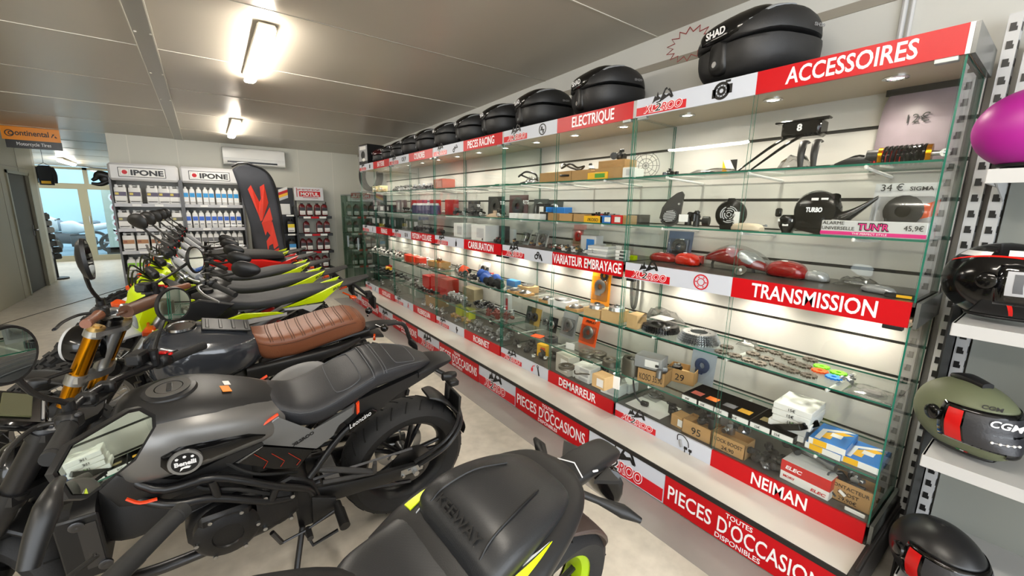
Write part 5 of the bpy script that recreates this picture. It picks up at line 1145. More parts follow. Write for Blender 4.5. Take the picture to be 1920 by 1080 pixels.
openbox('shallow cardboard tray, third from the left on the top shelf under ELECTRIQUE', (2.190, 2.102, 1.750), (.13, 0.2, .07), 0.02)
openbox('shallow cardboard tray, fourth from the left on the top shelf under ELECTRIQUE', (2.190, 1.845, 1.750), (.13, 0.24, .07), -0.04)
coil('black cable loop sticking out of the second cardboard tray under ELECTRIQUE', (*(2.190, 2.246, 1.750)[:2], 1.79), .16, 5)
mech('relay', 'black and cream relay lying in the third cardboard tray under ELECTRIQUE', (*(2.190, 2.072, 1.750)[:2], 1.79), 7, .11, 0, [BLACK, PAPER])
carton('orange and green printed packet in front of the third cardboard tray', (2.120, 1.934, 1.750), (.015, .17, .045), YEL, 0, mat('green print', '4a9a2a'))
carton('long brown carton on the fourth cardboard tray under ELECTRIQUE', (2.22, 1.86, 1.82), (.12, .22, .05), CARD)
mech('hose', 'dark bent hose lying on top of the long brown carton', (2.22, 1.86, 1.87), 9, .11, 0, [BLACK, DARKP])
carton('small white labelled box at the right end of the top shelf under ELECTRIQUE', (2.130, 1.655, 1.750), (.05, .07, .06), PAPER, 0, LGREY)

def small(m, d=(.07, .10, .05), stk=None): return lambda l, p: carton(l, p, d, m, 0, stk)
def cl(seed, s=.09, mats=None, nm='engine_part'): return lambda l, p: mech(nm, l, p, seed, s, 0, mats)
spread(small(PAPER, (.06, .085, .045)), 'small white box in front row', 1, 'second', [.93, .85, .74, .69], x=2.15, jx=.01)
spread(small(CARD, (.07, .11, .055)), 'small brown cardboard box in front row', 1, 'second', [.55, .44, .34, .05], x=2.15, jx=.01)
carton('black and yellow lettered packet in front row under ELECTRIQUE', (2.130, 1.946, 1.466), (.04, .17, .045), YEL, 0, None, ['//KOSO'])
carton('blue, white and red packet in front row under ELECTRIQUE', (2.130, 1.833, 1.466), (.04, .10, .05), BLUE, 0, PAPER)
carton('red and white packet in front row under ELECTRIQUE', (2.130, 1.750, 1.466), (.04, .09, .055), RED, 0, PAPER)
spread(small(BLACK, (.09, .12, .06)), 'small black box in back row', 1, 'second', [.78, .50, .40, .30, .08], x=2.33, jx=.02)
spread(small(MATS['blue box'], (.09, .13, .10)), 'blue box in back row', 1, 'second', [.82, .66], x=2.36, jx=.01)
carton('black box with two white eyes standing between the blue boxes', (2.340, 2.730, 1.466), (.07, .11, .13), BLACK, 0, PAPER)
spread(cl(101, .10, [BLACK, DARKP, REDP]), 'small black and red relay', 1, 'second', [.30, .24], x=2.22)
spread(cl(102, .09, [mat('green connector', '1d7a4a'), DGREY, GREY]), 'grey and green connector block', 1, 'second', [.20, .12], x=2.24)
for k_, (y, h) in enumerate(((2.88, .17), (2.66, .15))): blister(('large', 'smaller')[k_] + ' dark parts card standing at the left of the second shelf under ELECTRIQUE', (2.40, y, 1.466), .20, h, R(5), mat('dark card', '3f4443', .4), STEEL, 0, None, 20 + k_)
spread(lambda l, p: blister(l, p, .13, .14, R(18), mat('steel card', '8d9190', .4), DARKP, 0, None, 31), 'grey card leaning backwards', 1, 'deck', [.93, .87, .80], x=2.30)
spread(lambda l, p: bag(l, p, (.12, .14, .05), 71, mat('pink part', 'c25a54', .4)), 'pinkish bag of rubber parts', 1, 'deck', [.62, .55], x=2.24)
blister('hanging red and white blister card above the pinkish bags', (2.45, 2.40, 1.25), .14, .19, R(3), mat('pink card', 'c48f8a'), REDP, 0, None, 5)
blister('grey blister card with round parts in the middle of the ELECTRIQUE deck', (2.40, 2.24, ZM1), .16, .16, R(8), mat('grey card', '9a9d98'), DARKP, 0, None, 6)
t = carton('silver and blue angled product box on the deck above VARIATEUR EMBRAYAGE', (2.28, 2.10, ZM1), (.08, .15, .13), LGREY, 0, MATS['blue box'])
spread(lambda l, p: carton(l, p, (.10, .12, .09), PLASTIC, 0, PAPER), 'clear plastic box with white slip', 1, 'deck', [.30, .18], x=2.34)
for i in range(4): carton(('lowest', 'second', 'third', 'topmost')[i] + ' silver and white flat packet of the stack on the ELECTRIQUE deck', (2.20, 1.93, ZM1 + .018 * i), (.10, .17, .017), LGREY if i % 2 else PAPER, .04 * i)
for i in range(3): carton(('lowest', 'middle', 'topmost')[i] + ' small white sticker pad at the right end of the ELECTRIQUE deck', (2.14, 1.70, ZM1 + .022 * i), (.05, .08, .02), PAPER, .1 * i, DGREY)
spread(cl(111, .08, [DGREY, DARKP, CARD]), 'flat dark metal plate', 1, 'deck', [.95, .78, .70, .46, .38], x=2.16, jx=.02)
# upper shelf
carton('brown carton carrying a pulley plate at the left of the shelf under VARIATEUR EMBRAYAGE', (2.266, 2.816, 0.815), (.13, .15, .06), CARD2)
gear('pulley', 'steel pulley plate lying on the left brown carton', (*(2.266, 2.816, 0.815)[:2], .877), .055, .012, 40, STEEL, .3, 'pulley', tooth=.04)
for nm, u in (('thin brown disc tray, left of the pulley carton', (2.157, 2.855, 0.815)), ('white ringed disc in front of the pulley carton', (2.081, 2.620, 0.815)), ('pale pulley disc on a flat box, right of the pulley carton', (2.141, 2.400, 0.815)), ('pinkish cone pulley in the middle of the shelf', (2.086, 2.036, 0.815))):
    t = thing('pulley', nm + ' under VARIATEUR EMBRAYAGE', 'pulley', u); MB().box((0, 0, .012), (.11, .12, .024), bev=.003).build('flat_box', CARD, t); MB().lathe((0, 0, .024), (0, 0, 1), [(.015, .0), (.055, .0), (.055, .006), (.03, .022), (.015, .024)], 24, True).build('pulley_disc', STEEL, t)
t = carton('white flat box with a large ring on it under VARIATEUR EMBRAYAGE', (2.116, 2.206, 0.815), (.15, .19, .045), PAPER, .1); MB().lathe((0, 0, .046), (0, 0, 1), [(.045, 0), (.07, 0), (.07, .01), (.045, .01)], 28, True).build('ring', STEEL, t)
t = blister('tall orange-yellow blister pack with variator parts standing at the back', (2.45, 2.14, .815), .19, .30, R(2), mat('orange card', 'f59a14', .35), STEEL, 0, '//REPLAY', 9); gear('toothed_part', 'x', (0, 0, 0), .04, .01, 14, DARKP, .4).parent = t
g_ = [c for c in t.children if c.name.startswith('toothed')][0]; g_.location = (-.012, -.04, .235); g_.rotation_euler = (0, -PI / 2, 0)
for k_ in list(g_.keys()): del g_[k_]
for c in list(g_.children):
    c.parent = t; c.location = (-.012, -.04, .235); c.rotation_euler = (0, -PI / 2, 0)
bpy.data.objects.remove(g_)
for nm, p, h in (('lower brown carton carrying a clutch under VARIATEUR EMBRAYAGE', (2.101, 1.855, 0.815), .06), ('taller brown carton carrying a clutch bell under VARIATEUR EMBRAYAGE', (2.131, 1.709, 0.815), .08)):
    carton(nm, p, (.12, .14, h), CARD2, .1); t = thing('clutch', 'steel clutch lying on the ' + ('lower' if h < .07 else 'taller') + ' brown carton under VARIATEUR', 'clutch', (p[0], p[1], p[2] + h)); MB().lathe((0, 0, 0), (0, 0, 1), [(.0, .03), (.02, .032), (.022, .024), (.05, .022), (.056, .0), (.05, .0), (.0, .004)], 28).build('bell', STEEL, t); MB().lathe((0, 0, .026), (0, 0, 1), [(.01, 0), (.02, 0), (.02, .012), (.01, .012)], 16, True).build('hub', DARKP, t)
t = thing('belt', 'dark drive belt hanging from the slats at the right of VARIATEUR EMBRAYAGE', 'belt', (2.46, 1.83, .87)); MB().tube([(0, -.02, .28), (0, -.03, .15), (0, -.02, 0), (0, .01, .0), (0, .025, .15), (0, .01, .28)], .011, 8, smooth=5).build('belt', BLACK, t)
carton('cream box at the right end of the shelf under VARIATEUR EMBRAYAGE', (2.168, 1.596, 0.815), (.10, .08, .09), CARD2)
spread(lambda l, p: gear('washer_ring', l, p, .035, .008, 30, mat('worn steel', '8d8a80', .4, .9), .6, 'ring', tooth=.03, lug=0), 'small steel ring', 1, 'upper', [.965, .93, .90, .86], x=2.36, jx=.05)
# lower shelf
for nm, p, m, pm, w, h in (('dark green gasket card, first in the row', (2.160, 2.888, 0.497), mat('green black card', '3a443c'), DGREY, .13, .16), ('brown and gold gasket card, second in the row', (2.190, 2.769, 0.497), mat('gold card', 'a58a44'), DARKP, .14, .16), ('grey rod card, third in the row', (2.185, 2.621, 0.497), mat('grey green card', '7c837d'), STEEL, .12, .15), ('black card with chrome rods, fourth in the row', (2.236, 2.533, 0.497), BLACK, STEEL, .12, .13), ('silver clutch-plate pack, fifth in the row', (2.222, 2.338, 0.497), mat('silver card', '8f9294'), ALU, .17, .22), ('orange blister pack with steel gear, sixth in the row', (2.214, 2.113, 0.497), ORANGE, STEEL, .18, .21)):
    blister(nm + ' leaning above DEMARREUR', (2.34, p[1] + .04, .497), w, h, R(12), m, pm, 0, '//REPLAY' if 'orange' in nm else None, len(nm), bubble='silver' in nm or 'orange' in nm)
gear('clutch_gear', 'toothed steel clutch drum in front of the silver pack', (2.093, 2.297, 0.497), .055, .04, 36, DSTEEL, .5, 'gear', tooth=.06)
carton('flat orange card lying at the shelf edge above DEMARREUR', (2.126, 2.500, 0.497), (.08, .10, .006), ORANGE, .3)
carton('small price card before the orange blister pack above DEMARREUR', (2.158, 2.150, 0.497), (.004, .08, .05), PAPER, .2)
for nm, p, r, h in (('big flywheel in front, first from the left', (1.872, 1.891, 0.497), .055, .02), ('flywheel second from the left', (2.060, 1.883, 0.497), .062, .035), ('flywheel at the back, third from the left', (2.226, 1.925, 0.497), .06, .03), ('flywheel at the right end', (2.124, 1.722, 0.497), .06, .045), ('tall stacked flywheel beside the case joint', (2.081, 1.517, 0.497), .068, .11)):
    t = thing('flywheel', nm + ' of the lower shelf above DEMARREUR', 'flywheel', p); MB().lathe((0, 0, 0), (0, 0, 1), [(r * .25, h * .8), (r * .5, h * .7), (r * .6, h * .95), (r * .9, h), (r, h * .85), (r * .97, h * .5), (r, h * .4), (r, 0), (r * .25, 0)], 32, True).build('rotor', mat('dull rotor steel', '6d6a60', .4, .85), t); MB().lathe((0, 0, h * .72), (0, 0, 1), [(r * .12, 0), (r * .25, 0), (r * .25, h * .2), (r * .12, h * .2)], 14, True).build('hub', STEEL, t)
carton('white crate-like cardboard spool at the right of the lower shelf above DEMARREUR', (1.848, 1.550, 0.497), (.09, .10, .08), CARD2, 0, PAPER)
carton('white label leaflet hanging at the right of the lower shelf above DEMARREUR', (1.884, 1.498, 0.497), (.004, .08, .08), PAPER, .2)
# bottom deck
spread(cl(121, .11, [BLACK, DARKP, BLKM], 'brake_lever'), 'dark brake lever assembly', 1, 'bottom', [.95, .87, .80, .74, .66, .60], x=2.26, jx=.08)
spread(cl(122, .06, [PAPER, STEEL, LGREY], 'fitting'), 'small bright fitting', 1, 'bottom', [.90, .82, .70, .63], x=2.17, jx=.03)
carton('orange and yellow packet leaning on the bottom deck above DEMARREUR', (2.240, 2.555, 0.298), (.05, .10, .11), YEL, .2, ORANGE)
carton('pale grey pump carton with black print above DEMARREUR', (2.115, 2.127, 0.298), (.11, .16, .15), mat('pale carton', 'b9b6aa', .6), -.1, PAPER)
t = thing('starter_motor', 'brass-coloured starter motor lying in the middle of the DEMARREUR deck', 'starter motor', (2.230, 1.965, 0.298), .4); MB().cyl((0, -.07, .035), (0, .06, .035), .033, 20).build('body', MATS['brass part'], t); MB().cyl((0, .06, .035), (0, .09, .035), .028, 16).cyl((0, .09, .035), (0, .11, .035), .012, 12).box((0, -.03, .07), (.03, .05, .02), bev=.004).build('end_bell', BLACK, t)
for i in range(3): carton(('lowest', 'middle', 'topmost')[i] + ' flat white carton of the stack in the middle of the DEMARREUR deck', (2.20, 2.01, ZL1 + .036 * i), (.12, .17, .035), PAPER, .05 * i, LGREY)
coil('dark cables and clips lying before the white carton stack', (2.003, 1.866, 0.298), .12, 11, mat('olive cable', '4a4438', .6))
bag('clear bag of wires on the white box near the case joint', (2.2, 1.73, ZL1 + .08), (.10, .12, .06), 81, STEEL)
carton('white box with handwritten label near the case joint above DEMARREUR', (2.18, 1.73, ZL1), (.11, .14, .08), PAPER, .1, LGREY)
carton('second white box right beside the case joint above DEMARREUR', (2.30, 1.70, ZL1), (.10, .10, .07), PAPER, 0, LGREY)
spread(cl(123, .12, [ALU, DARKP, BLACK], 'starter_part'), 'starter motor part', 1, 'bottom', [.48, .36, .28], x=2.34, jx=.03)

# ---- case 2, PIECES RACING / CARBURATION / ROBINET
carton('flat green sheet lying on the top shelf under PIECES RACING', (2.25, 3.50, 1.75), (.2, .30, .006), mat('green sheet', '1f6b4a', .5))
carton('thin green and white pad at the right end of the top shelf under PIECES RACING', (2.2, 3.08, 1.75), (.14, .16, .01), MATS['green sheet'], .1, PAPER)
for i, (y, w, h, c, tx) in enumerate(((4.04, .26, .155, '2f302f', 'ARTEK'), (3.60, .30, .20, '2a2a2a', 'ARTEK'), (3.22, .30, .21, '4a2224', 'PARTS'))):
    t = blister(('left charcoal', 'middle black', 'right dark red')[i] + ' racing parts board standing at the back of the second shelf', (2.44, y, 1.466), w, h, R(2), mat('board ' + c, c, .4), DARKP, 0, None, 40 + i, bubble=False); MB().text(tx, (-.002, -.01, h * .6), LT, UP, h * .17, w=w * .5, bold=.05).build('brand_lettering', LETW, t, smooth=0)
spread(cl(131, .12, [BLKM, DARKP, BLACK]), 'dark exhaust or intake part', 2, 'second', [.84, .68, .55, .42, .22], x=2.26)
spread(cl(132, .06, [PAPER, STEEL]), 'small pale fitting', 2, 'second', [.60, .36, .15], x=2.16, jx=.02)
t = thing('dust_cap', 'pale conical rubber cap at the right of the second shelf under PIECES RACING', 'part', (2.16, 3.20, 1.466)); MB().lathe((0, 0, 0), (0, 0, 1), [(.085, 0), (.085, .01), (.05, .03), (.02, .035), (.018, .06), (.0, .062)], 24).build('cap', mat('beige rubber', 'b9a088', .7), t)
carton('left large white carton on the deck above CARBURATION', (2.25, 3.90, ZM1), (.17, .24, .145), PAPER, -.1, LGREY)
carton('right large white carton with grey print on the deck above CARBURATION', (2.20, 3.42, ZM1), (.17, .28, .15), PAPER, -.05, LGREY)
carton('black booklet standing at the right of the white cartons', (2.24, 3.16, ZM1), (.05, .14, .15), BLACK, -.2)
carton('grey printed card leaning at the right end of the CARBURATION deck', (2.25, 3.01, ZM1), (.03, .12, .13), LGREY, -.3)
spread(cl(133, .08, [mat('dark red part', '5a1418', .4), DARKP, GOLD]), 'dark red and brown gasket', 2, 'deck', [.40, .28, .14, .07], x=2.16, jx=.02)
def filt(label, p, m, L=.11, r=.045):
    t = thing('air_filter', label, 'air filter', p); MB().lathe((0, 0, r), (0, 1, .25), [(r * .6, -L * .5)] + [(r * (1 if i % 2 else .86), -L * .4 + L * .8 * i / 14) for i in range(15)] + [(r * .6, L * .5), (0, L * .5)], 20).build('pleats', m, t); MB().cyl((0, -L * .75, r * .9), (0, -L * .45, r * .9), r * .6, 16).build('neck', BLACK, t); return t
spread(lambda l, p: filt(l, p, mat('filter orange', 'd04a1c', .5)), 'orange pleated air filter', 2, 'upper', [.78, .70], x=2.25)
spread(lambda l, p: filt(l, p, mat('filter blue', '2050a0', .5), .13, .05), 'blue foam air filter', 2, 'upper', [.46, .38, .29, .20], x=2.22)
spread(lambda l, p: blister(l, p, .12, .16, R(12), PAPER, BLACK, 0, None, 51), 'black and white air filter card', 2, 'upper', [.62, .54], x=2.34)
spread(lambda l, p: bag(l, p, (.10, .12, .09), 91, LGREY), 'clear bag of pale fittings', 2, 'upper', [.95, .88, .83], x=2.3)
spread(cl(134, .09, [REDP, PAPER, STEEL]), 'red and white fitting', 2, 'upper', [.48, .36], x=2.34)
spread(filt and (lambda l, p: filt(l, p, RUB, .11, .04)), 'black rubber intake', 2, 'upper', [.22, .15, .06], x=2.15)
carton('light blue box behind the black rubber intakes', (2.33, 3.12, .815), (.07, .14, .06), mat('light blue box', '2f86d0', .4))
spread(cl(135, .13, [ALU, DARKP, STEEL, BLACK], 'carburettor'), 'dark metal carburettor', 2, 'lower', [.94, .85, .76, .68], x=2.28)
spread(cl(136, .13, [BLACK, DSTEEL, BLKM], 'carburettor'), 'black carburettor with round mouth', 2, 'lower', [.50, .43, .36, .30], x=2.3)
spread(cl(137, .12, [BLACK, ALU, mat('rust red', '6a2a22', .5), DARKP], 'carburettor'), 'small carburettor part', 2, 'lower', [.24, .19, .13, .08], x=2.18)
carton('beige carton behind the left carburettors above ROBINET', (2.40, 4.0, .497), (.12, .26, .15), mat('beige carton', '9a8d70', .7))
carton('red-topped bottle box behind the right carburettors above ROBINET', (2.40, 3.30, .497), (.05, .07, .20), LGREY, 0, REDP)
spread(lambda l, p: carton(l, p, (.09, .13, .12), mat('neon box', 'c4cc14', .5)), 'acid yellow box', 2, 'bottom', [.90, .76], x=2.34, jx=.01)
spread(cl(138, .10, [CARD2, MATS['brass part'], CARD], 'wooden_piece'), 'brown gasket piece', 2, 'bottom', [.84, .76, .68, .60], x=2.2, jx=.02)
spread(cl(139, .09, [LGREY, GREY, STEEL, ALU], 'tap'), 'grey metal fuel tap', 2, 'bottom', [.55, .48, .42, .36, .30, .24, .18, .12, .06], x=2.24, jx=.08)
spread(cl(140, .12, [BLACK, DARKP], 'fuel_tap'), 'black fuel tap bundle', 2, 'bottom', [.45, .33, .22], x=2.38, jx=.02)

# ---- case 3, CYLINDRES / PISTON + CULASSE / VILEBREQUIN
spread(cl(151, .12, [ALU, DARKP, STEEL], 'engine_casting'), 'finned metal cylinder', 3, 'top', [.97, .88, .79, .70, .61, .52, .43, .34], x=2.27, jx=.02)
spread(cl(152, .08, [BLACK, DSTEEL, ALU], 'engine_casting'), 'black and silver cylinder head', 3, 'top', [.50, .40, .30, .22], x=2.17, jx=.01)
carton('salmon red carton at the right end of the top shelf under CYLINDRES', (2.28, 4.36, 1.75), (.16, .26, .115), mat('salmon card', 'cc5c48', .5), -.05, mat('pale red', 'd88a78'))
def kit(label, p):
    t = thing('cylinder_kit', label, 'cylinder kit', p); MB().cyl((0, 0, 0), (0, 0, .10), .042, 18).build('pot', mat('violet pot', '4a4468', .4, .2), t); MB().cyl((0, 0, .10), (0, 0, .125), .03, 14, .02).build('cap', LGREY, t); return t
spread(kit, 'violet-grey cylinder kit', 3, 'second', [.62, .55, .48, .41, .34, .27, .20, .13], x=2.2, jx=.01)
spread(lambda l, p: carton(l, p, (.09, .15, .17), REDP, 0, None), 'red carton in back row', 3, 'second', [.92, .76, .45, .10], x=2.38, jx=.01)
spread(cl(153, .11, [BLACK, DARKP, STEEL], 'engine_casting'), 'black cylinder', 3, 'second', [.95, .86, .78, .70], x=2.22, jx=.02)
spread(cl(154, .10, [LGREY, PAPER, STEEL], 'piston'), 'bagged pale piston', 3, 'second', [.58, .44, .30, .16], x=2.42, jx=.005)
spread(cl(155, .11, [ALU, DARKP, DSTEEL], 'piston'), 'bare grey piston', 3, 'deck', [.64, .57, .50, .43, .36, .29, .22, .15, .08], x=2.22, jx=.03)
spread(lambda l, p: carton(l, p, (.08, .14, .14), mat('grey green box', '5c645c', .5), 0, LGREY), 'grey-green boxed piston kit', 3, 'deck', [.95, .84, .73], x=2.3, jx=.01)
spread(lambda l, p: carton(l, p, (.10, .16, .08), mat('bright red card', 'e03a1c', .4), 0, ORANGE), 'bright red small box', 3, 'upper', [.86, .72, .56], x=2.22, jx=.01)
openbox('wide cardboard tray of metal bits on the shelf under PISTON + CULASSE', (2.26, 4.56, .815), (.16, .30, .08))
mech('engine_casting', 'dull cylinder head lying in the wide cardboard tray', (2.26, 4.58, .86), 161, .12, 0)
spread(lambda l, p: bag(l, p, (.12, .14, .03), 92, LGREY), 'flat white gasket bag', 3, 'upper', [.44, .30, .18, .08], x=2.17, jx=.01)
spread(cl(156, .11, [ALU, DARKP, CARD2], 'engine_casting'), 'brownish cylinder head', 3, 'upper', [.96, .90, .82], x=2.32)
for y, h, l in ((4.92, .17, 'left'), (4.66, .20, 'middle'), (4.42, .20, 'right')): carton(l + ' large red crank box on the lower shelf above VILEBREQUIN', (2.32, y, .497), (.16, .20, h), mat('crank box red', 'c01a16', .4), 0, None)
spread(cl(157, .09, [BLACK, STEEL, DARKP], 'crank_bearing'), 'dark bearing before the red boxes', 3, 'lower', [.60, .40, .22], x=2.16, jx=.01)
spread(cl(158, .11, [ALU, DARKP, LGREY], 'crank_part'), 'grey crank part', 3, 'lower', [.95, .87, .79], x=2.25)
openbox('brown cardboard box with folded flaps on the bottom deck above VILEBREQUIN', (2.30, 4.72, ZL1), (.18, .26, .14), .1)
spread(cl(159, .09, [STEEL, LGREY, CHROME, DARKP], 'crankshaft'), 'bright crankshaft part', 3, 'bottom', [.48, .40, .32, .24, .16, .08], x=2.2, jx=.05)
spread(lambda l, p: carton(l, p, (.12, .15, .12), mat('pale green carton', '8d9a92', .6), 0, PAPER), 'pale green carton', 3, 'bottom', [.93, .78], x=2.34, jx=.02)

# ---- case 4, BATTERIE / FREINAGE / OUTILLAGE
spread(lambda l, p: carton(l, p, (.12, .16, .10), mat('cream carton', 'd8cf9c', .5), 0, None), 'cream battery carton', 4, 'top', [.80, .62], x=2.24, jx=.02)
spread(cl(171, .11, [DGREY, PAPER, CARD2], 'horn'), 'dark and cream electrical part', 4, 'top', [.70, .46], x=2.2)
spread(cl(172, .12, [ALU, DARKP, GREY], 'engine_casting'), 'grey metal part', 4, 'top', [.30, .20, .10, .03], x=2.25)
spread(lambda l, p: carton(l, p, (.13, .18, .09), BLACK, 0, PAPER), 'black battery with white top', 4, 'second', [.78, .58, .36], x=2.26, jx=.01)
spread(lambda l, p: carton(l, p, (.05, .14, .17), mat('mauve grey box', '9a8f90', .5), 0, PAPER), 'mauve-grey boxed part', 4, 'second', [.95, .18, .06], x=2.3, jx=.01)
spread(lambda l, p: carton(l, p, (.12, .16, .15), mat('green black box', '2c3a32', .4), 0, LGREY), 'green-black battery box', 4, 'deck', [.88, .66, .46, .26, .09], x=2.24, jx=.02)
spread(cl(173, .10, [PAPER, BLACK, DARKP], 'brake_part'), 'pale and dark brake part', 4, 'upper', [.95, .86, .77, .68, .59, .50, .41, .32, .23, .14, .05], x=2.22, jx=.04)
spread(cl(174, .12, [DARKP, BLACK, DSTEEL, ALU], 'brake_caliper'), 'dark brake caliper', 4, 'lower', [.82, .70, .58, .46, .34, .22, .10], x=2.24, jx=.04)
mech('brake_caliper', 'red and yellow brake caliper on top of the dark ones above OUTILLAGE', (2.24, 6.28, .56), 181, .13, 0, [REDP, YEL, RED])
spread(cl(175, .10, [DGREY, DARKP, STEEL], 'tool'), 'dark hand tool', 4, 'bottom', [.92, .80, .68, .56, .44, .32, .20, .08], x=2.22, jx=.05)

spread(cl(201, .07, [DARKP, BLACK, DGREY]), 'tiny dark electrical part', 1, 'second', [.97, .90, .60, .47, .36, .15], x=2.25, jx=.02)
spread(cl(202, .07, [LGREY, STEEL, PAPER]), 'tiny pale bagged part', 1, 'deck', [.50, .42, .34, .26], x=2.18, jx=.02)
spread(cl(203, .08, [BLACK, DARKP]), 'small black rubber piece', 2, 'lower', [.97, .90, .81, .72, .58], x=2.18, jx=.02)
spread(cl(204, .08, [STEEL, ALU, LGREY]), 'small bright carburettor jet body', 2, 'lower', [.62, .55, .46, .40, .33, .27, .21, .16], x=2.38, jx=.03)
spread(cl(205, .08, [ALU, LGREY, DARKP]), 'loose grey carburettor part', 2, 'bottom', [.95, .70, .51, .45, .39, .33, .27, .21, .15, .09], x=2.16, jx=.02)
spread(cl(206, .09, [BLACK, DARKP, STEEL]), 'black and steel small part', 2, 'upper', [.66, .58, .50, .42, .34, .26], x=2.15, jx=.02)
spread(cl(207, .08, [ALU, STEEL, LGREY]), 'small silver engine part', 3, 'top', [.94, .84, .74, .64, .54], x=2.17, jx=.01)
spread(cl(208, .08, [DARKP, ALU, BLACK]), 'small mixed metal part', 3, 'lower', [.66, .53, .46, .34, .28, .14], x=2.16, jx=.02)
spread(cl(209, .09, [PAPER, LGREY, CARD2]), 'small pale wrapped part', 3, 'upper', [.92, .78, .64, .50, .36, .24, .12], x=2.36, jx=.03)
spread(cl(210, .09, [BLACK, PAPER, STEEL]), 'black and white small part', 4, 'upper', [.91, .81, .72, .63, .54, .45, .36, .27], x=2.36, jx=.03)
spread(cl(211, .08, [STEEL, DARKP, BLACK]), 'small dark metal fitting', 4, 'deck', [.95, .78, .57, .36, .18], x=2.14, jx=.01)
spread(small(mat('dark carton', '3a3634', .5), (.08, .12, .10)), 'dark small carton', 4, 'second', [.88, .68, .48, .28], x=2.38, jx=.01)
# repeats without a row of their own share the group of their kind
byname = {}
for o in bpy.data.objects:
    if o.parent is None and 'label' in o and 'group' not in o: byname.setdefault(o.name.split('.')[0], []).append(o)
for n_, os_ in byname.items():
    if len(os_) > 1 and n_ not in ('display_case', 'oil_rack', 'perforated_post', 'full_face_helmet', 'glass_cabinet'):
        for o in os_: o['group'] = n_.replace('_', ' ') + 's in the display cases'
    elif len(os_) > 1:
        for o in os_: o['group'] = {'display_case': 'display cases along the right wall', 'oil_rack': 'oil racks on the back wall', 'perforated_post': 'slotted posts at the case end', 'full_face_helmet': 'full-face helmets on the right shelves', 'glass_cabinet': 'glass cabinets in the far corner'}[n_]

# keep every piece of stock clear of the doors, the slats and the side glass of its case
bpy.context.view_layer.update()
for o in bpy.data.objects:
    if o.parent is None and 'category' in o and o['category'] not in ('display case', 'post') and 2.0 < o.location.x < 2.5 and .3 < o.location.y < 6.96 and .25 < o.location.z < 2.05:
        P = []
        for c in [o] + list(o.children) + [g for c in o.children for g in c.children]:
            if c.type == 'MESH': P += [c.matrix_world @ V(q) for q in c.bound_box]
        if not P: continue
        x0, x1 = min(p.x for p in P), max(p.x for p in P); dx = 2.104 - x0 if x0 < 2.104 else (2.490 - x1 if x1 > 2.490 else 0)
        y0, y1 = min(p.y for p in P), max(p.y for p in P); k = math.floor((o.location.y - CY) / CW); a, b_ = CY + CW * k + .016, CY + CW * (k + 1) - .016
        o.location.y *= (o.location.x + dx) / o.location.x; o.location.x += dx; y0 += 0
        dy = a - y0 if y0 < a else (b_ - y1 if y1 > b_ else 0)
        o.location.y += dy
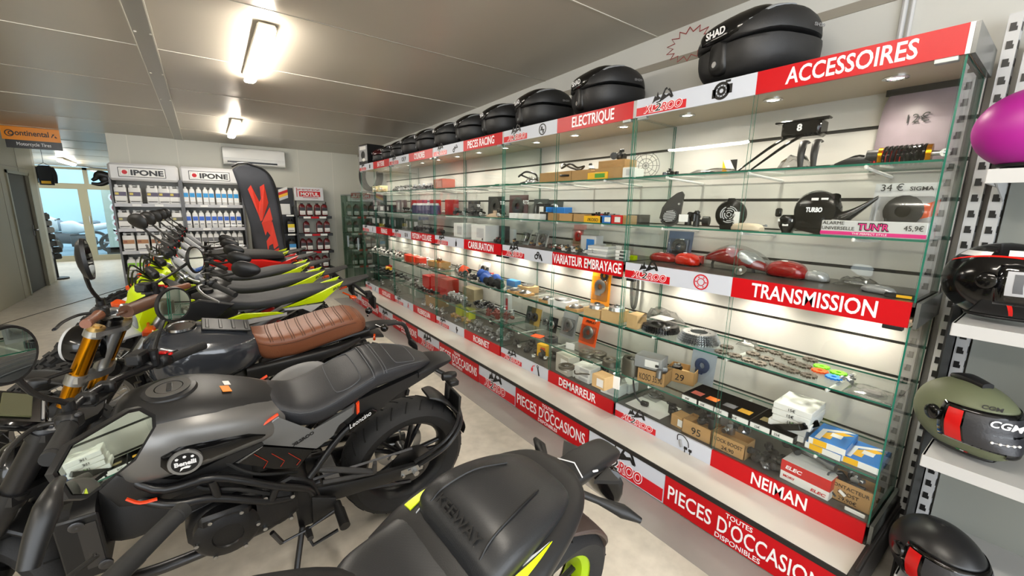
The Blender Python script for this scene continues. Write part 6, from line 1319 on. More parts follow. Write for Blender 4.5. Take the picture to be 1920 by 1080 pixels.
# ================================================================ motorcycles (heading -x, left side towards -y)
TYRE = mat('tyre rubber', '1c1c1d', .7, bump=.2, bscale=150)
FRAMEB = mat('black frame', '141416', .32); ENG = mat('black engine', '1b1b1d', .38, .3, bump=.1, bscale=300); BLKP = mat('satin black panel', '1a1a1b', .42, bump=.08, bscale=400)
def bike(label, y, lean, yaw, grp=None, x=0.):
    t = thing('motorcycle', label, 'motorcycle', (x, y, .008), 0, grp); t.rotation_euler = (R(lean), 0, R(yaw)); return t
def steerT(px, pz, rake, ang):
    # rotation about the steering axis through (px, 0, pz)
    ax = V((-math.sin(R(rake)), 0, -math.cos(R(rake))))
    return MX.Translation((px, 0, pz)) @ MX.Rotation(R(ang), 4, ax) @ MX.Translation((-px, 0, -pz))
def wheel(parent, name, x, z, ro, wt, rr, style, T=None, spk=None, rimm=None, knob=False, disc=-1, sprocket=False):
    def nb(): b = MB(); b.T = T; return b
    prof = [(rr, -wt * .36), (rr + .02, -wt * .44), (ro - .045, -wt * .5), (ro - .018, -wt * .40), (ro - .003, -wt * .17), (ro, 0), (ro - .003, wt * .17), (ro - .018, wt * .40), (ro - .045, wt * .5), (rr + .02, wt * .44), (rr, wt * .36)]
    b = nb().lathe((x, 0, z), (0, 1, 0), [(rr + .012, -wt * .38), (rr + .012, -wt * .30), (rr - .012, -wt * .2), (rr - .016, 0), (rr - .012, wt * .2), (rr + .012, wt * .30), (rr + .012, wt * .38), (rr - .02, wt * .22), (rr - .028, 0), (rr - .02, -wt * .22)], 48, True)
    wh = b.build(name, rimm or FRAMEB, parent)
    b = nb().lathe((x, 0, z), (0, 1, 0), prof, 56)
    if knob:
        for i in range(32):
            a = 2 * PI * i / 32
            for s, o in ((-.36, 0), (0, .5), (.36, 0)):
                aa = a + o * 2 * PI / 32; r_ = ro + .002 - abs(s) * .03
                b.box((0, 0, 0), (.001, .001, .001)); n0 = len(b.v) - 8; del b.v[n0:]; del b.f[-6:]; del b.m[-6:]
                c = V((x + r_ * math.cos(aa), s * wt, z + r_ * math.sin(aa))); tt = V((-math.sin(aa), 0, math.cos(aa))); nn = V((math.cos(aa), 0, math.sin(aa))); yy = V((0, 1, 0))
                vs = [c + tt * (.021 * p) + yy * (wt * .14 * q) + nn * (.010 * e) for p in (-1, 1) for q in (-1, 1) for e in (-1, 1)]
                b.add(vs, [[0, 1, 3, 2], [4, 6, 7, 5], [0, 4, 5, 1], [2, 3, 7, 6], [0, 2, 6, 4], [1, 5, 7, 3]])
    else:
        b.mat(1)
        for i in range(26):
            a = 2 * PI * i / 26
            for s in (-1, 1):
                pts = []
                for q in range(5):
                    u = q / 4; y_ = s * wt * (.06 + .34 * u); aa = a + .10 * u + (0 if s > 0 else .12); r_ = ro + .0005 - .018 * (u ** 1.6) - .001
                    pts.append((x + r_ * math.cos(aa), y_, z + r_ * math.sin(aa)))
                b.tube(pts, .0035, 4)
    b.build('tyre', [TYRE, mat('tread groove', '0b0b0b', .8)], wh)
    b = nb().cyl((x, -.07, z), (x, .07, z), .032, 20).cyl((x, -.1, z), (x, .1, z), .012, 12)
    if style == 'cast':
        for i in range(5):
            for o in (-.13, .13):
                a = 2 * PI * i / 5 + o; a2 = 2 * PI * i / 5 + o * .5
                b.tube([(x + .03 * math.cos(a2), 0, z + .03 * math.sin(a2)), (x + (rr - .01) * math.cos(a), 0, z + (rr - .01) * math.sin(a))], [.013, .010], 8)
    else:
        for i in range(28):
            a = 2 * PI * i / 28; s = 1 if i % 2 else -1; a2 = a + (.5 if i % 4 < 2 else -.5)
            b.tube([(x + .03 * math.cos(a2), s * .035, z + .03 * math.sin(a2)), (x + (rr - .015) * math.cos(a), 0, z + (rr - .015) * math.sin(a))], .0022, 4)
    b.build('spokes', spk or FRAMEB, wh)
    if disc:
        b = nb().lathe((x, disc * .075, z), (0, 1, 0), [(.085, 0), (.125, 0), (.125, .004), (.085, .004)], 40, True)
        for i in range(5): a = 2 * PI * i / 5; b.tube([(x + .03 * math.cos(a), disc * .072, z + .03 * math.sin(a)), (x + .09 * math.cos(a + .3), disc * .074, z + .09 * math.sin(a + .3))], .006, 5)
        b.build('brake_disc', STEEL, wh)
    if sprocket: nb().lathe((x, -.085, z), (0, 1, 0), [(.06, 0), (.105, 0), (.105, .006), (.06, .006)], 44, True).lathe((x, -.085, z), (0, 1, 0), [(.02, .001), (.07, .001), (.07, .005), (.02, .005)], 20, True).build('rear_sprocket', DSTEEL, wh)
    return wh
def engine(parent, cx, cz, m=ENG, cover=None, s=1.0, right=False):
    b = MB().body([(cx - .17 * s, cz + .0, cz - .10 * s, .08, 4, 4), (cx - .10 * s, cz + .07 * s, cz - .16 * s, .12, 4, 4), (cx + .08 * s, cz + .08 * s, cz - .16 * s, .125, 4, 4), (cx + .2 * s, cz + .05 * s, cz - .12 * s, .09, 4, 4), (cx + .25 * s, cz, cz - .08 * s, .06, 4, 4)], n=20, smooth=3)
    e = b.build('engine', m, parent)
    b = MB()
    for i in range(7): b.box((cx - .14 * s + .012 * i * -.6, 0, cz + .08 * s + .022 * i), (.19 * s, .22, .011), ry=R(-14), bev=.004)
    b.box((cx - .15 * s, 0, cz + .15 * s), (.15 * s, .18, .16), ry=R(-14), bev=.01); b.box((cx - .19 * s, 0, cz + .255 * s), (.19 * s, .20, .06), ry=R(-14), bev=.015)
    b.build('cylinder_fins', m, e)
    b = MB().lathe((cx - .045 * s, -.12, cz - .02 * s), (0, -1, 0), [(.105 * s, 0), (.105 * s, .035), (.088 * s, .05), (.05 * s, .056), (.047 * s, .05), (0, .05)], 32).box((cx - .045 * s, -.155, cz + .06 * s), (.16 * s, .03, .05), bev=.012); b.build('alternator_cover', cover or m, e)
    b = MB().body([(cx + .05 * s, cz + .07 * s, cz - .06 * s, .012, 3, 3, -.145), (cx + .12 * s, cz + .09 * s, cz - .08 * s, .02, 3, 3, -.145), (cx + .19 * s, cz + .06 * s, cz - .05 * s, .012, 3, 3, -.14)], n=16); b.build('sprocket_cover', cover or m, e)
    for i in range(6): a = i * 1.05; MB().cyl((cx - .045 * s + .094 * s * math.cos(a), -.152, cz - .02 * s + .094 * s * math.sin(a)), (cx - .045 * s + .094 * s * math.cos(a), -.175, cz - .02 * s + .094 * s * math.sin(a)), .007, 8).build('cover_bolt', STEEL, e)
    for p in ((.08, .085), (.17, .05), (.16, -.055), (.07, -.06)): MB().cyl((cx + p[0] * s, -.13, cz + p[1] * s), (cx + p[0] * s, -.172, cz + p[1] * s), .008, 8).build('cover_bolt', STEEL, e)
    MB().tube([(cx + .1 * s, -.16, cz + .09 * s), (cx + .0, -.17, cz + .17 * s), (cx - .12 * s, -.12, cz + .20 * s), (cx - .2 * s, -.04, cz + .32 * s)], .008, 6, smooth=5).tube([(cx + .2, -.1, cz + .1), (cx + .05, -.15, cz + .2), (cx - .05, -.13, cz + .3)], .006, 6, smooth=5).build('hoses', RUB, e)
    MB().cyl((cx + .05, .05, cz + .12), (cx + .16, .05, cz + .17), .05, 16).box((cx + .08, 0, cz + .18), (.14, .16, .12), bev=.02).build('intake_body', DARKP, e)
    return e
def front_end(parent, T, cap, axle, fm, lowm, capm, rad=.027, w=.098, clampm=None):
    def nb(): b = MB(); b.T = T; return b
    cx, cz = cap; ax, az = axle; d = V((ax - cx, 0, az - cz)); ok = []
    for s in (-1, 1):
        y = s * w; P = lambda f: V((cx, y, cz)) + d * f
        o = nb().cyl(P(.0), P(.52), rad, 20).build('fork_leg', fm, parent); ok.append(o)
        nb().cyl(P(.50), P(.98), rad * .72, 16).cyl(P(.93), P(1.0), rad * 1.15, 16).build('lower_tube', lowm, o)
        nb().cyl(P(-.015), P(.012), rad * 1.02, 20).cyl(P(-.022), P(-.014), rad * .55, 6).build('fork_cap', capm, o)
        nb().cyl(P(.01), P(.05), rad * 1.22, 20).build('clamp_band', clampm or STEEL, o)
        nb().cyl(P(.30), P(.37), rad * 1.22, 20).build('lower_clamp_band', clampm or STEEL, o)
    b = nb()
    for f, h in ((.03, .022), (.335, .03)):
        c = V((cx, 0, cz)) + d * f; b.prism([(-.026, -w - .034), (.012, -w - .036), (.05, -w * .45), (.06, 0), (.05, w * .45), (.012, w + .036), (-.026, w + .034), (-.004, w * .4), (-.004, -w * .4)], c + V((.012, 0, -h * .5)), V((1, 0, d.x * .35)), (0, 1, 0), h)
    b.tube([V((cx + .03, 0, cz)) + d * .03, V((cx + .03, 0, cz)) + d * .33], .026, 14); b.build('triple_clamp', clampm or STEEL, parent)
    return ok
def handlebar(parent, T, c, half, back, rise, barm, gripm, lever=True, mirror=None, pad=None, res=True, mlen=.2, leverm=None, gin=.66, btn=True):
    # c clamp centre; bar ends at (c.x+back, +-half, c.z+rise)
    def nb(): b = MB(); b.T = T; return b
    c = V(c)
    P = [c + V((back, s * half, rise)) for s in (-1,)] + [c + V((back * .55, -half * .62, rise * .95)), c + V((.0, -.09, .005)), c + V((0, .09, .005)), c + V((back * .55, half * .62, rise * .95)), c + V((back, half, rise))]
    hb = nb().tube(P, .012, 10, smooth=6).build('handlebar', barm, parent)
    for s in (-1, 1):
        e = c + V((back, s * half, rise)); a = c + V((back * .62 * gin / .66, s * half * gin, rise * .96)); d = (e - a).normalized()
        g = nb().tube([a, a + d * .012, e, e + d * .004], [.021, .0175, .0165, .018], 14).cyl(e, e + d * .022, .017, 14).build('grip', gripm, hb)
        k = nb().cyl(a - d * .005, a - d * .05, .021, 14).box(a - d * .03 + V((0, 0, .008)), (.05, .045, .045), bev=.01).box(a - d * .06 + V((-.02, 0, .0)), (.04, .03, .03), bev=.006)
        if res and s > 0: k.box(a - d * .075 + V((-.035, 0, .035)), (.05, .075, .045), bev=.008).cyl(a - d * .075 + V((-.061, 0, .035)), a - d * .075 + V((-.064, 0, .035)), .010, 10)
        k.build('switchgear', BLACK, hb)
        b = nb().box(a - d * .02 + V((.022, 0, .028)), (.012, .016, .010), bev=.003)
        if s > 0: b.box(a - d * .022 + V((.0, 0, .034)), (.03, .024, .008), bev=.003)
        b.build('switch_button', REDP if s > 0 and btn else DGREY, hb)
        if lever:
            q = a - d * .05; nb().tube([q + V((-.03, 0, 0)), q + V((-.075, 0, -.005)) + d * .02, q + V((-.098, 0, -.012)) + d * .11, q + V((-.092, 0, -.016)) + d * .205, q + V((-.094, 0, -.016)) + d * .212], [.009, .008, .007, .006, .009], 8, smooth=4, flat=.7).build('lever', leverm or BLACK, hb)
        if mirror:
            b0 = a - d * .055; b0 = T @ b0; kind = mirror[0]; top, nrm = V(mirror[s][0]), V(mirror[s][1])
            m1 = b0 + (top - b0) * .5 + V((-.015, s * .02, .01)); T_, T = T, None
            if ('stalk', s) in mirror: nb().tube(mirror['stalk', s], [.012, .015, .016, .010, .008], 10, smooth=4).build('mirror_stalk', BLACK, hb)
            else: nb().tube([b0 + V((0, 0, .01)), b0 + V((0, 0, .05)), m1, top - nrm.normalized() * .02], [.013, .008, .007, .008], 8, smooth=3).tube([b0 + V((0, 0, .0)), b0 + V((0, 0, .06))], .014, 10).build('mirror_stalk', BLACK, hb)
            n = nrm.normalized(); X, Y, _ = frame(n)
            if kind == 'round': R_ = [(.062 * math.cos(2 * PI * i / 32), .062 * math.sin(2 * PI * i / 32)) for i in range(32)]
            elif kind == 'oval': R_ = [(.045 * math.cos(2 * PI * i / 32) * (1.25 if math.cos(2 * PI * i / 32) * 1 > 0 else 1), .07 * math.sin(2 * PI * i / 32)) for i in range(32)]
            elif kind == 'drop': R_ = [((.07 * math.cos(2 * PI * i / 32)) * (1 if True else 1), .045 * math.sin(2 * PI * i / 32) * (1 - .25 * math.cos(2 * PI * i / 32) * s)) for i in range(32)]
            else: R_ = [(x_ * s, y_) for x_, y_ in ((-.075, -.030), (-.055, -.048), (.03, -.045), (.085, -.012), (.092, .008), (.075, .036), (.055, .044), (-.045, .046), (-.078, .02))]
            vs = []; N = len(R_); b = nb()
            for k_, (sc_, dz) in enumerate(((1, 0), (1.08, .001), (1.12, -.010), (.9, -.024), (.45, -.032))): vs += [top + X * (x_ * sc_) + Y * (y_ * sc_) + n * dz for x_, y_ in R_]
            fs = [[k_ * N + i, k_ * N + (i + 1) % N, (k_ + 1) * N + (i + 1) % N, (k_ + 1) * N + i] for k_ in range(4) for i in range(N)] + [[4 * N + i for i in range(N)]]
            b.add(vs, fs).build('mirror_housing', BLACK, hb)
            nb().add([top + X * (x_ * .98) + Y * (y_ * .98) + n * .001 for x_, y_ in R_] + [top + X * (x_ * .98) + Y * (y_ * .98) - n * .002 for x_, y_ in R_], [list(range(N)), [N + i for i in range(N)][::-1]] + [[i, (i + 1) % N, N + (i + 1) % N, N + i] for i in range(N)]).build('mirror_glass', MIRROR, hb, smooth=0)
            T = T_
    b = nb().box(c + V((0, -.045, .0)), (.05, .03, .04), bev=.008).box(c + V((0, .045, 0)), (.05, .03, .04), bev=.008).box(c + V((0, 0, -.02)), (.045, .10, .012), bev=.004); b.build('bar_clamp', STEEL if barm is not FRAMEB else BLACK, hb)
    if pad:
        po = pad[2] if len(pad) > 2 else (back * .3, rise * .92); u0, u1 = c + V((po[0], -half * .32, po[1])), c + V((po[0], half * .32, po[1]))
        nb().tube([u0 + V((0, -.06, -.0)), u1 + V((0, .06, 0))], .006, 8).cyl(u0, u1, pad[1], 18).build('bar_pad', pad[0], hb)
    return hb
def plate(name, P, y, h, m, parent, side=-1, curve=None, T=None):
    # side panel: polygon in x-z at lateral offset y, pillowed outwards
    P = [V((p[0], p[1])) for p in P]; c = sum(P, V((0, 0))) / len(P); n = len(P); b = MB(); b.T = T; vs = []
    Y = (lambda p: y + (curve(p.x, p.y) if curve else 0))
    for sc_, dy in ((1, 0), (1, h * .6), (.93, h)): vs += [((c + (p - c) * sc_).x, side * (Y(c + (p - c) * sc_) + dy), (c + (p - c) * sc_).y) for p in P]
    vs.append((c.x, side * (Y(c) + h * 1.15), c.y))
    fs = [[k * n + i, k * n + (i + 1) % n, (k + 1) * n + (i + 1) % n, (k + 1) * n + i] for k in range(2) for i in range(n)] + [[2 * n + i, 2 * n + (i + 1) % n, 3 * n] for i in range(n)] + [list(range(n))[::-1]]
    return b.add(vs, fs).build(name, m, parent, smooth=35)
def stripe(name, pts, y, m, parent, r=.003, side=-1): return MB().tube([(p[0], side * (y + (p[2] if len(p) > 2 else 0)), p[1]) for p in pts], r, 6, flat=.6).build(name, m, parent)
def swingarm(parent, piv, ax, m, h=.045):
    b = MB()
    for s in (-1, 1): b.body([(piv[0], piv[1] + h, piv[1] - h, .02, 4, 4, s * .10), ((piv[0] + ax[0]) / 2, (piv[1] + ax[1]) / 2 + h * .75, (piv[1] + ax[1]) / 2 - h * .7, .017, 4, 4, s * .115), (ax[0] + .05, ax[1] + .03, ax[1] - .03, .014, 4, 4, s * .12)], n=12)
    b.box((piv[0] + .08, 0, piv[1]), (.08, .2, .06), bev=.01)
    o = b.build('swingarm', m, parent); b = MB()
    for i in range(4): b.cyl((ax[0] - .06 + .03 * i, -.13, ax[1] + .02 * (i % 2)), (ax[0] - .06 + .03 * i, -.145, ax[1] + .02 * (i % 2)), .008, 6)
    b.cyl((ax[0], -.13, ax[1]), (ax[0], -.155, ax[1]), .015, 6).bb(ax[0] - .07, ax[0] + .04, -.1345, -.132, ax[1] - .004, ax[1] + .03).build('axle_bolts', STEEL, o); return o
def chain(parent, a, b_, r1, r2):
    b = MB()
    for s in (1, -1): b.tube([(a[0], -.09, a[1] + s * r1), (b_[0], -.09, b_[1] + s * r2)], .007, 4)
    b.build('chain', DSTEEL, parent)

# ---------------- grey roadster, nearest complete bike
def roadster():
    t = bike('matt grey and black motorcycle with round tank badge, nearest bike seen from its left side', 1.89, 9, 0)
    GP = mat('satin grey paint', '6f6e6c', .33, .45); GD = mat('dark matt paint', '1f1f20', .45); SIL = mat('silver grey paint', '7b7c7d', .35, .4); OR = mat('bright orange stripe', 'e8461a', .4)
    T = steerT(-.33, .92, 25, 22)
    wheel(t, 'rear_wheel', .70, .31, .312, .165, .215, 'cast', sprocket=True, disc=1)
    wheel(t, 'front_wheel', -.75, .30, .30, .125, .215, 'cast', T)
    front_end(t, T, (-.40, .905), (-.72, .30), FRAMEB, BLACK, mat('fork cap metal', '5f6164', .5, .8), .031, clampm=BLACK)
    handlebar(t, T, (-.33, 0, .962), .40, .13, .012, FRAMEB, RUB, mirror={0: 'round', -1: ((-0.385, -0.320, 1.267), (.85, -.45, .05)), 1: ((-0.129, 0.340, 1.110), (.66, -.74, .08))}, leverm=BLACK)
    b = MB(); b.T = MX.Translation((-.485, -.01, .975)) @ MX.Rotation(R(10), 4, 'Z') @ MX.Rotation(R(-62), 4, 'Y')
    b.box((-.018, 0, 0), (.03, .20, .13), bev=.012); b.mat(1).box((.0, 0, .006), (.006, .135, .062), bev=.002); b.mat(2).box((.0, 0, -.048), (.006, .15, .006), bev=.002).build('display', [BLKG, mat('olive lcd', '4a4b2c', .7), GREY], t)
    b = MB(); b.T = T; b.ell((-.53, 0, .74), (.07, .09, .09), 20, 12).build('headlight', BLKG, t)
    b = MB(); b.T = T; b.body([(-1.0, .50, .48, .03, 3, 3), (-.93, .60, .55, .06, 3, 3), (-.78, .645, .60, .068, 3, 3), (-.62, .61, .57, .066, 3, 3), (-.52, .54, .51, .05, 3, 3)], n=16).build('front_mudguard', BLKP, t)
    # tank: dark spine over grey flanks
    st = [(-.315, .86, .70, .09, 2.6, 3, 0, .4), (-.28, .905, .665, .150, 2.5, 3, 0, .42), (-.20, .925, .665, .182, 2.5, 3, 0, .45), (-.10, .925, .675, .190, 2.5, 3, 0, .45), (.02, .895, .69, .175, 2.5, 3, 0, .45), (.12, .855, .70, .150, 2.5, 3, 0, .45), (.17, .83, .715, .12, 2.5, 3, 0, .45)]
    tank = MB().body(st, n=40, smooth=5).build('fuel_tank', GP, t)
    st2 = [(x, zt + .004, zt - .075, hw * .80, 2.4, 4, 0, .2) for x, zt, zb, hw, *_ in st]
    MB().body(st2, n=28, smooth=5).build('tank_spine', GD, tank)
    b = MB().lathe((-.155, 0, .922), (-.06, 0, 1), [(.0, .0), (.078, .0), (.074, .010), (.06, .014)], 40); b.mat(1).lathe((-.155, 0, .922), (-.06, 0, 1), [(.040, .0145), (.060, .0145), (.061, .017), (.040, .017)], 40, True).lathe((-.155, 0, .922), (-.06, 0, 1), [(0, .012), (.036, .012), (.037, .016), (0, .016)], 32); b.mat(2).box((-.155, 0, .9395), (.014, .052, .004), bev=.001).build('fuel_cap', [GD, mat('cap metal', '9a9b9c', .3, .9), BLACK], tank)
    MB().box((.0, -.03, .906), (.028, .045, .002), ry=R(17), rz=.2).build('warning_sticker', mat('sticker orange', 'f08a1c', .5), tank, smooth=0); MB().box((.004, .012, .905), (.02, .03, .002), ry=R(17), rz=.2).build('white_sticker', PAPER, tank, smooth=0)
    hw = lambda x, z: .0
    def flank(x, z):     # lateral surface of the tank flank at x, z
        for a, c in zip(st, st[1:]):
            if a[0] <= x <= c[0]:
                f = (x - a[0]) / (c[0] - a[0]); L = [p + (q - p) * f for p, q in zip(a, c)]; zm = L[2] + (L[1] - L[2]) * L[7]; s = (z - zm) / ((L[1] - zm) if z > zm else (zm - L[2])); e = L[4] if z > zm else L[5]
                return L[3] * max(0, 1 - min(1, abs(s)) ** e) ** (1 / e)
        return .12
    fl = lambda dx: (lambda x, z: max(flank(x, z), .10) + dx)
    for sd in (-1, 1):
        plate('badge_panel', [(-.185, .80), (-.19, .765), (-.172, .72), (-.14, .685), (-.07, .70), (.03, .705), (.095, .715), (.10, .76), (.05, .79), (-.06, .815), (-.14, .82)], .0, .004, BLKG, tank, sd, fl(.002))
        MB().lathe((-.128, sd * (flank(-.128, .765) + .006), .765), (0, sd, .0), [(0, .004), (.036, .004), (.036, .007), (.045, .007), (.046, .0)], 36).build('round_badge', mat('badge silver', 'a9aaab', .3, .8), tank)
        b = MB(); x0 = V((1, 0, 0)) if sd < 0 else V((-1, 0, 0)); y_ = sd * (flank(-.128, .765) + .0145)
        b.lathe((-.128, y_ - sd * .003, .765), (0, sd, 0), [(0, 0), (.036, 0), (.036, .002), (0, .002)], 30); b.mat(1).text('Benelli', (-.128, y_, .758), x0, UP, .016, w=.056, bold=.06, align='CENTER')
        for i in range(3): b.cyl((-.148 + .02 * i, y_, .785 + .004 * (i == 1)), (-.148 + .02 * i, y_ + sd * .001, .785 + .004 * (i == 1)), .005, 5)
        b.prism([(0, 0), (.01, .008), (.025, .006), (.03, .012), (.02, .016), (.004, .012)], (-.145 if sd < 0 else -.113, y_, .738), x0, UP, .001)
        b.build('badge_lettering', [BLACK, LETW], tank, smooth=0)
        plate('lower_shroud', [(-.30, .74), (-.30, .66), (-.24, .625), (-.16, .635), (-.05, .69), (.10, .735), (.10, .705), (-.02, .655), (-.13, .60), (-.22, .585), (-.31, .62), (-.345, .70)], .13, .012, BLKP, t, sd)
        MB().tube([(-.285, sd * .165, .665), (-.255, sd * .172, .640), (-.215, sd * .168, .632)], .007, 6, smooth=3, flat=.5).build('orange_accent', OR, t)
        plate('side_panel', [(.06, .775), (.14, .815), (.20, .735), (.26, .70), (.33, .735), (.42, .775), (.415, .735), (.36, .70), (.335, .655), (.27, .615), (.19, .655), (.09, .705)], .125, .02, SIL, t, sd)
        stripe('orange_stripe', [(.055, .775), (.10, .80), (.145, .825)], .147, OR, t, .008, sd); plate('orange_tab', [(.425, .775), (.437, .785), (.437, .735), (.427, .725)], .13, .012, OR, t, sd)
        plate('triangle_panel', [(.085, .70), (.19, .65), (.265, .612), (.20, .545), (.12, .575), (.0, .655)], .12, .016, BLKG, t, sd)
        for k in range(3): stripe('red_line', [(.06 + .055 * k, .675 - .02 * k), (.10 + .055 * k, .625 - .02 * k), (.085 + .055 * k, .60 - .016 * k)], .139, mat('red pinstripe', 'b8341c', .4), t, .0018, sd)
        plate('tail_side', [(.36, .70), (.44, .775), (.60, .80), (.80, .835), (.86, .815), (.78, .785), (.62, .735), (.50, .665), (.42, .63)], .085, .025, BLKP, t, sd, lambda x, z: -.045 * max(0, x - .45) / .4)
        plate('number_plate_black', [(.40, .668), (.44, .70), (.50, .715), (.52, .70), (.46, .66), (.40, .635)], .108, .012, BLKG, t, sd)
        b = MB().text('Leoncino', (.403 if sd < 0 else .51, sd * .1235, .652), (.86, 0, .42) if sd < 0 else (-.86, 0, -.42), (-.3, 0, .9), .022, w=.10, shear=.3, bold=.01); b.build('lettering', LETW, t, smooth=0)
        b = MB().text('XL2ROO', (.185 if sd < 0 else .27, sd * .1475, .665), (.85, 0, .38) if sd < 0 else (-.85, 0, -.38), (-.3, 0, .9), .013, w=.085, bold=.07); b.build('shop_lettering', BLACK, t, smooth=0)
        # trellis frame
        b = MB()
        for P in ([(-.36, .06, .80), (-.22, .15, .66), (-.06, .165, .645), (.12, .165, .52), (.23, .15, .44), (.25, .13, .36)], [(-.36, .06, .66), (-.20, .165, .60), (-.07, .17, .565), (.08, .165, .47), (.17, .15, .43)], [(-.07, .168, .64), (-.06, .168, .565)], [(.12, .165, .52), (.10, .165, .47)], [(.24, .13, .48), (.42, .10, .66), (.75, .06, .80)]): b.tube([(p[0], sd * p[1], p[2]) for p in P], .0145, 10, smooth=5)
        b.build('frame_tubes', FRAMEB, t)
        plate('pivot_plate', [(.10, .50), (.17, .52), (.25, .47), (.28, .36), (.24, .24), (.19, .24), (.18, .36), (.10, .44)], .125, .018, ENG, t, sd)
        MB().body([(.24, .40, .24, .012, 4, 4, sd * .15), (.33, .36, .28, .012, 4, 4, sd * .16)], n=10).cyl((.335, sd * .16, .325), (.335, sd * .28, .315), .016, 14).cyl((.335, sd * .20, .321), (.335, sd * .285, .315), .021, 14).build('footpeg', BLACK, t)
        MB().tube([(.27, sd * .12, .50), (.40, sd * .125, .44), (.50, sd * .14, .40)], .013, 8).tube([(.29, sd * .12, .42), (.50, sd * .14, .395)], .010, 8).cyl((.50, sd * .14, .40), (.50, sd * .15, .46), .013, 10, .009).build('pillion_footpeg', BLACK if sd > 0 else DGREY, t)
    # seat
    SS = [(.125, .855, .80, .06, 3, 3), (.15, .845, .745, .105, 3, 3, 0, .6), (.22, .815, .705, .130, 3.2, 3, 0, .65), (.30, .825, .715, .150, 3.2, 3, 0, .65), (.40, .865, .755, .150, 3.2, 3, 0, .65), (.49, .895, .795, .142, 3.4, 3, 0, .65), (.515, .912, .80, .140, 3.4, 3, 0, .65), (.62, .908, .815, .125, 3.2, 3, 0, .65), (.72, .885, .825, .095, 3, 3, 0, .65), (.79, .855, .83, .05, 3, 3, 0, .6)]
    seat = MB().body(SS, n=40, smooth=6).build('seat', mat('charcoal seat leather', '25262a', .5, bump=.2, bscale=350), t)
    b = MB()
    for x in (.498, .540, .552): b.tube([on_body(SS, x, a_, .0006) for a_ in range(8, 174, 6)], .0030 if x < .5 else .0018, 5)
    for s in (1, -1):
        b.tube([on_body(SS, .15 + .035 * i, 90 + s * (80 - 1.0 * i), .0006) for i in range(11)], .0018, 5)
        b.tube([on_body(SS, x, 90 + s * a_, .0006) for x, a_ in ((.35, 30), (.36, 44), (.40, 52), (.44, 46), (.452, 30), (.455, 0))], .0022, 5, smooth=4); b.tube([on_body(SS, x, 90 + s * a_, .0006) for x, a_ in ((.35, 30), (.348, 14), (.347, 0))], .0022, 5, smooth=3)
        b.tube([on_body(SS, x, 90 + s * a_, .0006) for x, a_ in ((.60, 0), (.602, 30), (.62, 42), (.67, 44), (.70, 38), (.705, 0))], .0022, 5, smooth=4)
        b.tube([on_body(SS, .54 + .024 * i, 90 + s * (66 - i), .0006) for i in range(10)], .0018, 5)
    b.build('seam', mat('seam thread', '4b4d51', .6), seat)
    MB().body([(.72, .83, .78, .09, 3, 3), (.82, .845, .795, .075, 3, 3), (.90, .835, .81, .05, 3, 3), (.915, .828, .815, .03, 3, 3)], n=16).build('tail_cover', BLKP, t)
    for sd in (-1, 1): MB().tube([(.82, sd * .06, .80), (.85, sd * .09, .785)], .010, 8).body([(.83, .80, .765, .012, 3, 3, sd * .11), (.87, .80, .765, .022, 3, 3, sd * .11), (.90, .795, .77, .012, 3, 3, sd * .11)], n=12).build('indicator', BLACK, t)
    # rear wheel hugger and low plate holder
    MB().tube([(.72, -.13, .33), (.86, -.14, .40), (.955, -.10, .47), (.975, -.04, .52)], .013, 8, smooth=5).tube([(.70, -.13, .36), (.85, -.14, .435), (.94, -.10, .50), (.96, -.04, .55)], .009, 8, smooth=5).build('plate_holder_arm', FRAMEB, t)
    MB().body([(.80, .645, .630, .05, 3, 3), (.86, .63, .60, .075, 3, 3), (.94, .55, .52, .085, 3, 3), (1.0, .45, .42, .08, 3, 3), (1.015, .37, .35, .05, 3, 3)], n=14).build('rear_mudguard', BLKP, t)
    MB().tube([(.92, -.01, .585), (.915, -.02, .66), (.93, -.02, .68)], .012, 8).box((.935, -.02, .685), (.05, .07, .03), bev=.006).bb(.95, .965, -.08, .08, .50, .62, bev=.004).build('plate_lamp', BLACK, t)
    swingarm(t, (.26, .35), (.70, .31), BLKP, .05); chain(t, (.17, .39), (.70, .31), .04, .10)
    engine(t, 0, .40)
    MB().body([(-.40, .66, .44, .08, 3, 3), (-.30, .68, .42, .13, 3, 3), (-.12, .66, .46, .13, 3, 3), (.05, .62, .48, .10, 3, 3)], n=16).build('airbox', BLKM, t)
    b = MB().body([(-.42, .64, .42, .16, 6, 6), (-.36, .66, .40, .165, 6, 6)], n=20, smooth=1); b.box((-.40, -.165, .53), (.10, .012, .24), bev=.005); b.build('radiator', BLACK, t)
    b = MB().lathe((-.40, -.172, .625), (0, -1, 0), [(0, 0), (.018, 0), (.018, .006), (.011, .009), (0, .006)], 16).lathe((-.36, -.172, .45), (0, -1, 0), [(0, 0), (.018, 0), (.018, .006), (.011, .009), (0, .006)], 16).bb(-.401, -.359, -.173, -.172, .45, .625); b.build('radiator_bolts', DSTEEL, t)
    MB().tube([(-.30, -.10, .35), (-.36, -.05, .24), (-.22, 0, .17), (.1, .05, .15), (.3, .12, .18)], .022, 10, smooth=6).cyl((.3, .14, .2), (.62, .17, .34), .05, 18).build('exhaust', DSTEEL, t)
    MB().tube([(.20, -.15, .26), (.17, -.20, .15), (.14, -.26, .045)], .012, 8).box((.14, -.265, .045), (.06, .04, .008), bev=.003).tube([(.20, -.15, .25), (.23, -.19, .18), (.33, -.19, .205)], .008, 6).build('side_stand', FRAMEB, t)
    MB().tube([(.09, -.17, .31), (.12, -.175, .245)], .010, 8).tube([(.12, -.178, .245), (.21, -.19, .275), (.33, -.185, .32)], .005, 6).cyl((.215, -.18, .27), (.215, -.235, .27), .012, 12).build('gear_lever', DSTEEL, t)
    return t
roadster()

